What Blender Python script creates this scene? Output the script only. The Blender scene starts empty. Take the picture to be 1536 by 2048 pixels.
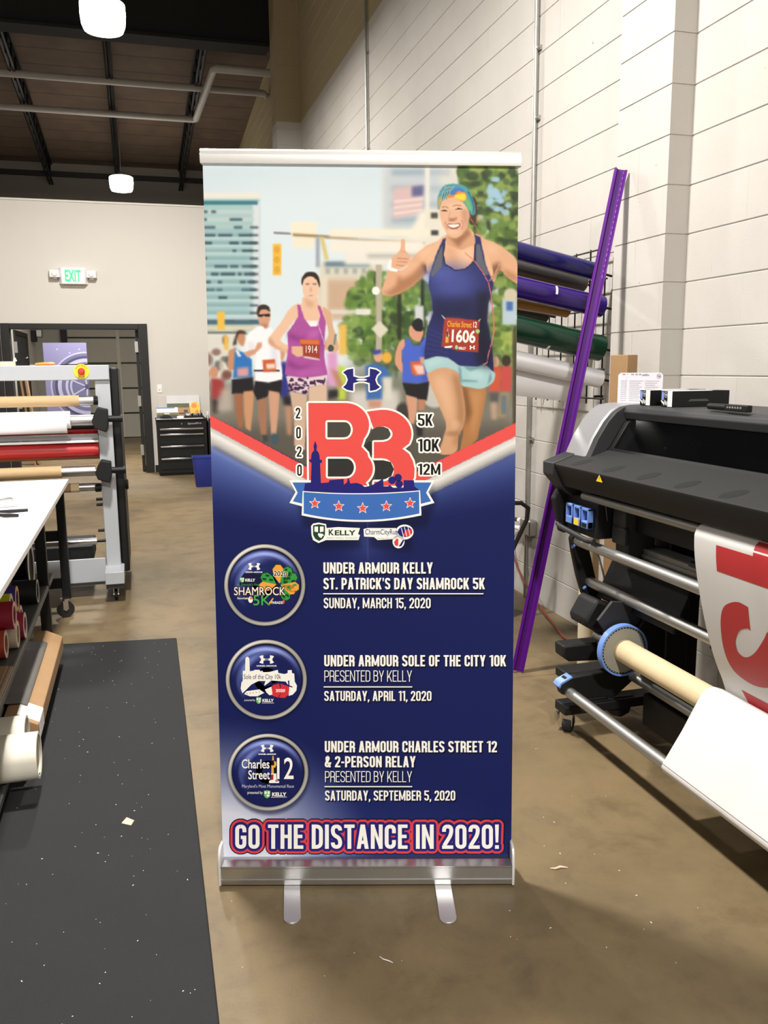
import bpy, bmesh, math, random
import numpy as np
from mathutils import Vector, Matrix

S = bpy.context.scene
COL = S.collection
R = math.radians
random.seed(7)

# ---------------------------------------------------------------- camera, exposure, world, lamps' strength
CAM_H, YAW, PITCH, ROLL, FPX = 1.4746, 0.27949, 0.17007, -0.009174, 1694.02   # focal length in pixels of a 1536 x 2048 frame
cam_d = bpy.data.cameras.new('camera'); cam = bpy.data.objects.new('camera', cam_d); COL.objects.link(cam)
cam_d.sensor_fit = 'VERTICAL'; cam_d.sensor_height = 32.0; cam_d.lens = FPX / 2048 * 32.0
cam_d.clip_start = .05; cam_d.clip_end = 80
fwd = Vector((math.sin(YAW) * math.cos(PITCH), math.cos(YAW) * math.cos(PITCH), -math.sin(PITCH)))
rgt = Vector((math.cos(YAW), -math.sin(YAW), 0)); upv = rgt.cross(fwd)
r2 = math.cos(ROLL) * rgt + math.sin(ROLL) * upv; u2 = -math.sin(ROLL) * rgt + math.cos(ROLL) * upv
cam.matrix_world = Matrix(((r2.x, u2.x, -fwd.x, 0), (r2.y, u2.y, -fwd.y, 0), (r2.z, u2.z, -fwd.z, CAM_H), (0, 0, 0, 1)))
S.camera = cam
S.view_settings.view_transform = 'Standard'; S.view_settings.look = 'None'
S.view_settings.exposure = 0.0; S.view_settings.gamma = 1.0; S.view_settings.use_curve_mapping = False
S.cycles.max_bounces = 8; S.cycles.diffuse_bounces = 5; S.cycles.glossy_bounces = 4
S.cycles.sample_clamp_indirect = 6.0
W = bpy.data.worlds.new('world'); S.world = W; W.use_nodes = True
W.node_tree.nodes['Background'].inputs[0].default_value = (.9, .92, 1, 1); W.node_tree.nodes['Background'].inputs[1].default_value = .02
LAMP_W = 300.0                       # watts of one high-bay lamp
LAMP_COL = (1.0, .955, .895)
LAMP_Z = 4.72
# x, y and share of LAMP_W of every high-bay lamp hanging in the hall
LAMPS = [(-.12, 9.35, .95), (-.07, 17.2, .4), (-.02, 3.45, 1.1), (0.0, -2.6, 1.9), (-5.2, 4.0, .3), (-5.2, -2.2, .3), (-5.2, 10.0, .3)]  # the left row is unseen, added to brighten the hall

# ---------------------------------------------------------------- helpers
def lin(c):
    return tuple(((x / 255.0) / 12.92 if x <= 10.3 else ((x / 255.0 + .055) / 1.055) ** 2.4) for x in c)

def mat(name, col, rough=.5, metal=0.0, var=.05, scale=6.0, bump=0.0, bscale=120.0, spec=.5, coat=0.0, aniso=0.0, trans=0.0, alpha=1.0, stretch=(1, 1, 1)):
    """principled material, colour varied by procedural noise in object space"""
    m = bpy.data.materials.new(name); m.use_nodes = True; nt = m.node_tree; N, L = nt.nodes, nt.links
    b = N['Principled BSDF']; c = lin(col)
    b.inputs['Roughness'].default_value = rough; b.inputs['Metallic'].default_value = metal
    b.inputs['Specular IOR Level'].default_value = spec; b.inputs['Coat Weight'].default_value = coat
    b.inputs['Anisotropic'].default_value = aniso; b.inputs['Transmission Weight'].default_value = trans; b.inputs['Alpha'].default_value = alpha
    tc = N.new('ShaderNodeTexCoord'); mp = N.new('ShaderNodeMapping'); mp.inputs['Scale'].default_value = stretch
    L.new(tc.outputs['Object'], mp.inputs[0])
    nz = N.new('ShaderNodeTexNoise'); nz.inputs['Scale'].default_value = scale; nz.inputs['Detail'].default_value = 4
    L.new(mp.outputs[0], nz.inputs['Vector'])
    mx = N.new('ShaderNodeMix'); mx.data_type = 'RGBA'
    mx.inputs[6].default_value = tuple(max(0, x * (1 - 2 * var)) for x in c) + (1,); mx.inputs[7].default_value = tuple(min(1, x * (1 + 2 * var)) for x in c) + (1,)
    L.new(nz.outputs['Fac'], mx.inputs[0]); L.new(mx.outputs[2], b.inputs['Base Color'])
    if bump:
        n2 = N.new('ShaderNodeTexNoise'); n2.inputs['Scale'].default_value = bscale; n2.inputs['Detail'].default_value = 3
        L.new(mp.outputs[0], n2.inputs['Vector'])
        bp = N.new('ShaderNodeBump'); bp.inputs['Strength'].default_value = bump; bp.inputs['Distance'].default_value = .002
        L.new(n2.outputs['Fac'], bp.inputs['Height']); L.new(bp.outputs[0], b.inputs['Normal'])
    return m

def emit(name, col, strength, base=(200, 200, 200)):
    m = mat(name, base, .4); b = m.node_tree.nodes['Principled BSDF']
    b.inputs['Emission Color'].default_value = lin(col) + (1,); b.inputs['Emission Strength'].default_value = strength
    return m

ORG = {}
class MB:
    """collects faces in world coordinates, then links them as one mesh object"""
    def __init__(s): s.v, s.f, s.mi, s.cur = [], [], [], 0
    def m(s, i): s.cur = i; return s
    def face(s, pts):
        k = len(s.v); s.v += [tuple(p) for p in pts]; s.f.append(tuple(range(k, k + len(pts)))); s.mi.append(s.cur); return s
    def _add(s, vs, fs):
        k = len(s.v); s.v += [tuple(v) for v in vs]
        for f in fs: s.f.append(tuple(k + i for i in f)); s.mi.append(s.cur)
        return s
    def box(s, x0, x1, y0, y1, z0, z1):
        vs = [(x, y, z) for z in (z0, z1) for y in (y0, y1) for x in (x0, x1)]
        return s._add(vs, [(0, 2, 3, 1), (4, 5, 7, 6), (0, 1, 5, 4), (2, 6, 7, 3), (0, 4, 6, 2), (1, 3, 7, 5)])
    def obox(s, c, size, rot):
        h = [d / 2 for d in size]; c = Vector(c)
        vs = [c + rot @ Vector((x * h[0], y * h[1], z * h[2])) for z in (-1, 1) for y in (-1, 1) for x in (-1, 1)]
        return s._add(vs, [(0, 2, 3, 1), (4, 5, 7, 6), (0, 1, 5, 4), (2, 6, 7, 3), (0, 4, 6, 2), (1, 3, 7, 5)])
    @staticmethod
    def _frame(a):
        a = a.normalized(); t = Vector((0, 0, 1)) if abs(a.z) < .9 else Vector((1, 0, 0)); u = a.cross(t).normalized(); return u, a.cross(u).normalized()
    def tube(s, p0, p1, r, n=20, r1=None, cap=True):
        p0, p1 = Vector(p0), Vector(p1); r1 = r if r1 is None else r1; u, w = s._frame(p1 - p0)
        vs = []
        for p, q in ((p0, r), (p1, r1)): vs += [p + (u * math.cos(t) + w * math.sin(t)) * q for t in (2 * math.pi * i / n for i in range(n))]
        fs = [(i, (i + 1) % n, n + (i + 1) % n, n + i) for i in range(n)]
        if cap: fs += [tuple(range(n - 1, -1, -1)), tuple(range(n, 2 * n))]
        return s._add(vs, fs)
    def htube(s, p0, p1, ro, ri, n=28):
        """open tube with wall thickness"""
        p0, p1 = Vector(p0), Vector(p1); u, w = s._frame(p1 - p0); vs = []
        for p, q in ((p0, ro), (p1, ro), (p1, ri), (p0, ri)): vs += [p + (u * math.cos(t) + w * math.sin(t)) * q for t in (2 * math.pi * i / n for i in range(n))]
        fs = []
        for k in range(4): fs += [(k * n + i, k * n + (i + 1) % n, ((k + 1) % 4) * n + (i + 1) % n, ((k + 1) % 4) * n + i) for i in range(n)]
        return s._add(vs, fs)
    def pipe(s, pts, r, n=10, cap=True):
        pts = [Vector(p) for p in pts]; vs = []; u = None
        for i, p in enumerate(pts):
            a = (pts[min(i + 1, len(pts) - 1)] - pts[max(i - 1, 0)]).normalized()
            if u is None: u, w = s._frame(a)
            else: u = (u - a * u.dot(a)).normalized(); w = a.cross(u)
            rr = r[i] if isinstance(r, (list, tuple)) else r
            vs += [p + (u * math.cos(t) + w * math.sin(t)) * rr for t in (2 * math.pi * k / n for k in range(n))]
        fs = [(i * n + k, i * n + (k + 1) % n, (i + 1) * n + (k + 1) % n, (i + 1) * n + k) for i in range(len(pts) - 1) for k in range(n)]
        if cap: fs += [tuple(range(n - 1, -1, -1)), tuple(range((len(pts) - 1) * n, len(pts) * n))]
        return s._add(vs, fs)
    def prism(s, prof, axis, a, b):
        """polygon extruded along an axis; prof is (y,z) for x, (x,z) for y, (x,y) for z"""
        n = len(prof)
        def P(p, t): return (t, p[0], p[1]) if axis == 'x' else (p[0], t, p[1]) if axis == 'y' else (p[0], p[1], t)
        vs = [P(p, a) for p in prof] + [P(p, b) for p in prof]
        return s._add(vs, [(i, (i + 1) % n, n + (i + 1) % n, n + i) for i in range(n)] + [tuple(range(n - 1, -1, -1)), tuple(range(n, 2 * n))])
    def strip(s, prof, axis, a, b, n=1):
        """open profile swept along an axis (a sheet)"""
        def P(p, t): return (t, p[0], p[1]) if axis == 'x' else (p[0], t, p[1]) if axis == 'y' else (p[0], p[1], t)
        k = len(prof); vs = [P(p, a + (b - a) * j / n) for j in range(n + 1) for p in prof]
        return s._add(vs, [(j * k + i, j * k + i + 1, (j + 1) * k + i + 1, (j + 1) * k + i) for j in range(n) for i in range(k - 1)])
    def lathe(s, prof, c, axis=(0, 0, 1), n=28):
        c = Vector(c); a = Vector(axis).normalized(); u, w = s._frame(a); vs = []
        for r, h in prof: vs += [c + a * h + (u * math.cos(t) + w * math.sin(t)) * max(r, 1e-5) for t in (2 * math.pi * i / n for i in range(n))]
        fs = [(k * n + i, k * n + (i + 1) % n, (k + 1) * n + (i + 1) % n, (k + 1) * n + i) for k in range(len(prof) - 1) for i in range(n)]
        if prof[0][0] > 1e-4: fs.append(tuple(range(n - 1, -1, -1)))
        if prof[-1][0] > 1e-4: fs.append(tuple(range((len(prof) - 1) * n, len(prof) * n)))
        return s._add(vs, fs)
    def build(s, name, mats, parent=None, org=None, bevel=0, angle=35, thick=0, seg=2):
        if not isinstance(mats, (list, tuple)): mats = [mats]
        o = Vector(ORG[parent.name]) if parent else Vector(org) if org is not None else Vector((0, 0, 0))
        me = bpy.data.meshes.new(name); me.from_pydata([(v[0] - o.x, v[1] - o.y, v[2] - o.z) for v in s.v], [], s.f)
        for m in mats: me.materials.append(m)
        me.polygons.foreach_set('material_index', s.mi)
        bm = bmesh.new(); bm.from_mesh(me); bmesh.ops.recalc_face_normals(bm, faces=bm.faces); bm.to_mesh(me); bm.free()
        me.shade_smooth(); me.set_sharp_from_angle(angle=R(angle)); me.update()
        ob = bpy.data.objects.new(name, me); COL.objects.link(ob)
        if parent: ob.parent = parent
        else: ob.location = o
        ORG[ob.name] = o
        if thick:
            md = ob.modifiers.new('thickness', 'SOLIDIFY'); md.thickness = thick; md.offset = 0
        if bevel:
            md = ob.modifiers.new('edges', 'BEVEL'); md.width = bevel; md.segments = seg; md.limit_method = 'ANGLE'; md.angle_limit = R(40); md.harden_normals = False
        return ob

def tag(o, label, cat, group=None, kind=None):
    o['label'] = label; o['category'] = cat
    if group: o['group'] = group
    if kind: o['kind'] = kind
    return o
def thing(name, loc, label, cat, group=None):
    o = bpy.data.objects.new(name, None); COL.objects.link(o); o.location = loc; o.empty_display_size = .1; ORG[o.name] = Vector(loc)
    return tag(o, label, cat, group)
def struct(o): o['kind'] = 'structure'; return o

_font = None
def text_mesh(body, bold=0.0, spacing=1.0, shear=0.0, res=4, align='LEFT'):
    """outline of a line of lettering as (vertices Nx2, polygons)"""
    c = bpy.data.curves.new('lettering', 'FONT'); c.body = body; c.size = 1; c.offset = bold; c.space_character = spacing; c.resolution_u = res; c.shear = shear
    c.fill_mode = 'BOTH'; c.space_line = .8; c.align_x = align
    o = bpy.data.objects.new('lettering', c); COL.objects.link(o)
    dg = bpy.context.evaluated_depsgraph_get(); me = bpy.data.meshes.new_from_object(o.evaluated_get(dg))
    v = np.empty(len(me.vertices) * 3, np.float32); me.vertices.foreach_get('co', v); v = v.reshape(-1, 3)[:, :2].copy()
    f = [tuple(p.vertices) for p in me.polygons]
    bpy.data.objects.remove(o); bpy.data.curves.remove(c); bpy.data.meshes.remove(me)
    return v, f
def letters(mb, body, origin, ux, uy, width, height, bold=0.0, **k):
    """lettering laid on a surface: origin is its lower left corner, ux, uy unit vectors"""
    v, f = text_mesh(body, bold, **k); lo, hi = v.min(0), v.max(0); o, ux, uy = Vector(origin), Vector(ux), Vector(uy)
    mb._add([o + ux * ((p[0] - lo[0]) / (hi[0] - lo[0]) * width) + uy * ((p[1] - lo[1]) / (hi[1] - lo[1]) * height) for p in v], f)
    return mb

# ---------------------------------------------------------------- materials
M = {}
M['black'] = mat('black powder coat', (13, 13, 14), .5, var=.08, spec=.35)
M['blackmat'] = mat('black plastic', (17, 17, 18), .6, bump=.15, bscale=400, spec=.35)
M['charcoal'] = mat('charcoal plastic', (36, 36, 39), .55, bump=.12, bscale=350)
M['steel'] = mat('brushed steel tube', (178, 178, 176), .46, 1.0, var=.06, scale=40, stretch=(60, 1, 60))
M['alu'] = mat('brushed aluminium', (186, 186, 186), .36, 1.0, var=.03, scale=30)
M['chrome'] = mat('chrome', (200, 200, 202), .18, 1.0, var=.03)
M['kraft'] = mat('kraft cardboard tube', (184, 156, 116), .75, var=.07, scale=12, stretch=(.6, 6, 6))
M['pale_kraft'] = mat('pale cardboard core', (208, 188, 150), .7, var=.07, scale=14)
M['card'] = mat('brown corrugated cardboard', (152, 120, 84), .8, var=.06, scale=10)
M['white'] = mat('white plastic', (232, 231, 230), .45, var=.02)
M['paper'] = mat('white paper', (238, 238, 240), .6, var=.015, scale=3)
M['grey_enamel'] = mat('grey machine enamel', (170, 174, 180), .4, var=.03, scale=3)
M['red_roll'] = mat('red silicone roller', (172, 36, 36), .35, var=.06, scale=5)
M['rubber'] = mat('black rubber', (16, 16, 16), .7, var=.08)
M['blueplastic'] = mat('light blue plastic', (108, 142, 214), .4, var=.04)
M['yellow'] = mat('yellow plastic', (240, 200, 40), .5, var=.04)
M['redplastic'] = mat('red plastic', (196, 50, 40), .45, var=.05)
M['media'] = mat('printing media', (208, 206, 204), .55, var=.015, scale=3)
M['glass_dark'] = mat('smoked window', (10, 11, 12), .08, var=.02, spec=.6)
M['galv'] = mat('galvanised conduit', (176, 176, 172), .38, .9, var=.08, scale=30)
# ---------------------------------------------------------------- setting: floor, walls, roof
def nodes(m):
    return m.node_tree.nodes, m.node_tree.links
def math_node(N, L, op, a, b=None, c=None):
    n = N.new('ShaderNodeMath'); n.operation = op
    for i, x in enumerate((a, b, c)):
        if x is None: continue
        if hasattr(x, 'is_linked'): L.new(x, n.inputs[i])
        else: n.inputs[i].default_value = x
    return n.outputs[0]
def ramp(N, L, fac, stops):
    r = N.new('ShaderNodeValToRGB'); L.new(fac, r.inputs[0]); e = r.color_ramp.elements
    while len(e) < len(stops): e.new(.5)
    for k, (p, c) in enumerate(stops): e[k].position = p; e[k].color = (lin(c) if len(c) == 3 else c[:3]) + (1,)
    return r.outputs[0]
def mixc(N, L, fac, a, b, mode='MIX'):
    m = N.new('ShaderNodeMix'); m.data_type = 'RGBA'; m.blend_type = mode
    for i, x in ((0, fac), (6, a), (7, b)):
        if hasattr(x, 'is_linked'): L.new(x, m.inputs[i])
        elif i == 0: m.inputs[0].default_value = x
        else: m.inputs[i].default_value = lin(x) + (1,)
    return m.outputs[2]

def floor_mat():
    m = bpy.data.materials.new('sealed concrete'); m.use_nodes = True; N, L = nodes(m); b = N['Principled BSDF']
    tc = N.new('ShaderNodeTexCoord'); v = tc.outputs['Object']
    def noise(s, d=5, r=.55, dist=0):
        n = N.new('ShaderNodeTexNoise'); n.inputs['Scale'].default_value = s; n.inputs['Detail'].default_value = d; n.inputs['Roughness'].default_value = r; n.inputs['Distortion'].default_value = dist
        L.new(v, n.inputs['Vector']); return n.outputs['Fac']
    big = ramp(N, L, noise(.9, 6, .6, .6), [(.28, (101, 88, 65)), (.5, (126, 109, 80)), (.72, (142, 122, 89))])
    mid = ramp(N, L, noise(5, 8, .7, .3), [(.3, (84, 80, 74)), (.5, (196, 196, 196)), (.75, (226, 222, 214))])
    c = mixc(N, L, .5, big, mid, 'MULTIPLY')
    st = ramp(N, L, noise(2.1, 8, .7, .4), [(.60, (0, 0, 0)), (.72, (255, 255, 255))])
    c = mixc(N, L, math_node(N, L, 'MULTIPLY', st, .42), c, (84, 70, 52))
    sp = ramp(N, L, noise(70, 3, .6), [(.63, (0, 0, 0)), (.7, (255, 255, 255))])
    c = mixc(N, L, math_node(N, L, 'MULTIPLY', sp, .22), c, (92, 76, 56))
    # control joints sawn across the slab, slightly wandering
    sx = N.new('ShaderNodeSeparateXYZ'); L.new(v, sx.inputs[0])
    wob = math_node(N, L, 'MULTIPLY', math_node(N, L, 'SUBTRACT', noise(3.5, 4), .5), .05)
    y = math_node(N, L, 'ADD', math_node(N, L, 'SUBTRACT', sx.outputs[1], 3.54), wob)
    d = math_node(N, L, 'ABSOLUTE', math_node(N, L, 'WRAP', y, 2.6, -2.6))
    j = math_node(N, L, 'LESS_THAN', d, .0035)
    c = mixc(N, L, math_node(N, L, 'MULTIPLY', j, .6), c, (60, 50, 38))
    L.new(c, b.inputs['Base Color'])
    rg = N.new('ShaderNodeMapRange'); rg.inputs[3].default_value = .36; rg.inputs[4].default_value = .62; L.new(noise(3, 5), rg.inputs[0]); L.new(rg.outputs[0], b.inputs['Roughness'])
    b.inputs['Specular IOR Level'].default_value = .35
    bp = N.new('ShaderNodeBump'); bp.inputs['Strength'].default_value = .18; bp.inputs['Distance'].default_value = .004
    L.new(math_node(N, L, 'SUBTRACT', noise(40, 6, .7), math_node(N, L, 'MULTIPLY', j, .8)), bp.inputs['Height']); L.new(bp.outputs[0], b.inputs['Normal'])
    return m

def block_mat():
    """painted concrete block: upright joints, pits and the change of paint at 4.77 m"""
    m = bpy.data.materials.new('painted concrete block'); m.use_nodes = True; N, L = nodes(m); b = N['Principled BSDF']
    tc = N.new('ShaderNodeTexCoord'); v = tc.outputs['Object']; s = N.new('ShaderNodeSeparateXYZ'); L.new(v, s.inputs[0])
    def noise(sc, d=4, r=.55):
        n = N.new('ShaderNodeTexNoise'); n.inputs['Scale'].default_value = sc; n.inputs['Detail'].default_value = d; n.inputs['Roughness'].default_value = r; L.new(v, n.inputs['Vector']); return n.outputs['Fac']
    row = math_node(N, L, 'FLOOR', math_node(N, L, 'DIVIDE', s.outputs[2], .2032))
    off = math_node(N, L, 'MULTIPLY', math_node(N, L, 'MODULO', row, 2.0), .2032)
    yy = math_node(N, L, 'SUBTRACT', math_node(N, L, 'ADD', s.outputs[1], off), .115)
    d = math_node(N, L, 'ABSOLUTE', math_node(N, L, 'WRAP', yy, .2032, -.2032))
    vj = N.new('ShaderNodeMapRange'); vj.inputs[1].default_value = 0; vj.inputs[2].default_value = .006; vj.inputs[3].default_value = 1; vj.inputs[4].default_value = 0; L.new(d, vj.inputs[0])
    vjm = math_node(N, L, 'MULTIPLY', vj.outputs[0], ramp(N, L, noise(1.7), [(.42, (0, 0, 0)), (.6, (200, 200, 200))]))
    c = ramp(N, L, noise(1.3, 5, .6), [(.3, (182, 178, 172)), (.7, (193, 189, 183))])
    pits = ramp(N, L, noise(34, 3, .6), [(.69, (0, 0, 0)), (.76, (255, 255, 255))])
    pm = math_node(N, L, 'MULTIPLY', pits, ramp(N, L, noise(5), [(.5, (0, 0, 0)), (.66, (255, 255, 255))]))
    c = mixc(N, L, math_node(N, L, 'MULTIPLY', pm, .25), c, (120, 116, 108))
    up = math_node(N, L, 'GREATER_THAN', s.outputs[2], 4.77)
    c = mixc(N, L, up, c, (160, 146, 116)); L.new(c, b.inputs['Base Color'])
    b.inputs['Roughness'].default_value = .6; b.inputs['Specular IOR Level'].default_value = .3
    h = math_node(N, L, 'ADD', math_node(N, L, 'MULTIPLY', vjm, -1.0), math_node(N, L, 'ADD', math_node(N, L, 'MULTIPLY', pm, -1.2), math_node(N, L, 'MULTIPLY', noise(120, 3), .22)))
    bp = N.new('ShaderNodeBump'); bp.inputs['Strength'].default_value = .8; bp.inputs['Distance'].default_value = .004; L.new(h, bp.inputs['Height']); L.new(bp.outputs[0], b.inputs['Normal'])
    return m

def deck_mat():
    m = bpy.data.materials.new('brown roof deck'); m.use_nodes = True; N, L = nodes(m); b = N['Principled BSDF']
    tc = N.new('ShaderNodeTexCoord'); v = tc.outputs['Object']; s = N.new('ShaderNodeSeparateXYZ'); L.new(v, s.inputs[0])
    n = N.new('ShaderNodeTexNoise'); n.inputs['Scale'].default_value = 2.5; n.inputs['Detail'].default_value = 5; L.new(v, n.inputs['Vector'])
    c = ramp(N, L, n.outputs['Fac'], [(.3, (76, 61, 49)), (.7, (92, 74, 58))])
    d = math_node(N, L, 'ABSOLUTE', math_node(N, L, 'WRAP', s.outputs[1], .3, -.3)); j = math_node(N, L, 'LESS_THAN', d, .02)
    c = mixc(N, L, math_node(N, L, 'MULTIPLY', j, .6), c, (36, 29, 24)); L.new(c, b.inputs['Base Color']); b.inputs['Roughness'].default_value = .85
    return m

M['floor'] = floor_mat(); M['block'] = block_mat(); M['deck'] = deck_mat()
M['drywall'] = mat('painted drywall', (206, 202, 195), .75, var=.015, scale=1.5, bump=.05, bscale=300)
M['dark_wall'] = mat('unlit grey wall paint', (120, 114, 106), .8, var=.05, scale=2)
M['black_deck'] = mat('black insulation facing', (20, 19, 18), .9, var=.1)
M['doorblack'] = mat('black door frame paint', (18, 17, 17), .55, var=.05)

XW = 2.35; C = .2032; YP = 12.62
def zdeck(y): return 6.42 - .08 * (y - 14.33)

struct(MB().box(-9.2, XW + .2, -7.2, 20.9, -.1, 0).build('floor', M['floor']))
def course_profile(x, z0, z1, sgn=1):
    pr = [(x, z0)]; n = math.ceil((z0 + .02) / C)
    while n * C < z1 - .02:
        z = n * C; pr += [(x, z - .0045), (x + .0045 * sgn, z - .0014), (x + .0045 * sgn, z + .0014), (x, z + .0045)]; n += 1
    return pr + [(x, z1)]
w = MB()
w.strip(course_profile(XW, 0, 8.3), 'y', -7.1, 20.8, 40)
def pilaster(mb, x0, y0, y1, z1):
    n = 0
    while n * C < z1:
        a, b = n * C, min((n + 1) * C, z1)
        mb.box(x0, XW + .02, y0, y1, a + (.0026 if n else 0), b - .0026); mb.box(x0 + .004, XW + .02, y0 + .004, y1 - .004, b - .0027, b + .0027); n += 1
struct(w.build('wall_right', M['block'], angle=20))
for nm_, a_ in (('trim_2', (2.239, 3.337, 3.753, 8.0)), ('trim_3', (2.02, 12.15, 12.55, 6.5))):
    w = MB(); pilaster(w, *a_); struct(w.build(nm_, M['block'], angle=20))
struct(MB().box(-9.2, -9.0, -7.2, 20.9, 0, 8.3).build('wall_left', M['drywall']))
struct(MB().box(-9.2, XW + .2, -7.3, -7.1, 0, 8.3).build('wall_rear', M['drywall']))
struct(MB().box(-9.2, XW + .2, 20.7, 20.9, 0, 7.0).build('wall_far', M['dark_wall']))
# roof: brown deck beyond the girder, black faced in front of it
r = MB(); r.prism([(12.9, zdeck(12.9)), (20.9, zdeck(20.9)), (20.9, zdeck(20.9) + .15), (12.9, zdeck(12.9) + .15)], 'x', -9.2, XW + .2)
r.m(1).prism([(-7.3, zdeck(-7.3)), (12.9, zdeck(12.9)), (12.9, zdeck(12.9) + .15), (-7.3, zdeck(-7.3) + .15)], 'x', -9.2, XW + .2)
struct(r.build('ceiling', [M['deck'], M['black_deck']]))
g = MB(); g.box(-9.0, 2.16, 12.62, 12.84, 5.88, zdeck(12.84) - .01); g.box(-9.0, 2.02, 12.55, 12.9, 5.84, 5.88)
tag(g.build('roof_girder', M['black_deck'], org=(-3, 12.7, 5.84)), 'deep black girder crossing the hall under the roof, above the partition', 'girder')
for lab, x in (('leftmost of the three dark open web joists under the brown deck', -1.55), ('middle one of the three dark roof joists, running down toward the far lamp', -.15), ('rightmost of the three dark roof joists, beside the white pipe bend', 1.2)):
    j = MB(); y0, y1 = 12.9, 20.65; zt = lambda y: zdeck(y) - .04; zb = lambda y: zdeck(y) - .46
    for z_ in (zt, zb):
        for dx in (-.03, .03): j.pipe([(x + dx, y0, z_(y0)), (x + dx, y1, z_(y1))], .022, 4)
    n = 16
    for k in range(n):
        a = y0 + (y1 - y0) * k / n; b = y0 + (y1 - y0) * (k + 1) / n; c_ = (a + b) / 2
        j.pipe([(x, a, zt(a)), (x, c_, zb(c_)), (x, b, zt(b))], .014, 5)
    tag(j.build('roof_joist', M['black'], org=(x, 16, 6)), lab, 'joist', 'roof joists')
for lab, z in (('upper thin black bar across the far wall under the roof', 5.55), ('lower thin black bar across the far wall above the partition', 4.98)):
    tag(MB().box(-9.0, 2.3, 20.0, 20.08, z - .05, z + .05).build('tie_bar', M['black'], org=(-3, 20, z)), lab, 'bar', 'tie bars')
M['white_pipe'] = mat('white painted pipe', (170, 166, 160), .5, var=.05)
tag(MB().pipe([(-9, 14.78, 5.90), (2.26, 14.78, 5.90), (2.32, 14.78, 5.84)], .055, 12).build('sprinkler_pipe', M['white_pipe'], org=(0, 14.78, 5.9)), 'straight white pipe crossing under the roof joists to the wall', 'pipe')
tag(MB().pipe([(-9, 15.97, 5.74), (1.20, 15.97, 5.74), (1.24, 15.93, 5.74), (1.32, 13.34, 5.74), (1.36, 13.3, 5.74), (2.33, 13.3, 5.74)], .055, 12).build('sprinkler_pipe', M['white_pipe'], org=(0, 15.97, 5.74)), 'white pipe with a bend, stepping forward beside the rightmost joist', 'pipe')

# partition with the double door opening
DX0, DX1, DZ = -1.66, .12, 2.05
p = MB(); p.box(-9.0, DX0, YP, YP + .15, 0, 3.69); p.box(DX1, XW, YP, YP + .15, 0, 3.69); p.box(DX0, DX1, YP, YP + .15, DZ, 3.69)
struct(p.build('wall_back', M['drywall']))
tr = MB(); tr.box(-9.0, XW, YP - .012, YP + .162, 3.69, 3.715)
struct(tr.build('trim_1', mat('partition cap', (214, 210, 202), .6)))
bb = MB(); bb.box(.19, XW, YP - .012, YP, 0, .10); struct(bb.build('baseboard_back', M['rubber']))
d = bpy.data.objects.new('door_1', None); COL.objects.link(d); d.location = (-.77, YP, 0); ORG['door_1'] = Vector(d.location); d['kind'] = 'structure'
fm = MB(); fm.box(DX1 - .055, DX1 + .06, YP - .035, YP + .17, 0, DZ + .045); fm.box(DX0 - .06, DX0 + .045, YP - .035, YP + .17, 0, DZ + .045); fm.box(DX0 + .045, DX1 - .055, YP - .034, YP + .169, DZ - .03, DZ + .044)
fm.build('door_frame', M['doorblack'], d, bevel=.004)
for x, s in ((DX1 - .06, 1), (DX0 + .045, -1)):
    (MB().box(min(x, x - .045 * s), max(x, x - .045 * s), YP + .10, YP + .98, .01, DZ - .035) if s > 0 else MB().box(DX0 - .95, DX0 - .07, YP - .085, YP - .04, .01, DZ - .035)).build('door_leaf', M['doorblack'], d, bevel=.003)
    for z in (.32, 1.02, 1.78): MB().box(x - .045 * s - .015, x - .045 * s + .03, YP + .065, YP + .098, z - .075, z + .075).build('hinge', M['galv'], d)
sw = thing('light_switch', (.306, YP, 1.19), 'white light switch plate on the wall right of the double door', 'light switch')
MB().box(.272, .340, YP - .008, YP, 1.135, 1.25).build('wall_plate', M['white'], sw, bevel=.003)
MB().box(.298, .314, YP - .02, YP - .008, 1.178, 1.205).build('toggle', M['white'], sw, bevel=.002)

# room beyond the double door
wc = MB(); wc.box(-2.1, -1.95, YP + .15, 18.9, 0, 3.2); struct(wc.build('wall_corridor', M['drywall']))
struct(MB().box(-4, XW, 19.35, 19.5, 0, 4.2).build('wall_garage', mat('shaded grey block wall', (176, 174, 164), .8, var=.04)))  # one even grey over the whole wall
def side_door(name, y0, y1, inner, dark):
    m = MB(); m.box(-1.96, -1.92, y0 - .08, y0, 0, 2.14); m.box(-1.96, -1.92, y1, y1 + .08, 0, 2.14); m.box(-1.96, -1.92, y0, y1, 2.06, 2.14); m.m(1).box(-1.955, -1.935, y0, y1, 0, 2.06)
    struct(m.build(name, [dark, inner]))
side_door('door_3', 13.45, 14.55, mat('grey steel door', (120, 116, 110), .5), mat('grey door frame', (96, 92, 88), .5))
side_door('door_4', 15.75, 17.35, mat('dark door leaf', (44, 46, 52), .5), M['doorblack'])
gd = bpy.data.objects.new('door_2', None); COL.objects.link(gd); gd.location = (-.1, 19.3, 0); ORG['door_2'] = Vector(gd.location); gd['kind'] = 'structure'
M['garage'] = mat('beige steel garage panel', (170, 168, 156), .6, var=.02)
for k in range(5):
    pn = MB(); pn.box(-1.35, 1.35, 19.24, 19.29, k * .533 + .015, (k + 1) * .533 - .018); pn.build('garage_panel', M['garage'], gd, bevel=.008)
gs = MB(); gs.box(-1.35, 1.35, 19.262, 19.285, 0, 2.7); gs.build('weather_seal', M['black'], gd)
for x in (-.34, .6): MB().box(x - .035, x + .035, 19.22, 19.24, .02, 2.62).build('stile', mat('garage stile', (186, 184, 172), .6), gd)
for x in (-1.42, 1.42): MB().box(x - .05, x + .05, 19.16, 19.34, 0, 2.7).build('door_track', M['black'], gd)
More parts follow.
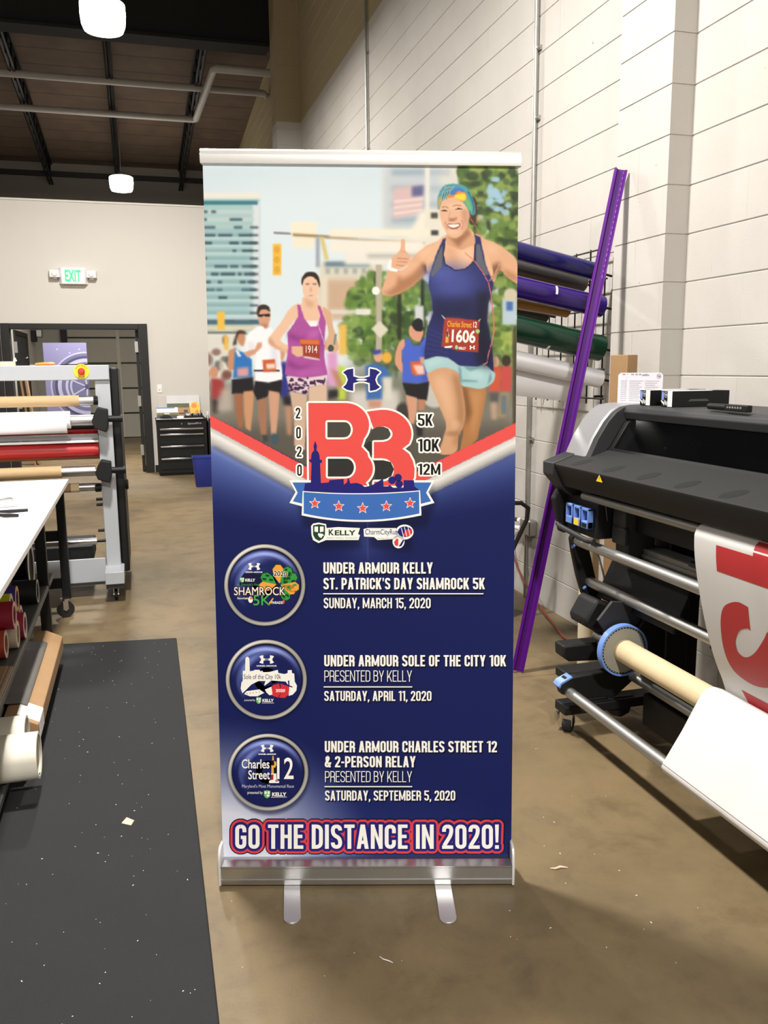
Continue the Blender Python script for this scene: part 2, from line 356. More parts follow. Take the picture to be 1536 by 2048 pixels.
struct(MB().box(-2.1, XW, YP + .15, 19.5, 3.25, 3.3).build('ceiling_corridor', M['drywall']))
# ---------------------------------------------------------------- high-bay lamps
M['lens'] = emit('glowing lamp lens', (255, 250, 240), 14)
def high_bay(x, y, share, label, group):
    t = thing('high_bay_lamp', (x, y, LAMP_Z), label, 'lamp', group)
    MB().lathe([(.13, .0), (.185, .012), (.205, .06), (.215, .16), (.212, .25), (.19, .262)], (x, y, LAMP_Z), n=32).build('lens', M['lens'], t)
    MB().lathe([(.19, .262), (.075, .268), (.072, .31), (.05, .335), (.012, .342)], (x, y, LAMP_Z), n=24).build('ballast_housing', M['rail_grey'] if 'rail_grey' in M else M['galv'], t)
    MB().tube((x, y, LAMP_Z + .34), (x, y, zdeck(y) - .02), .008, 8).build('suspension_rod', M['galv'], t)
    ld = bpy.data.lights.new('lamp_light', 'AREA'); ld.shape = 'DISK'; ld.size = .38; ld.energy = LAMP_W * share; ld.color = LAMP_COL; ld.spread = R(180)
    lo = bpy.data.objects.new('lamp_light', ld); COL.objects.link(lo); lo.location = (0, 0, -.004); lo.parent = t
for (x, y, s), lab in zip(LAMPS, ('large glowing high bay lamp nearest under the roof, at the upper left', 'smaller glowing high bay lamp far off, just above the partition', 'high bay lamp over the aisle behind the banner', 'high bay lamp over the aisle in front of the banner', 'unseen high bay lamp added in a left row for fill, beside the laminator', 'unseen high bay lamp added in a left row for fill, nearest', 'unseen high bay lamp added in a left row for fill, toward the partition')):
    high_bay(x, y, s, lab, 'high bay lamps')
# unseen lamp added to light the room beyond the door
t = thing('fill_light', (-.5, 13.9, 3.25), 'unseen strip light added to brighten the room beyond the double door', 'lamp')
MB().box(-.7, -.3, 13.3, 14.5, 3.19, 3.25).build('light_housing', M['white'], t)
MB().box(-.67, -.33, 13.35, 14.45, 3.18, 3.19).build('diffuser', M['lens'], t)
ld = bpy.data.lights.new('lamp_light', 'AREA'); ld.shape = 'RECTANGLE'; ld.size = .3; ld.size_y = 1.1; ld.energy = 170; ld.color = LAMP_COL
lo = bpy.data.objects.new('lamp_light', ld); COL.objects.link(lo); lo.location = (0, 0, -.075); lo.parent = t
# exit sign
ex = thing('exit_sign', (-.76, YP, 2.72), 'white EXIT sign with green letters and two lamp heads, on the partition', 'exit sign')
M['exit_face'] = mat('white sign housing', (236, 232, 234), .4, var=.01)
b_ = MB(); b_.prism([(-.94, YP), (-.90, YP - .085), (-.60, YP - .085), (-.56, YP)], 'z', 2.615, 2.83); b_.build('housing', M['exit_face'], ex, bevel=.006)
l_ = MB(); letters(l_, 'EXIT', (-.852, YP - .0875, 2.645), (1, 0, 0), (0, 0, 1), .205, .155, bold=.03); l_.build('lettering', emit('green exit letters', (40, 235, 120), .8, (60, 220, 130)), ex)
for s, x in ((-1, -.985), (1, -.515)):
    h_ = MB(); h_.prism([(x - .075, YP - .02), (x - .06, YP - .10), (x + .06, YP - .10), (x + .075, YP - .02)], 'z', 2.70, 2.795); h_.tube((x, YP - .03, 2.68), (x, YP - .03, 2.71), .03, 16)
    h_.build('lamp_head', M['exit_face'], ex, bevel=.006)
    MB().lathe([(.04, 0), (.03, .012), (.001, .016)], (x, YP - .101, 2.748), (0, -1, 0), 20).build('lamp_lens', M['white'], ex)
# ---------------------------------------------------------------- printed artwork of the roll-up banner
# The artwork has its own flat drawing coordinates (x right, y down); AX0.. is its window.
AX0, AY0, AW, AH = 398, 312, 648, 1430

class Art:
    """A small painter: soft-edged polygons and ellipses on an RGB array (0..255)."""
    def __init__(s, x0, y0, w, h):
        s.x0, s.y0, s.w, s.h = x0, y0, w, h
        s.a = np.zeros((h, w, 3), np.float32)
    def _win(s, x0, y0, x1, y1, pad):
        return (max(0, int(x0 - s.x0 - pad)), max(0, int(y0 - s.y0 - pad)),
                min(s.w, int(x1 - s.x0 + pad) + 2), min(s.h, int(y1 - s.y0 + pad) + 2))
    @staticmethod
    def blur(m, r):
        if r <= 0: return m
        k = max(1, int(r * 2.5)); t = np.arange(-k, k + 1); g = np.exp(-t * t / (2.0 * r * r)); g /= g.sum()
        m = np.apply_along_axis(lambda c: np.convolve(np.pad(c, k, mode='edge'), g, 'valid'), 0, m)
        return np.apply_along_axis(lambda c: np.convolve(np.pad(c, k, mode='edge'), g, 'valid'), 1, m)
    def _put(s, X0, Y0, X1, Y1, m, col, op):
        m = (m * op)[..., None]
        v = s.a[Y0:Y1, X0:X1]
        s.a[Y0:Y1, X0:X1] = v * (1 - m) + np.array(col, np.float32) * m
    def poly(s, pts, col, soft=.6, op=1.0):
        p = np.array(pts, float); pad = soft * 3 + 1
        X0, Y0, X1, Y1 = s._win(p[:, 0].min(), p[:, 1].min(), p[:, 0].max(), p[:, 1].max(), pad)
        if X1 <= X0 or Y1 <= Y0: return
        S = 2
        xs = (np.arange((X1 - X0) * S) + .5) / S + X0 + s.x0
        ys = (np.arange((Y1 - Y0) * S) + .5) / S + Y0 + s.y0
        ins = np.zeros((len(ys), len(xs)), bool)
        n = len(p)
        for i in range(n):
            (xa, ya), (xb, yb) = p[i], p[(i + 1) % n]
            if ya == yb: continue
            r = (ys >= min(ya, yb)) & (ys < max(ya, yb))
            xi = xa + (ys[r] - ya) * (xb - xa) / (yb - ya)
            ins[r] ^= xs[None, :] < xi[:, None]
        m = ins.reshape(Y1 - Y0, S, X1 - X0, S).mean((1, 3))
        s._put(X0, Y0, X1, Y1, s.blur(m, soft), col, op)
    def ell(s, cx, cy, rx, ry, col, soft=.6, op=1.0, rot=0):
        R = max(rx, ry); X0, Y0, X1, Y1 = s._win(cx - R, cy - R, cx + R, cy + R, soft * 3 + 1)
        if X1 <= X0 or Y1 <= Y0: return
        yy, xx = np.mgrid[Y0:Y1, X0:X1].astype(np.float32); xx += s.x0 + .5 - cx; yy += s.y0 + .5 - cy
        c, q = math.cos(rot), math.sin(rot); u = (xx * c + yy * q) / rx; v = (-xx * q + yy * c) / ry
        d = (np.sqrt(u * u + v * v) - 1) * min(rx, ry)
        m = np.clip(.5 - d / (2 * max(soft, .5)), 0, 1); m = m * m * (3 - 2 * m)
        s._put(X0, Y0, X1, Y1, m, col, op)
    def rect(s, x0, y0, x1, y1, col, soft=.6, op=1.0):
        s.poly([(x0, y0), (x1, y0), (x1, y1), (x0, y1)], col, soft, op)
    def line(s, pts, w, col, soft=.5, op=1.0):
        for (xa, ya), (xb, yb) in zip(pts, pts[1:]):
            L = math.hypot(xb - xa, yb - ya) or 1; nx, ny = -(yb - ya) / L * w / 2, (xb - xa) / L * w / 2
            s.poly([(xa + nx, ya + ny), (xb + nx, yb + ny), (xb - nx, yb - ny), (xa - nx, ya - ny)], col, soft, op)

def curve(pts, n=4):
    """closed Catmull-Rom through pts"""
    out = []; N = len(pts)
    for i in range(N):
        p0, p1, p2, p3 = (np.array(pts[(i + k - 1) % N], float) for k in range(4))
        for t in np.linspace(0, 1, n, endpoint=False):
            out.append(tuple(.5 * ((2 * p1) + (-p0 + p2) * t + (2 * p0 - 5 * p1 + 4 * p2 - p3) * t * t + (-p0 + 3 * p1 - 3 * p2 + p3) * t ** 3)))
    return out
def fr(ox, oy, sc):
    return lambda pts: [(ox + x / sc, oy + y / sc) for x, y in pts]
F1, F2, F3, F4, F7 = fr(390, 290, 4.655), fr(400, 560, 4.518), fr(720, 310, 4.518), fr(720, 560, 4.518), fr(840, 360, 7.68)

def paint_banner():
    A = Art(AX0, AY0, AW, AH); rs = random.Random(4)
    # ---- sky and street
    yy, xx = np.mgrid[0:AH, 0:AW].astype(np.float32); xx += AX0; yy += AY0
    t = np.clip((yy - 320) / 250, 0, 1)[..., None]
    A.a[:] = np.array([197, 213, 222]) * (1 - t) + np.array([214, 224, 228]) * t
    A.ell(620, 520, 240, 160, (208, 222, 230), 60)
    A.rect(390, 760, 1045, 1010, (120, 116, 106), 18)
    A.rect(390, 850, 1045, 1010, (88, 84, 76), 14)
    # ---- glass office tower
    A.rect(398, 386, 520, 400, (222, 219, 210), 2.5)
    A.rect(398, 398, 520, 670, (158, 190, 194), 2)
    A.rect(506, 404, 520, 670, (206, 214, 218), 2)
    A.rect(398, 402, 516, 410, (64, 118, 128), 1.6)
    for k in range(16):
        y = 424 + k * 15.6
        A.rect(400, y - 4, 508, y + 4, (136, 168, 170) if k > 2 else (180, 198, 196), 2)
        if k > 2: A.rect(400, y + 3, 512, y + 8, (188, 208, 212), 1.6, .6)
        x = 404
        while x < 496:
            w = rs.uniform(6, 30)
            if rs.random() < (.2 if k < 3 else .62): A.rect(x, y - 2.6, x + w, y + 2.6, (58, 82, 92), 1.6, .95)
            x += w + rs.uniform(3, 14)
        if k > 1: A.rect(500, y - 2.2, 517, y + 2.2, (72, 84, 94), 1.6, .9)
    for y in (455, 520, 575, 610): A.rect(400, y, 500, y + 10, (120, 160, 170), 6, .5)
    A.rect(398, 632, 530, 640, (186, 205, 212), 3); A.rect(398, 640, 530, 650, (70, 96, 108), 2.5); A.rect(398, 652, 532, 662, (206, 200, 176), 2.5)
    A.rect(398, 664, 480, 668, (70, 66, 58), 1.5)
    A.rect(398, 668, 480, 760, (206, 206, 198), 4)
    for _ in range(26):
        x, y = rs.uniform(402, 470), rs.uniform(680, 800); A.ell(x, y, rs.uniform(4, 9), rs.uniform(4, 12), rs.choice([(70, 72, 70), (190, 150, 120), (200, 190, 170), (110, 70, 60), (150, 168, 180)]), 4, .7)
    # ---- pale buildings in the middle, flag on the facade
    A.rect(768, 330, 925, 480, (206, 206, 200), 6); A.rect(770, 330, 880, 470, (186, 196, 202), 6)
    for y in (345, 378, 410, 440): A.rect(784, y - 6, 850, y + 6, (140, 160, 178), 4, .8); A.rect(857, y - 6, 900, y + 6, (150, 166, 182), 4, .55)
    A.rect(851, 330, 859, 480, (222, 220, 210), 2.5)
    A.poly([(786, 376), (846, 370), (846, 425), (786, 440)], (206, 178, 178), 4)
    A.poly([(824, 374), (847, 371), (847, 392), (824, 394)], (92, 96, 140), 3)
    for k in range(3): A.line([(788, 404 + k * 12), (846, 398 + k * 11)], 4, (226, 212, 206), 2)
    A.poly([(815, 478), (840, 425), (870, 420), (870, 478)], (226, 222, 208), 4)
    A.rect(850, 420, 900, 490, (218, 214, 200), 3); A.rect(862, 426, 876, 437, (70, 68, 62), 1.6); A.rect(862, 461, 877, 471, (60, 62, 62), 1.6)
    A.rect(640, 524, 770, 590, (206, 202, 186), 4); A.rect(650, 524, 740, 534, (96, 122, 140), 3)
    for k in range(5): A.rect(652 + k * 18, 536, 660 + k * 18, 548, (150, 158, 160), 2.5)
    A.rect(640, 560, 720, 640, (192, 164, 140), 5); A.rect(640, 552, 656, 650, (212, 206, 190), 3)
    A.rect(690, 500, 880, 530, (222, 220, 212), 4); A.rect(735, 508, 860, 516, (130, 130, 126), 4, .6)
    # ---- trees
    def tree(cx, cy, rx, ry, n, pal, lo=4, hi=13):
        for _ in range(n):
            a, r = rs.uniform(0, 6.283), math.sqrt(rs.random())
            A.ell(cx + math.cos(a) * r * rx, cy + math.sin(a) * r * ry, rs.uniform(lo, hi), rs.uniform(lo, hi), rs.choice(pal), 4, .8)
    G = [(66, 92, 44), (96, 128, 58), (48, 66, 34), (126, 152, 76), (82, 110, 48), (150, 166, 90), (40, 54, 32)]
    tree(985, 405, 66, 85, 260, G); tree(1020, 480, 26, 90, 120, G); tree(968, 352, 52, 26, 90, G); tree(1012, 560, 30, 60, 110, G)
    for _ in range(34): A.ell(rs.gauss(990, 11), rs.gauss(398, 20), rs.uniform(3, 8), rs.uniform(3, 8), (152, 190, 214), 3, .8)
    G2 = [(70, 104, 48), (104, 138, 62), (52, 74, 40), (134, 160, 84), (90, 122, 56)]
    tree(780, 600, 85, 55, 230, G2); tree(800, 690, 75, 55, 190, [(58, 86, 44), (92, 120, 58), (44, 60, 36), (120, 140, 72)])
    tree(730, 660, 40, 70, 120, G2); tree(1010, 680, 26, 90, 170, [(140, 160, 76), (96, 126, 56), (160, 176, 92), (70, 92, 46)])
    A.rect(700, 720, 1036, 800, (96, 100, 84), 16, .6)
    A.rect(752, 530, 764, 720, (172, 166, 148), 1.5); A.rect(795, 585, 803, 680, (44, 48, 36), 2); A.rect(842, 560, 849, 700, (40, 42, 34), 2)
    A.poly([(743, 658), (760, 642), (778, 660), (761, 677)], (206, 202, 186), 1.5); A.rect(712, 618, 742, 630, (222, 222, 212), 2); A.rect(660, 620, 735, 628, (212, 212, 204), 3)
    A.ell(752, 582, 8, 8, (232, 232, 226), 2); A.rect(830, 612, 848, 655, (196, 204, 206), 2)
    # ---- signals on the mast arm
    A.line([(548, 466), (600, 469)], 4, (132, 132, 134), 1); A.rect(582, 444, 634, 472, (228, 222, 202), 2); A.rect(586, 470, 630, 497, (226, 220, 202), 3)
    A.line([(586, 470), (640, 473), (720, 480), (850, 487)], 6, (150, 128, 90), 1.6); A.rect(660, 458, 860, 474, (228, 222, 206), 3); A.rect(660, 480, 850, 505, (226, 222, 212), 4)
    A.poly([(640, 475), (648, 475), (658, 520), (650, 520)], (206, 186, 120), 2); A.rect(632, 475, 640, 535, (150, 160, 172), 2)
    A.rect(546, 488, 563, 551, (226, 178, 70), 1.2)
    for k in range(3): A.ell(554, 500 + k * 20, 6, 7, (206, 156, 54), 2, .8)
    A.rect(435, 624, 450, 660, (222, 180, 76), 1.5); A.rect(449, 672, 457, 700, (220, 176, 76), 2)
    A.rect(678, 648, 694, 710, (218, 178, 86), 3)
    # ---- parked cars, spectators
    A.rect(700, 780, 800, 830, (196, 194, 188), 6); A.ell(870, 790, 26, 26, (186, 186, 180), 4); A.ell(806, 826, 14, 20, (60, 58, 54), 4)
    A.poly(F2([(100, 880), (200, 900), (220, 960), (180, 1080), (110, 1080)]), (150, 60, 60), 3); A.ell(428, 745, 9, 12, (190, 140, 112), 3)
    A.poly(F2([(110, 1080), (170, 1080), (180, 1200), (120, 1210)]), (60, 50, 50), 3); A.poly(F2([(200, 980), (290, 980), (300, 1180), (150, 1200)]), (170, 160, 150), 5)
    A.poly(F4([(50, 780), (130, 750), (240, 790), (280, 880), (210, 900), (200, 1080), (60, 1090)]), (62, 104, 168), 2.5)
    A.ell(757, 712, 9, 13, (206, 160, 132), 2); A.poly(F4([(110, 640), (190, 630), (200, 660), (130, 680)]), (48, 66, 150), 2); A.ell(774, 716, 10, 11, (216, 166, 66), 3)
    A.poly(F4([(200, 880), (290, 880), (290, 1080), (230, 1090)]), (206, 204, 196), 3); A.poly(F4([(70, 1090), (200, 1090), (190, 1160), (80, 1160)]), (190, 140, 118), 3)
    A.poly(F4([(1175, 790), (1225, 750), (1275, 800), (1270, 1010), (1170, 1020)]), (196, 84, 62), 2.5); A.poly(F4([(1270, 800), (1310, 765), (1375, 790), (1370, 1010), (1275, 1010)]), (190, 76, 72), 2.5)
    A.ell(991, 724, 8, 11, (198, 156, 128), 2.5); A.ell(1013, 722, 9, 11, (60, 50, 42), 2.5)
    A.poly(F4([(1170, 1020), (1260, 1020), (1250, 1110), (1180, 1110)]), (86, 84, 88), 3); A.poly(F4([(1270, 1020), (1350, 1020), (1320, 1240), (1250, 1240)]), (170, 140, 96), 3); A.rect(1002, 790, 1014, 830, (96, 112, 124), 3)
    A.poly(F4([(1180, 1110), (1240, 1110), (1240, 1260), (1190, 1260)]), (176, 150, 130), 3)
    A.rect(1005, 596, 1034, 650, (176, 194, 206), 2); A.rect(1013, 603, 1026, 622, (70, 106, 168), 2); A.ell(1022, 590, 14, 13, (196, 190, 166), 4); A.rect(1026, 655, 1034, 860, (70, 64, 52), 2)
    # ---- neon runner behind
    A.poly(F2([(1240, 760), (1320, 800), (1320, 1085), (1250, 1085)]), (178, 202, 70), 3); A.poly(F2([(1150, 660), (1240, 640), (1250, 960), (1160, 960)]), (206, 150, 196), 3)
    A.poly(F2([(1180, 800), (1250, 830), (1310, 980), (1250, 980)]), (176, 130, 104), 3); A.poly(F2([(1160, 1000), (1250, 990), (1250, 1060), (1160, 1080)]), (44, 40, 44), 3)
    A.poly(F2([(720, 740), (790, 740), (810, 1060), (720, 1060)]), (46, 52, 130), 3); A.ell(562, 708, 9, 14, (196, 150, 124), 3); A.poly(F2([(745, 1050), (830, 1050), (830, 1150), (760, 1130)]), (40, 38, 42), 3)
    A.poly(F2([(770, 1140), (830, 1140), (830, 1400), (790, 1400)]), (176, 132, 106), 3)
    # ---- woman in blue singlet
    sk = (188, 136, 104)
    A.poly(curve(F2([(330, 500), (360, 470), (405, 480), (410, 540), (390, 600), (350, 570)])), sk, 1.5); A.poly(curve(F2([(325, 500), (350, 460), (400, 462), (420, 490), (360, 486), (335, 530), (330, 580), (300, 590)])), (60, 44, 36), 1.8)
    A.poly(F2([(262, 640), (320, 610), (330, 680), (300, 760), (380, 690), (420, 690), (330, 800), (270, 830), (250, 790)]), sk, 1.6)
    A.poly(F2([(320, 615), (350, 640), (400, 660), (470, 720), (475, 880), (300, 890), (310, 740)]), (48, 112, 182), 1.5); A.poly(F2([(335, 620), (375, 690), (350, 700), (322, 640)]), (225, 225, 225), 1.5)
    A.poly(F2([(335, 800), (440, 790), (440, 870), (340, 875)]), (206, 150, 150), 2.5)
    A.poly(F2([(290, 900), (480, 880), (492, 1010), (400, 1030), (290, 1030)]), (36, 34, 38), 1.5)
    A.poly(F2([(310, 1030), (390, 1030), (390, 1330), (350, 1340), (320, 1180)]), (150, 100, 72), 2); A.poly(F2([(395, 1010), (490, 1000), (480, 1170), (460, 1370), (415, 1340), (400, 1180)]), (192, 142, 106), 1.6)
    # ---- man in white shirt
    A.poly(curve(F2([(520, 300), (540, 250), (590, 235), (630, 270), (638, 340), (620, 400), (580, 430), (540, 400)])), (200, 152, 126), 1.2)
    A.poly(curve(F2([(515, 310), (525, 245), (575, 222), (625, 245), (632, 290), (600, 268), (550, 275), (530, 320)])), (56, 46, 40), 1.2)
    A.poly(F2([(525, 315), (632, 305), (634, 335), (595, 335), (580, 322), (560, 338), (530, 335)]), (34, 30, 30), 1); A.poly(F2([(548, 395), (620, 395), (620, 440), (560, 440)]), (176, 126, 102), 2)
    A.poly(F2([(510, 430), (560, 415), (590, 445), (640, 430), (720, 520), (728, 700), (748, 860), (745, 910), (620, 930), (500, 912), (505, 650), (420, 650), (420, 560), (440, 480)]), (232, 232, 238), 1.2)
    A.poly(F2([(640, 600), (700, 600), (720, 800), (650, 800)]), (206, 208, 222), 4, .8); A.poly(F2([(430, 560), (500, 560), (500, 640), (430, 640)]), (214, 214, 222), 3, .8)
    A.poly(F2([(400, 660), (440, 640), (500, 625), (520, 570), (560, 565), (560, 610), (500, 670), (430, 705)]), (200, 150, 124), 1.4); A.rect(508, 740, 560, 744, (60, 56, 60), 1)
    A.poly(F2([(565, 725), (680, 715), (690, 830), (575, 835)]), (190, 96, 60), 1.2); A.poly(F2([(600, 760), (680, 755), (682, 800), (605, 805)]), (226, 200, 190), 1.5)
    A.poly(F2([(500, 915), (620, 932), (745, 900), (735, 1040), (640, 1010), (600, 1065), (520, 1090), (482, 1010)]), (36, 34, 38), 1.2)
    A.poly(F2([(525, 1085), (600, 1065), (605, 1350), (600, 1460), (560, 1450), (530, 1250)]), (156, 112, 88), 1.8); A.poly(F2([(620, 1000), (722, 1020), (705, 1250), (690, 1400), (645, 1400), (630, 1180)]), (196, 150, 124), 1.6)
    A.poly(F2([(645, 1390), (700, 1390), (715, 1470), (670, 1490), (645, 1450)]), (60, 84, 96), 2); A.poly(F2([(555, 1400), (615, 1400), (620, 1460), (570, 1470)]), (60, 66, 66), 2)
    # ---- woman in purple singlet
    pk = (222, 184, 156)
    A.poly(curve(F2([(935, 160), (1060, 160), (1080, 230), (1180, 290), (1195, 380), (1100, 420), (1000, 430), (880, 400), (860, 260), (920, 215)])), pk, 1)
    A.poly(curve(F2([(900, 215), (810, 265), (730, 390), (635, 510), (622, 565), (680, 620), (800, 665), (870, 700), (925, 690), (935, 610), (870, 590), (800, 590), (730, 545), (800, 440), (870, 340)])), pk, 1)
    A.poly(curve(F2([(640, 520), (700, 600), (860, 670), (900, 700), (800, 660), (660, 605), (620, 560)])), (190, 146, 118), 2.5, .8)
    A.poly(curve(F2([(1110, 250), (1185, 300), (1200, 400), (1228, 500), (1258, 610), (1220, 660), (1150, 640), (1120, 590), (1160, 500), (1145, 380)])), (206, 164, 134), 1)
    A.poly(curve(F1([(1000, 1300), (1010, 1230), (1080, 1200), (1140, 1230), (1158, 1310), (1145, 1400), (1100, 1460), (1060, 1460), (1015, 1400)])), (224, 188, 162), .8)
    A.poly(curve(F1([(1000, 1310), (995, 1250), (1030, 1195), (1090, 1185), (1140, 1205), (1165, 1280), (1160, 1330), (1135, 1260), (1080, 1225), (1020, 1250)])), (48, 38, 36), .9)
    for x in (1050, 1115): A.poly(F1([(x - 20, 1292), (x + 18, 1290), (x + 14, 1302), (x - 16, 1304)]), (110, 80, 70), 1)
    A.ell(622, 580, 2.6, 5, (196, 152, 126), 1.6, .7); A.line([(618, 592), (626, 591.4)], 1.5, (176, 112, 100), .8, .9); A.poly(F1([(1020, 1420), (1110, 1465), (1100, 1520), (1040, 1510)]), (196, 152, 124), 3, .7)
    A.poly(F2([(950, 370), (1075, 370), (1085, 430), (1000, 440)]), (230, 224, 226), 1)
    A.poly(F2([(880, 225), (905, 225), (945, 350), (1000, 425), (1060, 420), (1090, 330), (1062, 230), (1090, 240), (1140, 380), (1128, 540), (1125, 700), (1155, 860), (1040, 880), (900, 890), (768, 858), (785, 720), (800, 610), (790, 480), (840, 410), (890, 330)]), (164, 80, 152), .9)
    for p in ([(800, 470), (900, 520), (1000, 500), (900, 560), (800, 530)], [(800, 720), (900, 780), (1040, 760), (900, 820), (790, 780)], [(1080, 450), (1120, 560), (1100, 700)]): A.poly(F2(p), (122, 50, 116), 4, .7)
    A.poly(F2([(1000, 460), (1100, 450), (1060, 520), (960, 530)]), (184, 104, 172), 4, .7); A.poly(F2([(860, 820), (1100, 800), (1130, 850), (900, 870)]), (178, 96, 166), 4, .6)
    A.poly(F2([(905, 540), (1080, 545), (1085, 725), (938, 700)]), (150, 62, 50), .9); A.poly(F2([(905, 540), (1080, 545), (1080, 585), (908, 580)]), (206, 110, 50), 1); A.poly(F2([(940, 690), (1085, 715), (1085, 728), (938, 704)]), (216, 210, 206), 1)
    A.poly(F2([(830, 600), (930, 600), (930, 690), (880, 700), (830, 660)]), (216, 170, 142), 1); A.ell(662, 697, 6, 7, (70, 80, 72), 1); A.line([(669, 690), (672, 668)], 4, (90, 130, 130), 1)
    A.poly(F2([(778, 870), (960, 892), (1150, 862), (1140, 950), (985, 965), (970, 1040), (815, 1000)]), (214, 196, 206), 1)
    for _ in range(60):
        x, y = rs.uniform(574, 652), rs.uniform(755, 786); A.ell(x, y, rs.uniform(1.5, 4.5), rs.uniform(1.5, 4), (66, 36, 70), .9, .9)
    A.poly(F2([(575, 860), (590, 830), (790, 1100), (700, 1060)]), (120, 116, 106), 1, 0)
    A.poly(F2([(812, 1005), (970, 1042), (958, 1300), (950, 1540), (855, 1500), (852, 1250)]), (196, 168, 148), 1.2); A.poly(F2([(985, 965), (1150, 945), (1150, 1100), (1130, 1300), (985, 1200)]), (204, 176, 154), 1.2)
    A.line([(634, 640), (650, 690)], 1.2, (230, 190, 220), .6)
    # ---- man in blue singlet
    mk = (206, 150, 122)
    A.poly(curve(F4([(450, 430), (500, 400), (565, 440), (570, 500), (540, 555), (480, 540), (445, 490)])), (206, 150, 124), 1)
    A.poly(curve(F4([(468, 400), (510, 350), (560, 360), (572, 420), (560, 465), (510, 462), (480, 430)])), (34, 34, 36), 1)
    A.poly(curve(F4([(400, 535), (350, 580), (318, 690), (330, 780), (390, 840), (430, 800), (385, 750), (385, 680), (410, 600)])), mk, 1)
    A.poly(F4([(408, 528), (440, 525), (480, 590), (540, 595), (580, 520), (605, 520), (600, 700), (632, 925), (520, 938), (384, 930), (386, 760), (378, 640), (408, 600)]), (72, 98, 196), 1.2)
    A.poly(F4([(560, 600), (600, 600), (625, 900), (570, 920)]), (54, 74, 164), 4, .7); A.poly(F4([(455, 740), (545, 735), (590, 850), (500, 868), (465, 840)]), (202, 92, 58), 1.4); A.poly(F4([(480, 770), (580, 770), (585, 850), (520, 855)]), (226, 190, 180), 2); A.poly(F4([(540, 700), (590, 700), (590, 770), (550, 760)]), mk, 1.5)
    A.poly(F4([(384, 930), (520, 940), (632, 920), (605, 1095), (520, 1075), (420, 1040)]), (34, 33, 36), 1.2)
    A.poly(F4([(415, 1040), (520, 1070), (515, 1190), (490, 1300), (450, 1300), (430, 1150)]), (200, 150, 124), 1.4); A.poly(F4([(525, 1080), (595, 1085), (580, 1180), (530, 1180)]), (176, 126, 100), 1.6); A.poly(F4([(500, 1300), (570, 1330), (570, 1410), (520, 1420)]), (40, 40, 42), 2.5)
    # ---- front runner: limbs
    sk = (214, 166, 132); sh = (160, 112, 80)
    A.poly(F4([(915, 950), (1000, 975), (1148, 975), (1130, 1110), (1085, 1330), (1062, 1440), (1000, 1500), (900, 1560), (930, 1400), (948, 1240)]), (166, 116, 72), 1.1)
    A.poly(F4([(980, 1000), (1120, 1000), (1060, 1300), (1010, 1440), (990, 1250)]), (190, 140, 92), 6, .8); A.poly(F4([(918, 955), (960, 975), (1010, 1200), (960, 1330), (945, 1150)]), (96, 64, 42), 5, .8)
    A.poly(curve(F4([(608, 842), (690, 800), (800, 795), (895, 845), (920, 960), (946, 1100), (952, 1240), (930, 1340), (890, 1420), (868, 1560), (722, 1570), (752, 1440), (780, 1310), (735, 1180), (680, 1050), (630, 930)])), (200, 154, 118), 1)
    A.poly(curve(F4([(840, 860), (900, 900), (930, 1060), (945, 1230), (900, 1400), (880, 1500), (850, 1480), (880, 1300), (880, 1100)])), (150, 106, 72), 5, .75)
    A.poly(curve(F4([(660, 900), (760, 860), (820, 1000), (840, 1200), (800, 1290), (760, 1150), (700, 1020)])), (222, 178, 146), 7, .7); A.ell(912, 850, 9, 10, (214, 172, 140), 5, .6); A.ell(905, 868, 12, 5, (150, 106, 76), 4, .6)
    # shorts
    A.poly(curve(F4([(584, 720), (690, 690), (800, 705), (900, 775), (1060, 785), (1130, 760), (1200, 820), (1224, 855), (1200, 930), (1110, 982), (1000, 975), (918, 950), (900, 850), (800, 798), (690, 805), (612, 842)])), (160, 196, 200), .9)
    for p in ([(890, 780), (915, 800), (925, 940), (905, 930)], [(920, 900), (1060, 910), (1070, 925), (930, 925)], [(930, 780), (1100, 790), (1000, 830)], [(1180, 830), (1195, 900), (1150, 960), (1165, 900)]): A.poly(F4(p), (96, 138, 146), 1.6, .8)
    A.poly(F4([(600, 740), (700, 715), (790, 730), (690, 760), (610, 800)]), (178, 210, 212), 4, .8); A.poly(F4([(980, 830), (1100, 820), (1130, 900), (1000, 890)]), (176, 208, 212), 4, .7)
    # chest, arms
    A.poly(curve(F3([(1040, 715), (1130, 760), (1230, 800), (1330, 865), (1420, 960), (1440, 1160), (1340, 1112), (1262, 1040), (1215, 1150), (1150, 1100), (1060, 900)])), sk, 1)
    A.poly(F3([(1262, 965), (1200, 1000), (1160, 1060), (1200, 1140), (1225, 1080), (1270, 1030)]), (110, 74, 50), 4, .85); A.poly(F3([(1280, 1020), (1420, 1090), (1430, 1150), (1330, 1110)]), (166, 116, 80), 4, .8); A.poly(F3([(1130, 780), (1250, 830), (1250, 900), (1140, 900)]), (226, 184, 152), 7, .8)
    A.poly(F3([(760, 760), (600, 820), (500, 905), (450, 960), (430, 1015), (345, 1060), (255, 1035), (235, 1110), (193, 1225), (205, 1268), (280, 1278), (360, 1255), (480, 1185), (560, 1110), (630, 1045), (690, 1000), (800, 900)]), sk, 1)
    A.poly(F3([(198, 1235), (270, 1277), (360, 1255), (480, 1185), (628, 1048), (600, 1010), (560, 985), (480, 1075), (380, 1130), (350, 1080), (330, 1180), (250, 1240)]), (160, 110, 78), 4, .85)
    A.poly(F3([(560, 975), (610, 1010), (630, 1050), (590, 1070)]), (84, 56, 40), 3, .9); A.poly(F3([(520, 900), (640, 820), (700, 860), (560, 950)]), (232, 190, 158), 6, .8); A.poly(F3([(340, 1020), (430, 1010), (480, 960), (540, 985), (400, 1075), (350, 1085)]), (222, 178, 144), 4, .7)
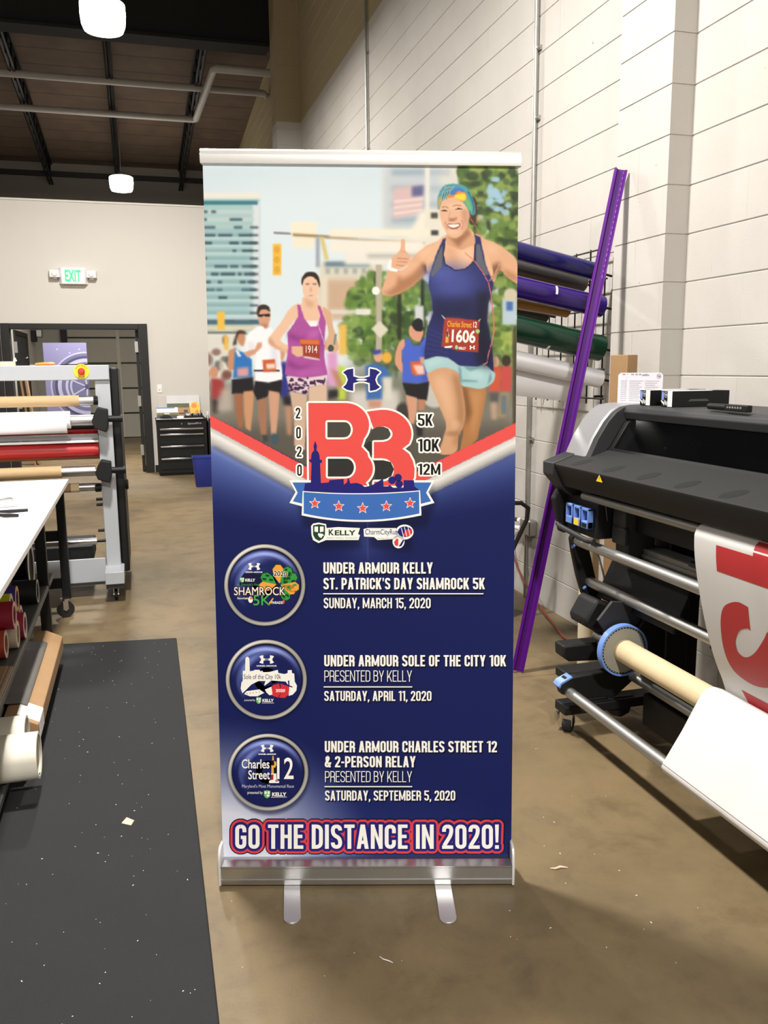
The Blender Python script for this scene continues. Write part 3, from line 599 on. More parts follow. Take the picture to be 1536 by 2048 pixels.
    A.poly(curve(F3([(275, 970), (300, 925), (350, 880), (372, 830), (372, 775), (388, 758), (408, 775), (410, 860), (452, 905), (452, 960), (425, 1002), (365, 1028), (310, 1035), (278, 1010)])), (216, 168, 136), .8)
    for a, b in (((335, 935), (440, 940)), ((330, 965), (430, 972)), ((325, 995), (400, 1005))): A.line(F3([a, b]), 1.2, (166, 116, 88), .6)
    A.line(F3([(372, 870), (405, 880)]), 1, (176, 126, 96), .6); A.poly(F3([(268, 945), (288, 950), (283, 1018), (345, 1035), (340, 1062), (262, 1045), (250, 1015)]), (234, 234, 236), .8)
    A.poly(curve(F3([(790, 720), (880, 790), (985, 670), (1035, 715), (1110, 800), (1190, 1000), (1190, 1100), (1020, 1060), (880, 1070), (760, 1060), (640, 1080), (600, 1000), (660, 830)])), (222, 176, 142), 1)
    A.poly(F3([(780, 790), (860, 850), (900, 1000), (840, 1010), (770, 900)]), (206, 156, 122), 6, .7); A.poly(F3([(900, 820), (1020, 850), (1010, 960), (930, 950)]), (234, 194, 164), 7, .8)
    # tank top
    A.poly(F3([(785, 748), (752, 760), (690, 900), (632, 1075), (618, 1170), (652, 1300), (662, 1430), (612, 1560), (585, 1760), (584, 1850), (700, 1820), (800, 1835), (900, 1905), (1060, 1915), (1130, 1890), (1212, 1965), (1190, 1700), (1152, 1500), (1160, 1350), (1192, 1250), (1206, 1160), (1140, 1000), (1088, 745), (1035, 718), (1042, 800), (1030, 960), (960, 1030), (860, 1045), (772, 990), (750, 900), (770, 800)]), (40, 44, 98), .9)
    A.ell(905, 566, 44, 34, (70, 80, 152), 26, .85); A.ell(880, 545, 24, 14, (84, 96, 168), 14, .6)
    A.poly(F3([(1060, 1240), (1190, 1240), (1160, 1350), (1152, 1500), (1190, 1700), (1205, 1930), (1060, 1900), (1040, 1560)]), (24, 24, 40), 7, .9); A.poly(F3([(660, 1300), (1040, 1300), (1040, 1500), (640, 1500)]), (30, 32, 66), 9, .8)
    for k in range(6): A.line(F3([(600, 1560 + k * 48), (680, 1600 + k * 40), (800, 1650 + k * 36)]), 1.6, (66, 72, 134), 1.2, .55)
    A.poly(F3([(748, 810), (690, 930), (642, 1090), (660, 1100), (742, 1010), (748, 930)]), (92, 96, 108), 1); A.poly(F3([(1048, 815), (1082, 800), (1128, 985), (1172, 1085), (1130, 1090), (1050, 975)]), (92, 96, 108), 1)
    A.line(F3([(770, 800), (752, 900), (772, 990), (860, 1045), (960, 1030), (1032, 960), (1044, 800)]), 2.2, (24, 26, 60), .7)
    A.line(F3([(950, 885), (1040, 965), (1110, 1060), (1165, 1160), (1190, 1300), (1210, 1480), (1212, 1600)]), 1.7, (214, 106, 106), .5); A.line(F3([(1262, 985), (1220, 1080), (1170, 1140)]), 1.4, (226, 150, 130), .5)
    A.line(F3([(1212, 1600), (1195, 1690), (1165, 1790), (1150, 1880), (1110, 1895)]), 1.6, (226, 120, 124), .5); A.line(F3([(1000, 590), (1040, 640), (1100, 740)]), 1.2, (206, 110, 96), .5)
    # ---- head
    A.poly(F7([(430, 800), (560, 860), (720, 700), (790, 820), (850, 900), (840, 1000), (640, 1080), (420, 1000), (400, 900)]), (206, 156, 122), 1.2)
    A.poly(F7([(430, 850), (540, 895), (640, 850), (740, 740), (780, 830), (650, 960), (600, 1040), (520, 960)]), (142, 96, 66), 3.5, .85)
    A.poly(curve(F7([(790, 250), (860, 310), (880, 480), (870, 640), (820, 695), (760, 660), (760, 540), (800, 420)])), (66, 50, 36), 1); A.poly(F7([(870, 540), (940, 570), (930, 640), (850, 690), (870, 620)]), (160, 140, 84), 2, .7); A.line(F7([(840, 400), (890, 430), (925, 410)]), 1.2, (60, 46, 34), .6)
    A.poly(curve(F7([(306, 430), (330, 320), (420, 280), (530, 270), (650, 320), (735, 420), (760, 520), (745, 640), (700, 770), (610, 870), (530, 896), (440, 860), (372, 750), (330, 640), (308, 540)])), (218, 172, 142), .9)
    A.poly(F7([(640, 420), (740, 480), (745, 640), (690, 770), (640, 840), (680, 680), (640, 560)]), (186, 136, 104), 3, .7); A.ell(912, 413, 18, 7, (230, 188, 158), 5, .7)
    A.poly(curve(F7([(272, 380), (285, 230), (350, 115), (440, 66), (570, 62), (690, 95), (775, 190), (825, 310), (850, 430), (848, 520), (800, 545), (752, 475), (700, 390), (640, 325), (530, 270), (420, 282), (340, 330), (305, 440), (285, 450)])), (72, 148, 160), .8)
    for k in range(7): A.line(F7([(330 + k * 16, 330 - k * 6), (350 + k * 20, 210 - k * 8), (420 + k * 18, 95)]), 1.4, (36, 62, 74) if k % 2 else (196, 214, 206), .6, .85)
    A.poly(curve(F7([(470, 215), (500, 150), (590, 120), (670, 150), (680, 190), (600, 205), (530, 240)])), (62, 116, 190), 1)
    A.poly(curve(F7([(420, 275), (450, 225), (520, 240), (590, 170), (650, 190), (705, 205), (718, 280), (680, 335), (620, 315), (530, 270)])), (226, 120, 50), .9); A.poly(curve(F7([(520, 265), (590, 215), (690, 215), (710, 290), (670, 325), (600, 300)])), (238, 206, 62), 1.2)
    A.poly(curve(F7([(690, 330), (730, 290), (790, 400), (800, 480), (750, 440)])), (120, 180, 90), 1.4, .8); A.poly(F7([(275, 300), (320, 240), (340, 320), (300, 430), (280, 440)]), (214, 156, 84), 1.6, .8); A.line(F7([(740, 180), (800, 300), (830, 430), (820, 520)]), 2.2, (30, 84, 110), .8)
    for (x0, y0), (x1, y1), (x2, y2) in (((330, 480), (380, 470), (425, 484)), ((545, 460), (590, 440), (650, 448))):
        A.line(F7([(x0, y0), (x1, y1), (x2, y2)]), 1.6, (58, 40, 34), .6); A.ell(*F7([(x1 + 2, y1 + 8)])[0], 2.6, 1.7, (50, 36, 32), .6)
    A.line(F7([(340, 425), (400, 415), (440, 435)]), 1.4, (140, 96, 72), .7); A.line(F7([(500, 412), (550, 388), (640, 400)]), 1.4, (140, 96, 72), .7)
    A.poly(F7([(440, 600), (480, 590), (540, 590), (575, 570), (560, 615), (500, 640), (450, 635)]), (150, 98, 74), 1.5, .85); A.line(F7([(470, 470), (450, 560), (440, 610)]), 1.2, (186, 138, 110), .9)
    A.poly(curve(F7([(422, 690), (450, 672), (520, 678), (590, 668), (622, 678), (600, 735), (520, 758), (450, 738)])), (142, 74, 66), .7); A.poly(curve(F7([(440, 690), (520, 684), (606, 682), (585, 720), (515, 738), (455, 722)])), (242, 232, 218), .6)
    for a in ([(395, 640), (400, 700), (430, 760)], [(640, 620), (665, 690), (640, 760)]): A.line(F7(a), 1.3, (170, 118, 92), .9)
    A.ell(*F7([(505, 800)])[0], 9, 4, (232, 190, 164), 3, .7); A.line(F7([(760, 540), (790, 610), (830, 670)]), 1.2, (216, 110, 104), .5)
    # ---- race number on the tank
    A.poly([(889.5, 635.8), (925, 637.5), (960, 642), (958, 675), (956.6, 705.5), (915, 702), (895, 694.5), (882.8, 694.5)], (158, 58, 46), .7)
    A.poly([(893, 637), (920, 638), (945, 658), (900, 660)], (182, 82, 64), 4, .6); A.ell(956, 663, 4, 4.3, (150, 206, 110), .7)
    A.line([(884, 631), (890, 638)], 1.6, (220, 220, 220), .5); A.line([(961, 638), (958, 643)], 1.4, (220, 220, 220), .5)
    A.poly([(896, 654), (897, 664), (899, 672), (893, 686), (891, 686), (894, 668)], (226, 214, 206), .6); A.rect(892, 676, 898, 686, (214, 166, 60), .8); A.rect(894, 664, 897, 675, (40, 34, 34), .7)
    # ---- ground haze under the logo, then chevron stripes
    A.ell(725, 925, 90, 62, (70, 66, 60), 26, .85)
    lo = [(398, 820), (424, 832), (727, 992), (1030, 850), (1046, 840), (1046, 1745), (398, 1745)]
    A.poly(lo, (20, 29, 84), .5)
    # blue field with its printed glows
    m = np.zeros((AH, AW), np.float32)
    yl = 868 + (xx - 424) * .53; yr = 992 - (xx - 727) * .47
    v = np.where(xx < 727, yl, yr); d = yy - v
    g = np.clip(1 - d / (70 + 95 * np.clip(np.abs(xx - 727) / 300, 0, 1)), 0, 1) ** 1.35; g *= np.clip(np.abs(xx - 727) / 150, .25, 1); m = g * (d > -4)
    w = np.clip(1 - (d - 6) / 34, 0, 1) * np.clip((np.abs(xx - 727) - 110) / 90, 0, 1) * (d > -4)
    beam = np.exp(-((xx - 735) / (30 + np.clip(yy - 1050, 0, 99) * .15)) ** 2) * np.clip(1 - np.abs(yy - 1085) / 60, 0, 1) * .45
    m2 = np.clip(m * 1.05 + beam * .6, 0, 1)[..., None]
    base = np.array([20, 29, 84], np.float32)
    col = base * (1 - m2) + np.array([112, 134, 200], np.float32) * m2
    col = col * (1 - .55 * w[..., None]) + np.array([200, 204, 222], np.float32) * .55 * w[..., None]
    # bottom-left wash
    r = np.clip(1 - np.sqrt(((xx - 560) / 560) ** 2 + ((yy - 1740) / 210) ** 2), 0, 1)[..., None] ** 1.2
    col = col * (1 - .5 * r) + np.array([70, 96, 178], np.float32) * .5 * r
    q = np.clip(1 - np.sqrt(((xx - 430) / 330) ** 2 + ((yy - 1760) / 330) ** 2), 0, 1); q = np.clip(q * 1.7, 0, 1) ** 1.25
    col = col * (1 - q[..., None]) + np.array([212, 216, 232], np.float32) * q[..., None]
    edge = np.clip((yy - (np.where(xx < 727, 832 + (xx - 424) * .53, 992 - (xx - 727) * .47))) / 2, 0, 1)[..., None]
    A.a = A.a * (1 - edge) + col * edge
    A.poly([(398, 818), (424, 832), (640, 948), (640, 975), (427, 858), (398, 843)], (222, 82, 78), .5); A.poly([(1046, 839), (1028, 848), (820, 950), (820, 976), (1027, 876), (1046, 866)], (222, 82, 78), .5)
    for k in range(30):
        f = k / 29; c = 232 - 78 * abs(f - .35) * 1.5 if f > .35 else 206 + 26 * f / .35
        c = (c, c - 2, c - 8); a = 858 + f * 34; b = 876 + f * 30
        A.poly([(398, a - 16), (427, a), (640, a + 116), (640, a + 118), (427, a + 1.8), (398, a - 14)], c, .6); A.poly([(1046, b - 10), (1027, b), (820, b + 101), (820, b + 103), (1027, b + 1.8), (1046, b - 8)], c, .6)
    A.line([(427, 894), (640, 1010)], 5, (70, 74, 100), 3, .7); A.line([(1027, 908), (820, 1008)], 5, (70, 74, 110), 3, .6)
    # soft print shadows behind the logo
    for p in ([(590, 975), (735, 1045), (850, 1010), (862, 960), (868, 1000), (850, 1050), (735, 1060), (604, 1050)], [(628, 1060), (720, 1060), (720, 1092), (628, 1092)], [(735, 1065), (822, 1065), (822, 1100), (735, 1090)]): A.poly([(x + 3, y + 5) for x, y in p], (10, 14, 44), 5, .6)
    for cx, cy in ((529.4, 1169.9), (532.4, 1359.2), (536, 1544.2)): A.ell(cx + 2, cy + 4, 82, 82, (8, 12, 40), 5, .55)
    A.rect(735.4, 990, 736.4, 1120, (90, 104, 170), .6, .6)
    return A.a
# ---------------------------------------------------------------- condensed block lettering drawn stroke by stroke
def _slant(x0, y0, x1, y1, t):
    L = math.hypot(x1 - x0, y1 - y0); h = t * L / abs(y1 - y0) / 2 if abs(y1 - y0) > 1e-6 else t / 2
    return [(x0 - h, y0), (x0 + h, y0), (x1 + h, y1), (x1 - h, y1)]
def _round(pts, r, closed=False):
    out = []; n = len(pts)
    for i, p in enumerate(pts):
        if not closed and i in (0, n - 1): out.append(p); continue
        a, b = np.array(pts[i - 1], float), np.array(pts[(i + 1) % n], float); c = np.array(p, float); la, lb = np.linalg.norm(a - c), np.linalg.norm(b - c); q = min(r, la * .5 if (closed or i > 1) else la * .98, lb * .5 if (closed or i < n - 2) else lb * .98)
        s, e = c + (a - c) / la * q, c + (b - c) / lb * q
        for k in np.linspace(0, 1, 6): out.append(tuple((1 - k) ** 2 * s + 2 * k * (1 - k) * (c * .92 + (s + e) * .04) + k * k * e))
    return out
def _stroke(pts, t, closed=False):
    p = np.array(pts, float); n = len(p); L, Rr = [], []
    for i in range(n):
        a = p[i - 1] if (i > 0 or closed) else None; b = p[(i + 1) % n] if (i < n - 1 or closed) else None
        d0 = (p[i] - a) if a is not None else (b - p[i]); d1 = (b - p[i]) if b is not None else d0
        d0 = d0 / (np.linalg.norm(d0) or 1); d1 = d1 / (np.linalg.norm(d1) or 1); m = d0 + d1; m = m / (np.linalg.norm(m) or 1); nn = np.array([-m[1], m[0]]); k = t / 2 / max(.5, float(np.dot(nn, [-d0[1], d0[0]])))
        L.append(p[i] + nn * k); Rr.append(p[i] - nn * k)
    return [[tuple(L[i]), tuple(L[(i + 1) % n]), tuple(Rr[(i + 1) % n]), tuple(Rr[i])] for i in range(n if closed else n - 1)]
def block_glyph(ch, t, w0=.45):
    """list of polygons (y up, cap height 1) and the width of a letter"""
    w = {'N': w0 * 1.06, 'I': t, '1': t * 1.9, 'M': w0 * 1.42, '.': t, ',': t, "'": t * .8, '!': t, '-': .24, ' ': .17, 'L': w0 * .86, 'E': w0 * .86, 'F': w0 * .84, 'A': w0 * 1.08, 'Y': w0 * 1.06, '&': w0 * 1.16, 'T': w0 * .94, 'K': w0 * 1.04}.get(ch, w0)
    l, r, b, u, m = t / 2, w - t / 2, t / 2, 1 - t / 2, .5; R_ = .19; P = []
    V = lambda x, y0=0, y1=1: P.append([(x - t / 2, y0), (x + t / 2, y0), (x + t / 2, y1), (x - t / 2, y1)])
    th = t * .9; H = lambda y, x0=0, x1=w: P.append([(x0, y - th / 2), (x1, y - th / 2), (x1, y + th / 2), (x0, y + th / 2)])
    S_ = lambda *a: P.append(_slant(*a, t)); S2 = lambda *a: P.append(_slant(*a, t * .74)); C_ = lambda pts, cl=False, q=R_: P.extend(_stroke(_round(pts, q, cl), t, cl))
    hb, hu = th / 2, 1 - th / 2
    if ch in 'O0': C_([(l, b), (r, b), (r, u), (l, u)], True)
    elif ch == 'C': C_([(r, .36), (r, b), (l, b), (l, u), (r, u), (r, .64)])
    elif ch == 'G': C_([(r, .68), (r, u), (l, u), (l, b), (r, b), (r, .50)]); H(.47, w * .5, w)
    elif ch == 'D': V(l); C_([(l, b), (r, b), (r, u), (l, u)])
    elif ch == 'U': C_([(l, 1), (l, b), (r, b), (r, 1)])
    elif ch == 'J': C_([(l, .3), (l, b), (r, b), (r, 1)])
    elif ch == 'S': C_([(l, .26), (l, b), (r, b), (r, .44), (l, .57), (l, u), (r, u), (r, .755)], False, .17)
    elif ch == '2': C_([(l, .70), (l, u), (r, u), (r, .60), (l + .01, .13)], False, .16); H(hb)
    elif ch == '3': C_([(l, .72), (l, u), (r, u), (r, .53), (l + .08, .53)]); C_([(l + .08, .53), (r, .53), (r, b), (l, b), (l, .28)])
    elif ch == '4': S_(l, .28, r - t * .6, 1); H(.25); V(r - t * .3, 0, .5)
    elif ch == '5': H(hu, l - t / 2, w); V(l, .52, 1); C_([(l, .585), (r, .585), (r, b), (l, b), (l, .27)])
    elif ch == '6': C_([(r, .72), (r, u), (l, u), (l, b), (r, b), (r, .56), (l, .56)])
    elif ch == '9': C_([(l, .28), (l, b), (r, b), (r, u), (l, u), (l, .44), (r, .44)])
    elif ch == '1': V(w - t / 2); P.append([(0, .80), (w - t, .86), (w - t / 2, 1), (w - t * .7, 1), (0, .92)])
    elif ch == 'E': V(l); H(hb); H(m + .01, 0, w * .9); H(hu)
    elif ch == 'F': V(l); H(m, 0, w * .9); H(hu)
    elif ch == 'L': V(l); H(hb)
    elif ch == 'T': V(w / 2); H(hu)
    elif ch == 'I': V(l)
    elif ch == 'H': V(l); V(r); H(m + .01)
    elif ch == 'N': V(l); V(r); S2(l * 1.0, 1, r * 1.0, 0)
    elif ch == 'M': V(l); V(r); S2(l * 1.0, 1, w / 2, .1); S2(r, 1, w / 2, .1)
    elif ch == 'A': S_(t * .52, 0, w / 2 - t * .06, 1); S_(w - t * .52, 0, w / 2 + t * .06, 1); H(.27, w * .2, w * .8)
    elif ch == 'K': V(l); S_(l + t * .3, .30, r - t * .04, 1); S_(l + w * .26, .58, r + t * .02, 0)
    elif ch == 'P': V(l); C_([(l, u), (r, u), (r, .43), (l, .43)])
    elif ch == 'R': V(l); C_([(l, u), (r, u), (r, .47), (l, .47)]); C_([(w * .5, .47), (r * .985, .47), (r, .30), (r, 0)], False, .1)
    elif ch == 'B': V(l); C_([(l, u), (r * .96, u), (r * .96, .53), (l, .53)]); C_([(l, .53), (r, .53), (r, b), (l, b)])
    elif ch == 'Y': S_(t * .5, 1, w / 2, .38); S_(w - t * .5, 1, w / 2, .38); V(w / 2, 0, .44)
    elif ch == '&': C_([(w * .86, .0), (l + .06, .62), (l + .06, u), (w * .62, u), (w * .62, .66), (l, .42), (l, b), (w * .66, b), (w * .92, .45)], False, .13)
    elif ch == '.': P.append([(0, 0), (t, 0), (t, t), (0, t)])
    elif ch == ',': P.append([(0, .0), (t, 0), (t * .35, -.16), (0, -.16)]); P.append([(0, 0), (t, 0), (t, t), (0, t)])
    elif ch == "'": P.append([(0, 1), (t * .8, 1), (t * .62, .7), (t * .15, .7)])
    elif ch == '!': P.append([(0, 1), (t, 1), (t * .84, .26), (t * .16, .26)]); P.append([(0, 0), (t, 0), (t, t * .95), (0, t * .95)])
    elif ch == '-': H(.44)
    return P, w
def block_text(body, t, gap=.075):
    out, x = [], 0.0
    for i, ch in enumerate(body):
        g, w = block_glyph(ch, t); out += [[(px + x, py) for px, py in p] for p in g]; x += w + (gap if ch != ' ' else gap)
    return out, x - gap
# ---------------------------------------------------------------- roll-up banner
BO = Vector((.5535, 2.1485, 0)); BU = Vector((.9585, -.2850, 0)); BN = Vector((-.2850, -.9585, 0)); BZ = Vector((0, 0, 1))   # front centre of the base, along it, toward the viewer
HM = np.array([[0.0012842434, -1.5639538e-05, -0.91457955], [-5.1888662e-06, -0.0013677401, 2.33788], [4.5902857e-06, -7.2392861e-05, 1.0]])   # artwork coordinates -> metres on the panel
PB = BO - BN * .05 + BZ * .075; BD = (-BN * .076 + BZ * 1.95).normalized(); BF = BU.cross(BD); BF = BF if BF.dot(BN) > 0 else -BF
ART_GAIN = 1.0
def panel_uv(p):
    p = np.asarray(p, float); q = np.c_[p, np.ones(len(p))] @ HM.T; return q[:, :2] / q[:, 2:]
class Print:
    def __init__(s): s.v, s.c, s.f, s.n = [], [], [], 0
    def add(s, pts, faces, cols, layer, lift=None):
        uv = panel_uv(pts); off = (layer if lift is None else layer + np.asarray(lift)[:, None]) * .00016
        P = np.array(PB)[None] + uv[:, :1] * np.array(BU)[None] + uv[:, 1:] * np.array(BD)[None] + np.array(BF)[None] * off
        s.v.append(P); s.f.append((np.asarray(faces, object), s.n)); s.n += len(P)
        cols = np.asarray(cols, float); cols = np.tile(cols, (len(P), 1)) if cols.ndim == 1 else cols
        x = np.clip(cols / 255, 0, 1); x = np.where(x <= .04045, x / 12.92, ((x + .055) / 1.055) ** 2.4) * ART_GAIN
        s.c.append(np.c_[x, np.ones(len(x))])
    def poly(s, pts, col, layer=1):
        bm = bmesh.new(); vs = [bm.verts.new((x, y, 0)) for x, y in pts]; f = bm.faces.new(vs); f.normal_update(); r = bmesh.ops.triangulate(bm, faces=[f])
        bm.verts.index_update(); fs = [tuple(v.index for v in q.verts) for q in bm.faces]; bm.free(); s.add(pts, fs, col, layer)
    def ell(s, cx, cy, rx, ry, col, layer=1, n=40): s.poly([(cx + rx * math.cos(t), cy + ry * math.sin(t)) for t in (2 * math.pi * i / n for i in range(n))], col, layer)
    def text(s, body, box, col, layer=1, bold=0.0, outline=(), rot=0.0, shadow=None, spacing=1.0, shear=0.0):
        """lettering fitted to box (x0, y0, x1, y1); outline = [(extra weight, colour, layer)]"""
        v, f = text_mesh(body, bold, spacing, shear); lo, hi = v.min(0), v.max(0); x0, y0, x1, y1 = box
        kx, ky = (x1 - x0) / (hi[0] - lo[0]), (y1 - y0) / (hi[1] - lo[1]); cx, cy = (x0 + x1) / 2, (y0 + y1) / 2; ca, sa = math.cos(rot), math.sin(rot)
        def mp(q, dx=0, dy=0):
            X = x0 + (q[:, 0] - lo[0]) * kx - cx; Y = y1 - (q[:, 1] - lo[1]) * ky - cy
            return np.c_[cx + X * ca - Y * sa + dx, cy + X * sa + Y * ca + dy]
        for w, c, l in outline:
            # the wider rim: copies of the letters shifted around
            for a in range(16):
                t = 2 * math.pi * a / 16; s.add(mp(v, w * math.cos(t), w * math.sin(t)), f, c, l + a * .035)
        if shadow: s.add(mp(v, shadow[0], shadow[1]), f, shadow[2], layer - .5)
        s.add(mp(v), f, col, layer)
    def block(s, body, x0, x1, yt, yb, col, layer, t=.17, outline=(), shadow=None, gap=.075):
        """condensed block capitals filling x0..x1 between cap line yt and base line yb"""
        P, W_ = block_text(body, t, gap); k = (x1 - x0) / W_; h = yb - yt; v, f, lf = [], [], []
        for i, p in enumerate(P): f.append(tuple(range(len(v), len(v) + len(p)))); lf += [(i % 14) * .03] * len(p); v += [(x0 + x * k, yb - y * h) for x, y in p]
        v = np.array(v)
        for w, c, l in outline:
            for a in range(18): q = 2 * math.pi * a / 18; s.add(v + np.array([[w * math.cos(q), w * math.sin(q)]]), f, c, l + a * .04, lf)
        if shadow: s.add(v + np.array([[shadow[0], shadow[1]]]), f, shadow[2], layer - .6, lf)
        s.add(v, f, col, layer + .3, lf)
    def rim(s, pts, w, col, layer, n=16):
        """polygon grown by w (rounded): its copies shifted around"""
        for a in range(n): t = 2 * math.pi * a / n; s.poly([(x + w * math.cos(t), y + w * math.sin(t)) for x, y in pts], col, layer + a * .03)
    def build(s, name, m, parent):
        V = np.concatenate(s.v); Cc = np.concatenate(s.c); F = [tuple(int(i) + k for i in f) for fs, k in s.f for f in fs]
        o = ORG[parent.name]; me = bpy.data.meshes.new(name); V = V - np.array(o)
        ln = np.array([len(f) for f in F], np.int32); st = np.r_[0, np.cumsum(ln)[:-1]].astype(np.int32)
        me.vertices.add(len(V)); me.vertices.foreach_set('co', V.astype(np.float32).ravel()); me.loops.add(int(ln.sum())); me.loops.foreach_set('vertex_index', np.fromiter((i for f in F for i in f), np.int32))
        me.polygons.add(len(F)); me.polygons.foreach_set('loop_start', st); me.update(calc_edges=True); me.validate()
        at = me.color_attributes.new('print', 'FLOAT_COLOR', 'POINT'); at.data.foreach_set('color', Cc.astype(np.float32).ravel())
        me.materials.append(m); ob = bpy.data.objects.new(name, me); COL.objects.link(ob); ob.parent = parent; ORG[ob.name] = o; return ob

def print_mat():
    m = bpy.data.materials.new('printed vinyl'); m.use_nodes = True; N, L = nodes(m); b = N['Principled BSDF']
    a = N.new('ShaderNodeAttribute'); a.attribute_name = 'print'; L.new(a.outputs['Color'], b.inputs['Base Color'])
    n = N.new('ShaderNodeTexNoise'); n.inputs['Scale'].default_value = 900; bp = N.new('ShaderNodeBump'); bp.inputs['Strength'].default_value = .05; bp.inputs['Distance'].default_value = .0005
    L.new(n.outputs['Fac'], bp.inputs['Height']); L.new(bp.outputs[0], b.inputs['Normal']); b.inputs['Roughness'].default_value = .45; b.inputs['Specular IOR Level'].default_value = .16; return m

def make_print():
    P = Print(); a = paint_banner()
    def grid(x0, y0, x1, y1, st):
        nx, ny = int(round((x1 - x0) / st)) + 1, int(round((y1 - y0) / st)) + 1
        xs, ys = np.linspace(x0, x1, nx), np.linspace(y0, y1, ny); X, Y = np.meshgrid(xs, ys)
        # the panel narrows and leans a little: pull the rows onto its two edges
        lf = 405 + (Y - 320) * (41.5 / 1412); rt = 1037 + (Y - 327) * (-15 / 1402); XX = lf + (X - x0) / (x1 - x0) * (rt - lf)
        ci = a[np.clip((Y - AY0).round().astype(int), 0, AH - 1), np.clip((XX - AX0).round().astype(int), 0, AW - 1)].reshape(-1, 3)
        q = (np.arange(ny - 1)[:, None] * nx + np.arange(nx - 1)[None]).ravel()
        P.add(np.c_[XX.ravel(), Y.ravel()], np.c_[q, q + nx, q + nx + 1, q + 1].tolist(), ci, 0)
    grid(405, 316, 1037, 1006, 1.25); grid(405, 1006, 1037, 1742, 3.0)
    WH, BK, NV, RD, BL = (240, 239, 234), (22, 22, 22), (34, 32, 112), (222, 80, 76), (60, 106, 182)
    F5 = fr(560, 780, 4.518)
    # ---- event lines
    sh = (2.2, 3.2, (8, 12, 38))
    for body, x0, x1, yt, yb, w_ in (('UNDER ARMOUR KELLY', 646.8, 865.3, 1124.6, 1147, .165), ("ST. PATRICK'S DAY SHAMROCK 5K", 646.8, 969.5, 1155.5, 1178.5, .165), ('UNDER ARMOUR SOLE OF THE CITY 10K', 648.4, 1012, 1310, 1332.5, .165),
                                 ('UNDER ARMOUR CHARLES STREET 12', 649.5, 993.8, 1481.8, 1504.3, .165), ('& 2-PERSON RELAY', 649.5, 831, 1512, 1534.3, .165), ('PRESENTED BY KELLY', 648.7, 823.7, 1340.6, 1363, .075), ('PRESENTED BY KELLY', 650, 823.7, 1542, 1563.9, .075),
                                 ('SUNDAY, MARCH 15, 2020', 647.3, 861.2, 1195.7, 1216.2, .14), ('SATURDAY, APRIL 11, 2020', 648.4, 862.8, 1381.7, 1401.6, .15), ('SATURDAY, SEPTEMBER 5, 2020', 650, 910.4, 1580.8, 1600.8, .15)):
        P.block(body, x0, x1, yt, yb, WH, 4, w_, shadow=sh)
    for x0, x1, y in ((646.5, 966.7, 1187.3), (647.3, 824.5, 1373.6), (649, 824.3, 1573)):
        P.poly([(x0 + 2, y + 2), (x1 + 2, y + 2), (x1 + 2, y + 5), (x0 + 2, y + 5)], (8, 12, 38), 3); P.poly([(x0, y - 1.1), (x1, y - 1.1), (x1, y + 1.1), (x0, y + 1.1)], WH, 4)
    P.block('GO THE DISTANCE IN 2020!', 470.5, 997.5, 1648.5, 1697, WH, 8, .155, outline=[(12.0, (12, 14, 40), 2), (9.8, (212, 66, 72), 3.5), (5.4, NV, 5.5)], gap=.085)
    # ---- emblem: B3 with skyline, ribbon and stars
    def arc(cx, cy, rx, ry, a0, a1, n=14): return [(cx + rx * math.cos(R(t)), cy + ry * math.sin(R(t))) for t in np.linspace(a0, a1, n)]
    three = [(785, 195)] + arc(930, 400, 258, 222, -100, 0, 12) + [(1183, 440), (1165, 485), (1105, 530), (1165, 575), (1200, 640), (1216, 710), (1212, 790), (1180, 860), (850, 870), (850, 828)] + arc(925, 722, 105, 105, 90, -90, 10) + [(848, 617), (848, 470)] + [(930, 468)] + arc(925, 398, 92, 70, 80, -90, 9) + [(845, 345)]
    B = [(255, 117), (560, 117)] + arc(590, 315, 215, 198, -85, 38, 14) + [(735, 512), (790, 570)] + arc(640, 710, 200, 170, -38, 48, 10) + [(790, 862), (262, 862)]
    h1 = [(428, 290), (570, 290)] + arc(585, 358, 55, 68, -80, 80, 10) + [(570, 428), (428, 428)]; h2 = [(432, 620), (590, 620)] + arc(600, 700, 68, 80, -80, 80, 10) + [(590, 782), (432, 782)]
    grey, grey2 = (70, 68, 62), (48, 48, 46)
    P.rim(F5(three), 3.9, WH, 2); P.poly(F5(three), RD, 2.6)
    P.rim(F5(B), 3.9, WH, 3); P.poly(F5(B), RD, 3.6)
    for h, c in ((h1, grey), (h2, grey2)):
        P.rim(F5(h), 3.9, WH, 4); P.poly(F5(h), c, 4.6)
    # dark street showing between the figures
    P.poly(F5([(838, 350), (880, 334), (930, 330), (980, 350), (998, 400), (975, 440), (930, 452), (836, 454), (808, 440), (822, 390)]), grey, 2.75); P.poly(F5([(745, 512), (800, 466), (832, 466), (832, 590), (812, 578)]), grey2, 2.75)
    P.poly(F5([(846, 640), (930, 634), (1000, 650), (1030, 715), (1005, 780), (950, 800), (860, 806), (858, 700)]), grey2, 2.75)
    sky = [(215, 915), (225, 845), (278, 835), (285, 660), (262, 640), (262, 630), (280, 625), (283, 590), (290, 565), (308, 545), (303, 505), (312, 475), (318, 460), (325, 478), (334, 505), (330, 545), (348, 562), (358, 595), (360, 628), (380, 632), (378, 655), (362, 662), (370, 840), (440, 835), (447, 815), (575, 803), (577, 855), (605, 835), (612, 798), (622, 798), (635, 845), (690, 838), (730, 850), (765, 875), (822, 865), (932, 800), (935, 870), (980, 870), (985, 855), (1030, 888), (1115, 888), (1117, 815), (1210, 815), (1214, 870), (1264, 908), (735, 936)]
    P.poly(F5(sky), NV, 5.2)
    for x, y in ((1012, 815), (1066, 792), (1076, 850)): P.ell(*F5([(x, y)])[0], 7.6, 7.6, NV, 5.2)
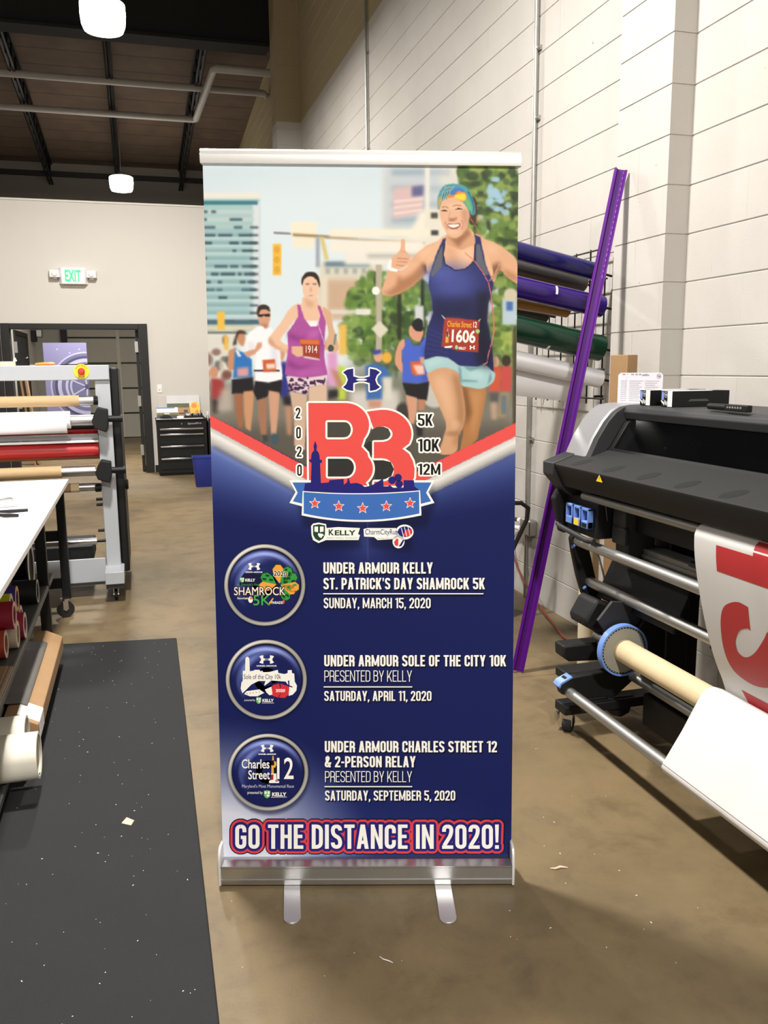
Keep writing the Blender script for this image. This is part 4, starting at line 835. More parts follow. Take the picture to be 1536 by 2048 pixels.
    for s_ in (1, -1):
        q = lambda L_: F5([(1480 - x if s_ < 0 else x, y) for x, y in L_])
        P.poly(q([(83, 815), (280, 815), (280, 1050), (205, 1052), (85, 1020), (140, 922)]), WH, 4.8); P.poly(q([(112, 835), (270, 835), (270, 1030), (215, 1030), (115, 1005), (160, 928)]), BL, 5.0)
    top = [(205 + 1060 * t, 912 - 6 * t + 26 * 4 * t * (1 - t) * .9) for t in np.linspace(0, 1, 17)]; bot = [(195 + 1083 * t, 1132 + 62 * 4 * t * (1 - t) * .95) for t in np.linspace(1, 0, 17)]
    P.poly(F5(top + bot), WH, 5.6); P.poly(F5([(x * .984 + 12 if x < 740 else x * .984 + 11.5, y + 9) for x, y in top] + [(740 + (x - 740) * .965, y - 17) for x, y in bot]), BL, 5.9)
    def star(cx, cy, r, col, l): P.poly(F5([(cx + r * (1 if k % 2 == 0 else .42) * math.sin(math.pi * k / 5), cy - r * (1 if k % 2 == 0 else .42) * math.cos(math.pi * k / 5)) for k in range(10)]), col, l)
    for x, y in ((315, 1024), (531, 1050), (747, 1068), (961, 1050), (1175, 1022)): star(x, y, 56, WH, 6.2); star(x, y, 44, RD, 6.5)
    ol = [(3.2, WH, 3.0)]
    for ch, bx in (('2', (589.9, 814.3, 602, 838)), ('0', (591, 853, 603, 878)), ('2', (592, 891.8, 604.6, 914.6)), ('0', (593, 928.3, 605, 952.6))): P.block(ch, bx[0] + 1.4, bx[2] - 1.4, bx[1] + 1, bx[3] - 1, BK, 4, .15, outline=ol)
    for b_, bx in (('5K', (834.8, 827, 866, 853)), ('10K', (834.8, 877, 879.4, 904)), ('12M', (834.8, 926.5, 881.6, 950.6))): P.block(b_, bx[0] + 1, bx[2] - 1, bx[1] + 1, bx[3] - 1, BK, 4.2, .15, outline=[(3.4, WH, 3.2)])
    # crossed-arcs sports mark
    def mark(cx, cy, w, h, col, l, lens=None):
        half = [(.14, -.16), (.44, -.3), (.45, -1.0), (.78, -.9), (1.0, -.66), (.83, -.4), (.74, 0), (.83, .4), (1.0, .66), (.78, .9), (.45, 1.0), (.44, .3), (.14, .16)]
        full = half + [(-x, -y) for x, y in half]
        P.poly([(cx + x * w, cy + y * h) for x, y in full], col, l)
        if lens: P.ell(cx, cy, w * .3, h * .1, lens, l + .3)
        return [(cx + x * w, cy + y * h) for x, y in full]
    pts = mark(723, 759.5, 37, 22.5, NV, 4.0, WH); P.rim(pts, 3.0, WH, 3.0)
    # ---- sponsor plates
    P.poly([(622, 1052), (626, 1047), (637, 1045), (652, 1048), (653, 1056), (676, 1054), (720, 1056), (716, 1068), (720, 1070), (717, 1080), (652, 1080), (645, 1083), (637, 1086), (626, 1080), (623, 1070)], WH, 3)
    shield = [(0, .05), (.5, -.02), (1, .05), (1, .62), (.82, .86), (.5, 1), (.18, .86), (0, .62)]
    def kelly(x0, y0, w, h, col, l, lion):
        P.poly([(x0 + x * w, y0 + y * h) for x, y in shield], col, l)
        P.poly([(x0 + x * w, y0 + y * h) for x, y in ((.12, .12), (.88, .12), (.88, .42), (.62, .46), (.38, .46), (.12, .42))], WH, l + .3); P.poly([(x0 + x * w, y0 + y * h) for x, y in ((.42, .12), (.58, .12), (.58, .46), (.42, .46))], col, l + .5)
        P.poly([(x0 + x * w, y0 + y * h) for x, y in ((.45, .52), (.8, .56), (.92, .66), (.78, .7), (.7, .82), (.5, .74), (.4, .6))], lion, l + .6)
    kelly(626, 1049, 24, 33, (30, 66, 48), 4, WH); P.text('K', (657.4, 1058.6, 668, 1070.6), (34, 60, 42), 4, .03); P.text('ELLY', (669.5, 1060.4, 711.6, 1070.6), (34, 60, 42), 4, .03); P.text('BENEFITS · PAYROLL · TECHNOLOGY', (654, 1074.6, 715, 1077), (120, 130, 120), 4, 0)
    P.poly([(727, 1058), (735, 1056), (792, 1056), (796, 1074), (790, 1078), (755, 1080), (748, 1074), (728, 1073)], WH, 3); P.ell(809, 1064, 18, 15, WH, 3); P.ell(797, 1083, 12, 13.5, WH, 3); P.text('CharmCityRun', (730.4, 1058.2, 795.6, 1072.4), NV, 4, .004); P.text('the sole of the city', (754.6, 1075, 786, 1078.8), (120, 120, 140), 4, 0)
    P.ell(810, 1063.4, 14.5, 10.6, NV, 3.6); P.poly([(806, 1070), (812, 1059), (824, 1058), (823, 1068), (814, 1074)], (214, 66, 66), 4)
    for x, y in ((802, 1056), (808, 1054), (815, 1053)): P.poly([(x, y), (x + 1.2, y), (x + 6, y + 18), (x + 4.6, y + 18)], WH, 4.3)
    P.poly([(788, 1084), (793, 1077), (797, 1078), (796, 1092), (790, 1091)], (214, 66, 66), 4); P.poly([(799, 1090), (806, 1079), (809, 1080), (803, 1092), (797, 1093)], NV, 4)
    # ---- round buttons
    def button(cx, cy, rx, ry):
        rr = np.array([0, .3, .5, .62, .7, .76, .8, .84, .87, .885, .90, .915, .93, .96, .985, 1.0]); nt = 72; pts, col = [], []
        for q in rr:
            for k in range(nt):
                t = 2 * math.pi * k / nt; x, y = q * math.cos(t), q * math.sin(t); pts.append((cx + x * rx, cy + y * ry))
                if q > .905:
                    f = .5 + .5 * math.cos(t - R(230)); g = .5 + .5 * math.cos(2 * (t - R(60))); u = 1 - abs(q - .955) / .055
                    c = np.array([150, 148, 142]) + (f * 50 + g * 52) * u - 34 * (1 - u)
                else:
                    c = np.array([22, 29, 84.])
                    up = max(0, -y); hl = math.exp(-((math.hypot(x * .95, (y - .03)) - .80) / .06) ** 2) * max(0, -math.sin(t)) ** 1.3
                    h2_ = math.exp(-((math.hypot(x - .04, y - .04) - .70) / .05) ** 2) * max(0, math.cos(t - R(215))) ** 1.5
                    c = c + np.array([150, 160, 175]) * min(1, (hl * .95 + h2_ * .75)) + np.array([30, 38, 62]) * max(0, .6 - math.hypot(x + .25, y + .3)) * .6
                    if q > .86: c = c * (1 - .75 * min(1, (q - .86) / .03) * (.55 + .45 * math.cos(t - R(290))))
                col.append(c)
        fs = [(k * nt + i, k * nt + (i + 1) % nt, (k + 1) * nt + (i + 1) % nt, (k + 1) * nt + i) for k in range(1, len(rr) - 1) for i in range(nt)] + [(0, nt + i, nt + (i + 1) % nt) for i in range(nt)]
        P.add(pts, fs, np.clip(col, 0, 255), 1.5)
    button(529.4, 1169.9, 81, 81.5); button(532.4, 1359.2, 81, 80); button(536, 1544.2, 80.5, 77)
    b1, b2, b3 = fr(430, 1070, 4.955), fr(430, 1260, 4.955), fr(430, 1450, 4.955)
    def tb(F, body, z, col, l=4, bold=.01, **k):
        (x0, y0), (x1, y1) = F([(z[0], z[1]), (z[2], z[3])]); P.text(body, (x0, y0, x1, y1), col, l, bold, **k)
    def mk(F, x, y, w, h): (cx, cy), = F([(x, y)]); mark(cx, cy, w / 4.955, h / 4.955, WH, 4, (40, 50, 110))
    mk(b1, 388, 311, 62, 36); tb(b1, 'UNDER ARMOUR', (303, 361, 472, 373), WH, bold=.05)
    P.poly(b1([(250, 430), (290, 375), (345, 385), (370, 370), (420, 392), (500, 366), (515, 400), (470, 500), (240, 500)]), (22, 24, 60), 2.5)
    OR, GR, DG = (236, 158, 66), (52, 150, 66), (20, 60, 36)
    def heart(cx, cy, r, ang, cols):
        (px_, py_), = b1([(cx, cy)]); r /= 4.955; ca, sa = math.cos(ang), math.sin(ang)
        def T(p): return (px_ + (p[0] * ca - p[1] * sa) * r, py_ + (p[0] * sa + p[1] * ca) * r)
        out = [(0, 0), (-.62, -.5), (-.85, -1.0), (-.66, -1.42), (-.3, -1.5), (0, -1.25), (.3, -1.5), (.66, -1.42), (.85, -1.0), (.62, -.5)]
        P.poly([T((x * 1.1, y * 1.05)) for x, y in out], DG, 2.6); P.poly([T(p) for p in out[:6]], cols[0], 2.9); P.poly([T(p) for p in [(0, 0)] + out[5:]], cols[1], 2.9)
        for k, (x, y) in enumerate(((-.5, -.9), (-.2, -1.25), (.2, -.7), (.5, -1.1), (.15, -1.3), (-.25, -.6))):
            P.poly([T((x, y)), T((x + .18, y - .05)), T((x + .2, y + .3)), T((x + .02, y + .33))], DG if cols[0 if x < 0 else 1] == GR else (OR if k % 2 else GR), 3.1)
    heart(610, 490, 112, R(-78), (OR, GR)); heart(640, 480, 120, R(14), (OR, GR)); heart(650, 495, 118, R(78), (GR, OR)); heart(655, 500, 100, R(135), (OR, GR))
    tb(b1, '2020', (582, 358, 715, 408), (24, 24, 26), 4, .02, outline=[(.8, (240, 236, 210), 3.4)], rot=.07)
    tb(b1, 'KELLY', (300, 432, 398, 460), WH, bold=.04); (sx, sy), = b1([(246, 420)]); kelly(sx, sy, 9, 10.6, (110, 176, 110), 3.5, WH)
    tb(b1, "St. Patrick's Day", (218, 482, 445, 506), (70, 160, 84), 4, 0); tb(b1, 'SHAMROCK', (190, 515, 697, 596), (246, 240, 228), 5, .0, outline=[(1.5, (60, 34, 20), 4.3)]); tb(b1, '5K', (380, 595, 548, 696), (76, 172, 84), 5, .0, outline=[(1.0, DG, 4.3)])
    tb(b1, 'CharmCityRun', (220, 618, 345, 640), WH, bold=.02); P.ell(*b1([(352, 640)])[0], 4.6, 6.4, WH, 3.6); P.ell(*b1([(358, 626)])[0], 3, 3, (216, 130, 70), 3.9); tb(b1, 'PARADE', (560, 656, 672, 682), WH, bold=.02); P.poly(b1([(520, 690), (572, 622), (582, 628), (540, 694)]), OR, 4.6); P.ell(*b1([(680, 660)])[0], 2, 4, (206, 90, 50), 4)
    # second button
    mk(b2, 512, 291, 74, 42); tb(b2, 'UNDER ARMOUR', (412, 348, 613, 361), WH, bold=.05)
    P.poly(b2([(275, 405), (298, 400), (302, 275), (320, 262), (340, 278), (345, 408), (388, 400), (392, 394), (440, 394), (455, 412), (465, 400), (480, 418), (540, 415), (622, 394), (628, 425), (690, 436), (720, 425), (720, 398), (760, 396), (762, 425), (785, 432), (790, 510), (812, 550), (806, 600), (770, 640), (730, 652), (736, 560), (700, 510), (560, 500), (484, 556), (500, 505), (430, 505), (360, 540), (300, 600), (272, 626), (254, 580), (262, 520), (275, 500)]), WH, 2.6)
    P.poly(b2([(312, 605), (440, 588), (488, 622), (420, 656), (345, 656), (288, 634)]), WH, 2.6)
    for k in range(5): P.ell(*b2([(318 + k * 30, 630 - k * 4)])[0], 1.2, 1.2, (190, 150, 110), 3)
    P.poly(b2([(494, 590), (560, 560), (570, 640), (540, 646), (512, 620)]), WH, 2.6); P.poly(b2([(566, 548), (640, 528), (738, 552), (730, 640), (690, 672), (620, 668), (568, 650)]), (204, 52, 58), 3)
    for L_ in ([(484, 550), (640, 512), (770, 560), (766, 570), (640, 528), (486, 562)], [(545, 505), (560, 505), (572, 540), (560, 545)], [(630, 505), (642, 505), (655, 570), (644, 572)], [(722, 500), (736, 500), (738, 560), (726, 560)], [(650, 625), (656, 628), (630, 672), (622, 670)]): P.poly(b2(L_), (26, 32, 92), 3.4)
    tb(b2, '2020', (602, 584, 694, 614), WH, bold=.03); tb(b2, 'Sole of the City 10k', (285, 438, 655, 500), (52, 56, 84), 4, .002)
    tb(b2, 'presented by', (292, 684, 398, 708), WH, bold=.0); (sx, sy), = b2([(408, 664)]); kelly(sx, sy, 10, 13.8, (110, 176, 110), 3.5, WH); tb(b2, 'KELLY', (470, 682, 582, 712), WH, bold=.04); P.poly(b2([(465, 720), (585, 720), (585, 724), (465, 724)]), WH, 4)
    # third button
    mk(b3, 517, 230, 66, 38); tb(b3, 'UNDER ARMOUR', (430, 281, 607, 295), WH, bold=.05)
    tb(b3, 'Charles', (265, 338, 540, 430), WH, bold=.014, shadow=(.8, 1, (10, 14, 50))); tb(b3, 'Street', (330, 446, 545, 538), WH, bold=.014, shadow=(.8, 1, (10, 14, 50))); tb(b3, '12', (614, 322, 778, 534), WH, bold=.01)
    P.poly(b3([(570, 305), (580, 305), (584, 350), (566, 352)]), (226, 178, 84), 3); P.poly(b3([(556, 352), (582, 345), (588, 400), (556, 400)]), BK, 3); P.poly(b3([(585, 355), (606, 365), (608, 400), (588, 410)]), (226, 178, 84), 3.2); P.poly(b3([(556, 400), (602, 398), (600, 420), (560, 422)]), (226, 178, 84), 3.1); P.poly(b3([(560, 422), (582, 418), (582, 478), (558, 478)]), (226, 178, 84), 3); P.poly(b3([(580, 415), (602, 412), (604, 480), (582, 480)]), BK, 3)
    P.poly(b3([(556, 480), (606, 478), (610, 540), (636, 556), (634, 574), (536, 574), (536, 555), (556, 540)]), WH, 3); P.poly(b3([(556, 490), (580, 490), (578, 540), (556, 545)]), (172, 40, 50), 3.3); P.poly(b3([(600, 540), (632, 556), (600, 562)]), (172, 40, 50), 3.3)
    tb(b3, "Maryland's Most Monumental Race", (268, 588, 781, 630), (206, 208, 222), bold=-.006); tb(b3, 'presented by', (322, 654, 472, 690), WH, bold=0); (sx, sy), = b3([(484, 647)]); kelly(sx, sy, 13, 16, (110, 176, 110), 3.5, WH); tb(b3, 'KELLY', (566, 667, 708, 705), WH, bold=.04); P.poly(b3([(556, 713), (712, 711), (712, 715), (556, 717)]), WH, 4)
    # ---- race numbers
    P.text('Charles Street', (894.5, 642.5, 943.5, 654.5), (226, 160, 52), 2, .02, rot=.05); P.text('12', (946.6, 643.5, 953.6, 655), WH, 2, .02, rot=.06); P.text('1606', (903.2, 659.5, 951, 685.5), (236, 230, 224), 2, .03, rot=.05)
    P.text('KELLY', (917.4, 694, 932, 699), WH, 2, .04, rot=.04); P.ell(913, 694.5, 3, 4.2, (160, 200, 160), 2); m_ = mark(944.4, 695, 5.6, 4.2, WH, 2); P.poly([(888, 693), (904, 691), (905, 693), (901, 696), (890, 696)], (230, 220, 214), 2)
    P.text('1914', (611.5, 691, 634.6, 706), (228, 214, 206), 2, .01)
    return P
bt = thing('roll_up_banner', BO, 'tall roll-up banner printed with runners and B3 race dates, standing on the concrete', 'banner')
make_print().build('printed_panel', print_mat(), bt)
def bp_(u, n, z): return BO + BU * u + BN * n + BZ * z          # along the base, toward the viewer, up
def bprism(prof, u0, u1):
    """profile (n, z) swept along the banner's width"""
    m_ = MB(); k = len(prof); m_._add([bp_(u0, n, z) for n, z in prof] + [bp_(u1, n, z) for n, z in prof], [(i, (i + 1) % k, k + (i + 1) % k, k + i) for i in range(k)] + [tuple(range(k - 1, -1, -1)), tuple(range(k, 2 * k))]); return m_
# back of the panel
bk = MB(); q = [(-.408, 1.935), (.42, 1.918), (.422, -.03), (-.421, -.03)]; bk.face([PB + BU * u + BD * v - BF * .0006 for u, v in q]); bk.build('panel_back', mat('grey banner backing', (150, 150, 152), .6), bt)
base_prof = [(0, .008), (.002, .024), (-.001, .026), (-.001, .058), (.003, .062), (.003, .067), (-.03, .069), (-.036, .066), (-.064, .066), (-.07, .070), (-.085, .066), (-.103, .045), (-.104, .02), (-.098, .008)]
bprism(base_prof, -.417, .417).build('base_housing', M['alu'], bt, angle=28)
cap_prof = [(.004, .006), (.005, .068), (-.002, .098), (-.012, .112), (-.03, .116), (-.06, .112), (-.085, .09), (-.106, .05), (-.106, .006)]
for u0, u1 in ((-.425, -.417), (.417, .425)): bprism(cap_prof, u0, u1).build('end_cap', mat('silver end cap', (214, 214, 214), .35, .3), bt, bevel=.002)
# feet turned out from under the base
for u, du in ((-.210, .013), (.221, .004)):
    f_ = MB(); w_ = .0235; pr = [(u - w_ - du * 1.2, -.10), (u + w_ - du * 1.2, -.10), (u + w_ + du, .142)] + [(u + du + w_ * math.cos(t), .142 + .026 * math.sin(t)) for t in np.linspace(.3, math.pi - .3, 9)] + [(u - w_ + du, .142)]
    k = len(pr); f_._add([bp_(a, b, .0005) for a, b in pr] + [bp_(a, b, .0065) for a, b in pr], [(i, (i + 1) % k, k + (i + 1) % k, k + i) for i in range(k)] + [tuple(range(k)), tuple(range(k, 2 * k))]); f_.build('foot', mat('satin aluminium foot', (206, 206, 208), .4, .85), bt, bevel=.001)
# top rail, following the panel's top edge
tl, trr = PB + BU * -.413 + BD * 1.934, PB + BU * .426 + BD * 1.917
rl = MB(); pr = [(.010, -.004), (.012, .006), (.012, .018), (.009, .020), (.010, .028), (.004, .033), (-.010, .033), (-.012, .0), (-.008, -.004)]; ax = (trr - tl)
k = len(pr); rl._add([tl + BF * n + BD * z for n, z in pr] + [trr + BF * n + BD * z for n, z in pr], [(i, (i + 1) % k, k + (i + 1) % k, k + i) for i in range(k)] + [tuple(range(k - 1, -1, -1)), tuple(range(k, 2 * k))])
rl.build('top_rail', mat('satin silver rail', (226, 226, 226), .38, .6), bt, angle=25)
pole = MB(); pole.tube(bp_(0, -.075, .06), PB + BU * 0 + BD * 1.93 - BF * .02, .011, 12); pole.build('support_pole', M['alu'], bt)
# ---------------------------------------------------------------- wide-format printer along the right wall
PY0, PY1 = .62, 3.16
M['silver_paint'] = mat('silver painted cover', (176, 176, 178), .4, .55, var=.03, scale=3)
M['dark_cover'] = mat('dark grey cover', (48, 48, 51), .55, var=.03, bump=.1, bscale=500)
M['shelf_black'] = mat('black textured shelf', (15, 15, 16), .7, var=.04, bump=.15, bscale=600)
M['vent'] = mat('perforated vent', (12, 12, 12), .85, bump=.8, bscale=900)
M['rail_grey'] = mat('grey extruded rail', (150, 150, 146), .45, .6, var=.06, scale=20)
t = thing('wide_format_printer', (1.95, 1.9, 0), 'long black and silver wide-format printer along the block wall, with a print hanging out', 'printer')
cap = [(1.672, 1.05), (1.678, 1.075), (1.692, 1.12), (1.723, 1.188), (1.766, 1.255), (1.80, 1.291), (1.834, 1.311), (1.88, 1.318), (2.20, 1.318), (2.235, 1.30), (2.25, 1.26), (2.25, .95), (1.74, .95), (1.69, 1.0)]
MB().prism(cap, 'y', 3.0, PY1).build('end_cover', M['silver_paint'], t, bevel=.006)
MB().prism([(x + .003 if x < 1.9 else x, z - .002) for x, z in cap], 'y', 2.962, 2.997).build('end_trim', M['dark_cover'], t, bevel=.003)
MB().prism(cap, 'y', PY0, .78).build('end_cover', M['silver_paint'], t, bevel=.006)
# top cover over the carriage, with its window
MB().prism([(1.846, 1.262), (1.836, 1.290), (1.842, 1.306), (1.862, 1.316), (1.88, 1.318), (2.20, 1.318), (2.235, 1.30), (2.25, 1.26), (2.25, 1.0), (2.16, 1.0), (2.16, 1.255), (1.90, 1.262)], 'y', .78, 2.965).build('top_cover', M['dark_cover'], t, bevel=.003)
wn = MB(); wn.prism([(1.848, 1.262), (1.776, 1.147), (1.780, 1.145), (1.853, 1.262)], 'y', .8, 2.945)
m_ = mat('smoked window pane', (12, 13, 14), .04, var=.02, alpha=.30)
wn.build('window', m_, t)
fr_ = MB(); fr_.prism([(1.838, 1.250), (1.772, 1.145), (1.79, 1.145), (1.86, 1.262)], 'y', 2.93, 2.965); fr_.prism([(1.772, 1.152), (1.766, 1.14), (1.80, 1.13), (1.80, 1.148)], 'y', .8, 2.965); fr_.build('window_frame', M['black'], t, bevel=.002)
ins = MB(); ins.m(1).box(2.10, 2.155, .8, 2.95, 1.16, 1.255); ins.m(0).box(2.10, 2.155, .8, 2.95, 1.06, 1.16); ins.prism([(1.80, 1.06), (2.10, 1.06), (2.10, 1.10), (1.80, 1.125)], 'y', .8, 2.95)
ins.m(1).prism([(2.02, 1.175), (2.05, 1.165), (2.10, 1.2), (2.10, 1.235)], 'y', .8, 2.8); ins.prism([(1.87, 1.235), (1.95, 1.10), (2.08, 1.10), (2.04, 1.22)], 'y', 2.80, 2.93); ins.m(2).lathe([(.006, 0), (.004, .004), (.001, .005)], (1.925, 2.80, 1.16), (0, -1, 0), 12)
ins.build('carriage_bay', [M['black'], M['charcoal'], M['chrome']], t)
hp = MB(); pl_n = Vector((-.848, 0, .53)).normalized(); pl_u = Vector((0, -1, 0)); pl_v = Vector((.53, 0, .848)).normalized(); pc = Vector((1.797, 2.005, 1.18)) + pl_n * .002
def ring_emblem(mb, c, u, v, r, n_):
    k = 28
    for i in range(k):
        a, b = 2 * math.pi * i / k, 2 * math.pi * (i + 1) / k
        mb.face([c + (u * math.cos(q) + v * math.sin(q)) * s for q, s in ((a, r), (b, r), (b, r * .88), (a, r * .88))])
    letters(mb, 'hp', c - u * r * .55 - v * r * .55, u, (v + u * .12).normalized(), r * 1.1, r * 1.1, bold=.01)
ring_emblem(hp, pc, pl_u, pl_v, .032, pl_n); hp.build('emblem', mat('silver emblem', (140, 142, 144), .3, .8), t)
# output shelf and its lip
MB().prism([(1.60, 1.083), (1.775, 1.145), (1.86, 1.12), (1.86, 1.0), (1.66, .988), (1.645, .99), (1.602, 1.072)], 'y', .78, 3.075).build('output_shelf', M['shelf_black'], t, bevel=.003)
for y in (2.94, 2.71, 2.49, 2.275, 2.058, 1.85, 1.64, 1.43, 1.22, 1.0):
    v_ = MB(); pts = [(y + .030 * math.cos(q), .036 * math.sin(q)) for q in (2 * math.pi * i / 24 for i in range(24))]; d_ = Vector((.175, 0, .062)).normalized(); c0 = Vector((1.648, 0, 1.1005))
    v_.face([c0 + d_ * b * 1.0 + Vector((0, a - .45 * b, 0)) for a, b in pts]); v_.build('vent', M['vent'], t)
MB().prism([(1.595, 1.085), (1.596, 1.035), (1.655, .968), (1.765, .888), (1.85, .885), (1.85, 1.10), (1.775, 1.149)], 'y', 3.08, 3.17).build('shelf_bracket', M['charcoal'], t, bevel=.004)
MB().prism([(1.595, 1.085), (1.596, 1.035), (1.655, .968), (1.765, .888), (1.85, .885), (1.85, 1.10), (1.775, 1.149)], 'y', .66, .76).build('shelf_bracket', M['charcoal'], t, bevel=.004)
tri = MB(); tri.m(0).face([(1.6018, 2.752, 1.0525), (1.6018, 2.706, 1.0525), (1.6008, 2.729, 1.079)]); tri.m(1).face([(1.6012, 2.731, 1.062), (1.6012, 2.727, 1.062), (1.6004, 2.729, 1.073)]); tri.build('warning_sticker', [M['yellow'], M['black']], t)
# carcass, platen roller, cartridge holder
MB().box(1.80, 2.22, .8, 3.06, .84, 1.0).build('carcass', M['black'], t, bevel=.006)
MB().box(2.0, 2.24, .85, 3.0, .60, .84).build('rear_housing', M['black'], t, bevel=.006)
MB().tube((1.695, .8, .957), (1.695, 3.0, .957), .016, 16).build('platen_roller', M['rail_grey'], t)
ch = MB(); ch.box(1.69, 1.82, 2.885, 3.165, .80, .955); ch.prism([(1.665, .79), (1.69, .78), (1.72, .95), (1.66, .985), (1.63, .93)], 'y', 3.13, 3.165); ch.build('cartridge_holder', M['blackmat'], t, bevel=.006)
MB().pipe([(1.66, 3.15, .822), (1.655, 3.12, .815), (1.655, 2.90, .797), (1.665, 2.86, .80)], .011, 10).build('holder_rail', M['charcoal'], t)
for i, y in enumerate((3.062, 2.998, 2.935)):
    z0, z1 = .838, .920; c_ = MB(); x = 1.682 - .0
    c_.box(x - .02, x + .006, y - .026, y - .020, z0, z1); c_.box(x - .02, x + .006, y + .020, y + .026, z0, z1); c_.box(x - .02, x + .006, y - .026, y + .026, z1 - .012, z1); c_.box(x - .02, x + .006, y - .026, y + .026, z0, z0 + .03)
    lt = c_.build('cartridge_latch', M['blueplastic'], t, bevel=.003)
    if i == 1: MB().box(x - .0215, x - .019, y - .018, y + .018, z0 + .004, z0 + .03).build('yellow_label', M['yellow'], lt)
    if i == 2: MB().box(x - .0215, x - .019, y - .018, y + .018, z0 + .006, z0 + .022).build('black_label', M['black'], lt)
hb = MB(); hb.prism([(1.75, .95), (1.75, .86), (1.765, .80), (1.77, .70), (1.83, .68), (1.89, .70), (1.89, .95)], 'y', 2.79, 2.875); hb.box(1.745, 1.77, 2.78, 2.87, .79, .86); hb.build('side_housing', M['dark_cover'], t, bevel=.008)
fl = MB()
for y in (3.0, 2.93): fl.face([(1.74, y, .95), (1.72, y - .05, .95), (1.735, y - .045, .87)])
fl.build('grey_flag', M['rail_grey'], t, thick=.002)
# media loading table: two rods between black arms, back sheet
arm = [(1.69, .766), (1.70, .783), (1.73, .787), (1.763, .76), (1.79, .667), (1.81, .594), (1.84, .516), (1.845, .474), (1.815, .47), (1.752, .526), (1.726, .604), (1.70, .708)]
for y in (3.085, .72): MB().prism(arm, 'y', y, y + .03).build('table_arm', M['blackmat'], t, bevel=.005)
for x, z in ((1.72, .755), (1.78, .577)): MB().tube((x, .75, z), (x, 3.09, z), .0212, 24).build('table_rod', M['steel'], t)
for x, z in ((1.699, .738), (1.757, .558)): MB().tube((x, 3.075, z), (x - .012, 3.07, z - .004), .006, 10).build('blue_clip', M['blueplastic'], t)
tb_ = MB(); tb_.prism([(1.80, .52), (1.815, .51), (1.885, .665), (1.87, .675)], 'y', 2.53, 3.06); tb_.build('loading_table', M['blackmat'], t, bevel=.004)
MB().prism([(1.86, .50), (1.875, .49), (1.905, .665), (1.89, .675)], 'y', 1.3, 2.40).build('loading_table', M['blackmat'], t, bevel=.004)
MB().pipe([(1.78, 3.05, .73), (1.785, 3.02, .69), (1.80, 3.0, .61)], .004, 6).build('cable', M['rail_grey'], t)
gr_ = MB()
for k in range(4): gr_.box(1.80 + k * .016, 1.86 + k * .016, .9, 2.86, .70 + k * .02, .716 + k * .02)
gr_.box(1.84, 1.92, .9, 2.84, .68, .775); gr_.build('media_rail', M['rail_grey'], t, bevel=.002)
MB().box(1.80, 1.85, 2.36, 2.46, .782, .80).build('rail_slider', M['charcoal'], t, bevel=.003)
# stand
for y in (2.80, 1.0):
    lg = MB(); lg.box(1.93, 2.03, y - .05, y + .05, .13, .84); lg.prism([(1.78, .40), (1.93, .14), (2.1, .14), (2.1, .70), (1.93, .60)], 'y', y - .02, y + .02); lg.build('stand_leg', M['black'], t, bevel=.006)
for y in (2.93, .9):
    ft = MB(); ft.box(1.575, 2.22, y - .045, y + .045, .085, .125); ft.prism([(1.80, .055), (1.84, .04), (1.88, .055), (1.9, .13), (1.78, .13)], 'y', y - .03, y + .03); f_ = ft.build('foot_beam', M['blackmat'], t, bevel=.006)
    for x in (1.615, 2.17):
        w_ = MB(); w_.tube((x - .012, y + .012, .033), (x + .012, y - .012, .033), .033, 24); w_.build('caster_wheel', M['rubber'], f_)
        f2 = MB(); f2.tube((x, y, .06), (x, y, .088), .022, 14); rot = Matrix.Rotation(R(-45), 3, 'Z')
        for s in (-1, 1): f2.obox(Vector((x, y, .055)) + rot @ Vector((0, s * .02, 0)), (.045, .003, .05), rot)
        f2.obox(Vector((x - .035, y + .03, .06)), (.012, .035, .035), rot); f2.build('caster_fork', M['chrome'], f_, bevel=.001)
MB().box(1.955, 2.005, 1.0, 2.80, .14, .22).build('stand_crossbar', M['black'], t, bevel=.006)
sb = MB(); sb.box(1.86, 1.90, 1.0, 2.78, .06, .19); sb.build('stand_panel', M['black'], t, bevel=.004)
MB().tube((1.86, 1.0, .232), (1.86, 2.86, .232), .019, 20).build('stand_rod', M['steel'], t)
bk_ = MB(); bk_.prism([(1.72, .57), (1.80, .56), (1.93, .36), (2.06, .37), (2.07, .33), (1.80, .30), (1.66, .50)], 'y', 2.80, 2.815); bk_.build('bracket_plate', M['charcoal'], t)
# take-up reel: motor unit, arms, flange, tube, loop rod
mo = MB(); mo.prism([(1.655, .470), (1.665, .445), (1.70, .425), (1.88, .385), (1.90, .40), (1.885, .478), (1.76, .532), (1.715, .552), (1.70, .548)], 'y', 2.89, 3.03); mo.build('take_up_motor', M['blackmat'], t, bevel=.012)
a_ = MB(); a_.prism([(1.60, .352), (1.603, .302), (1.63, .282), (1.84, .268), (1.84, .352)], 'y', 2.96, 3.04); a_.build('motor_arm', M['blackmat'], t, bevel=.008)
b2_ = MB(); b2_.box(1.655, 1.90, 3.02, 3.13, .165, .205); b2_.prism([(1.66, .17), (1.70, .10), (1.9, .1), (1.9, .17)], 'y', 3.03, 3.12); b2_.build('motor_foot', M['blackmat'], t, bevel=.006)
TX, TZ = 1.75, .385
MB().tube((TX, .85, TZ), (TX, 2.765, TZ), .045, 32).build('take_up_core', M['pale_kraft'], t)
fg = MB(); fg.lathe([(.045, 0), (.093, .001), (.095, .004), (.095, .012), (.03, .013)], (TX, 2.757, TZ), (0, 1, 0), 48); f_ = fg.build('flange', mat('grey flange', (146, 144, 132), .5), t)
rm = MB(); rm.htube((TX, 2.752, TZ), (TX, 2.782, TZ), .102, .095, 56); rm.build('flange_rim', M['blueplastic'], f_)
dt = MB()
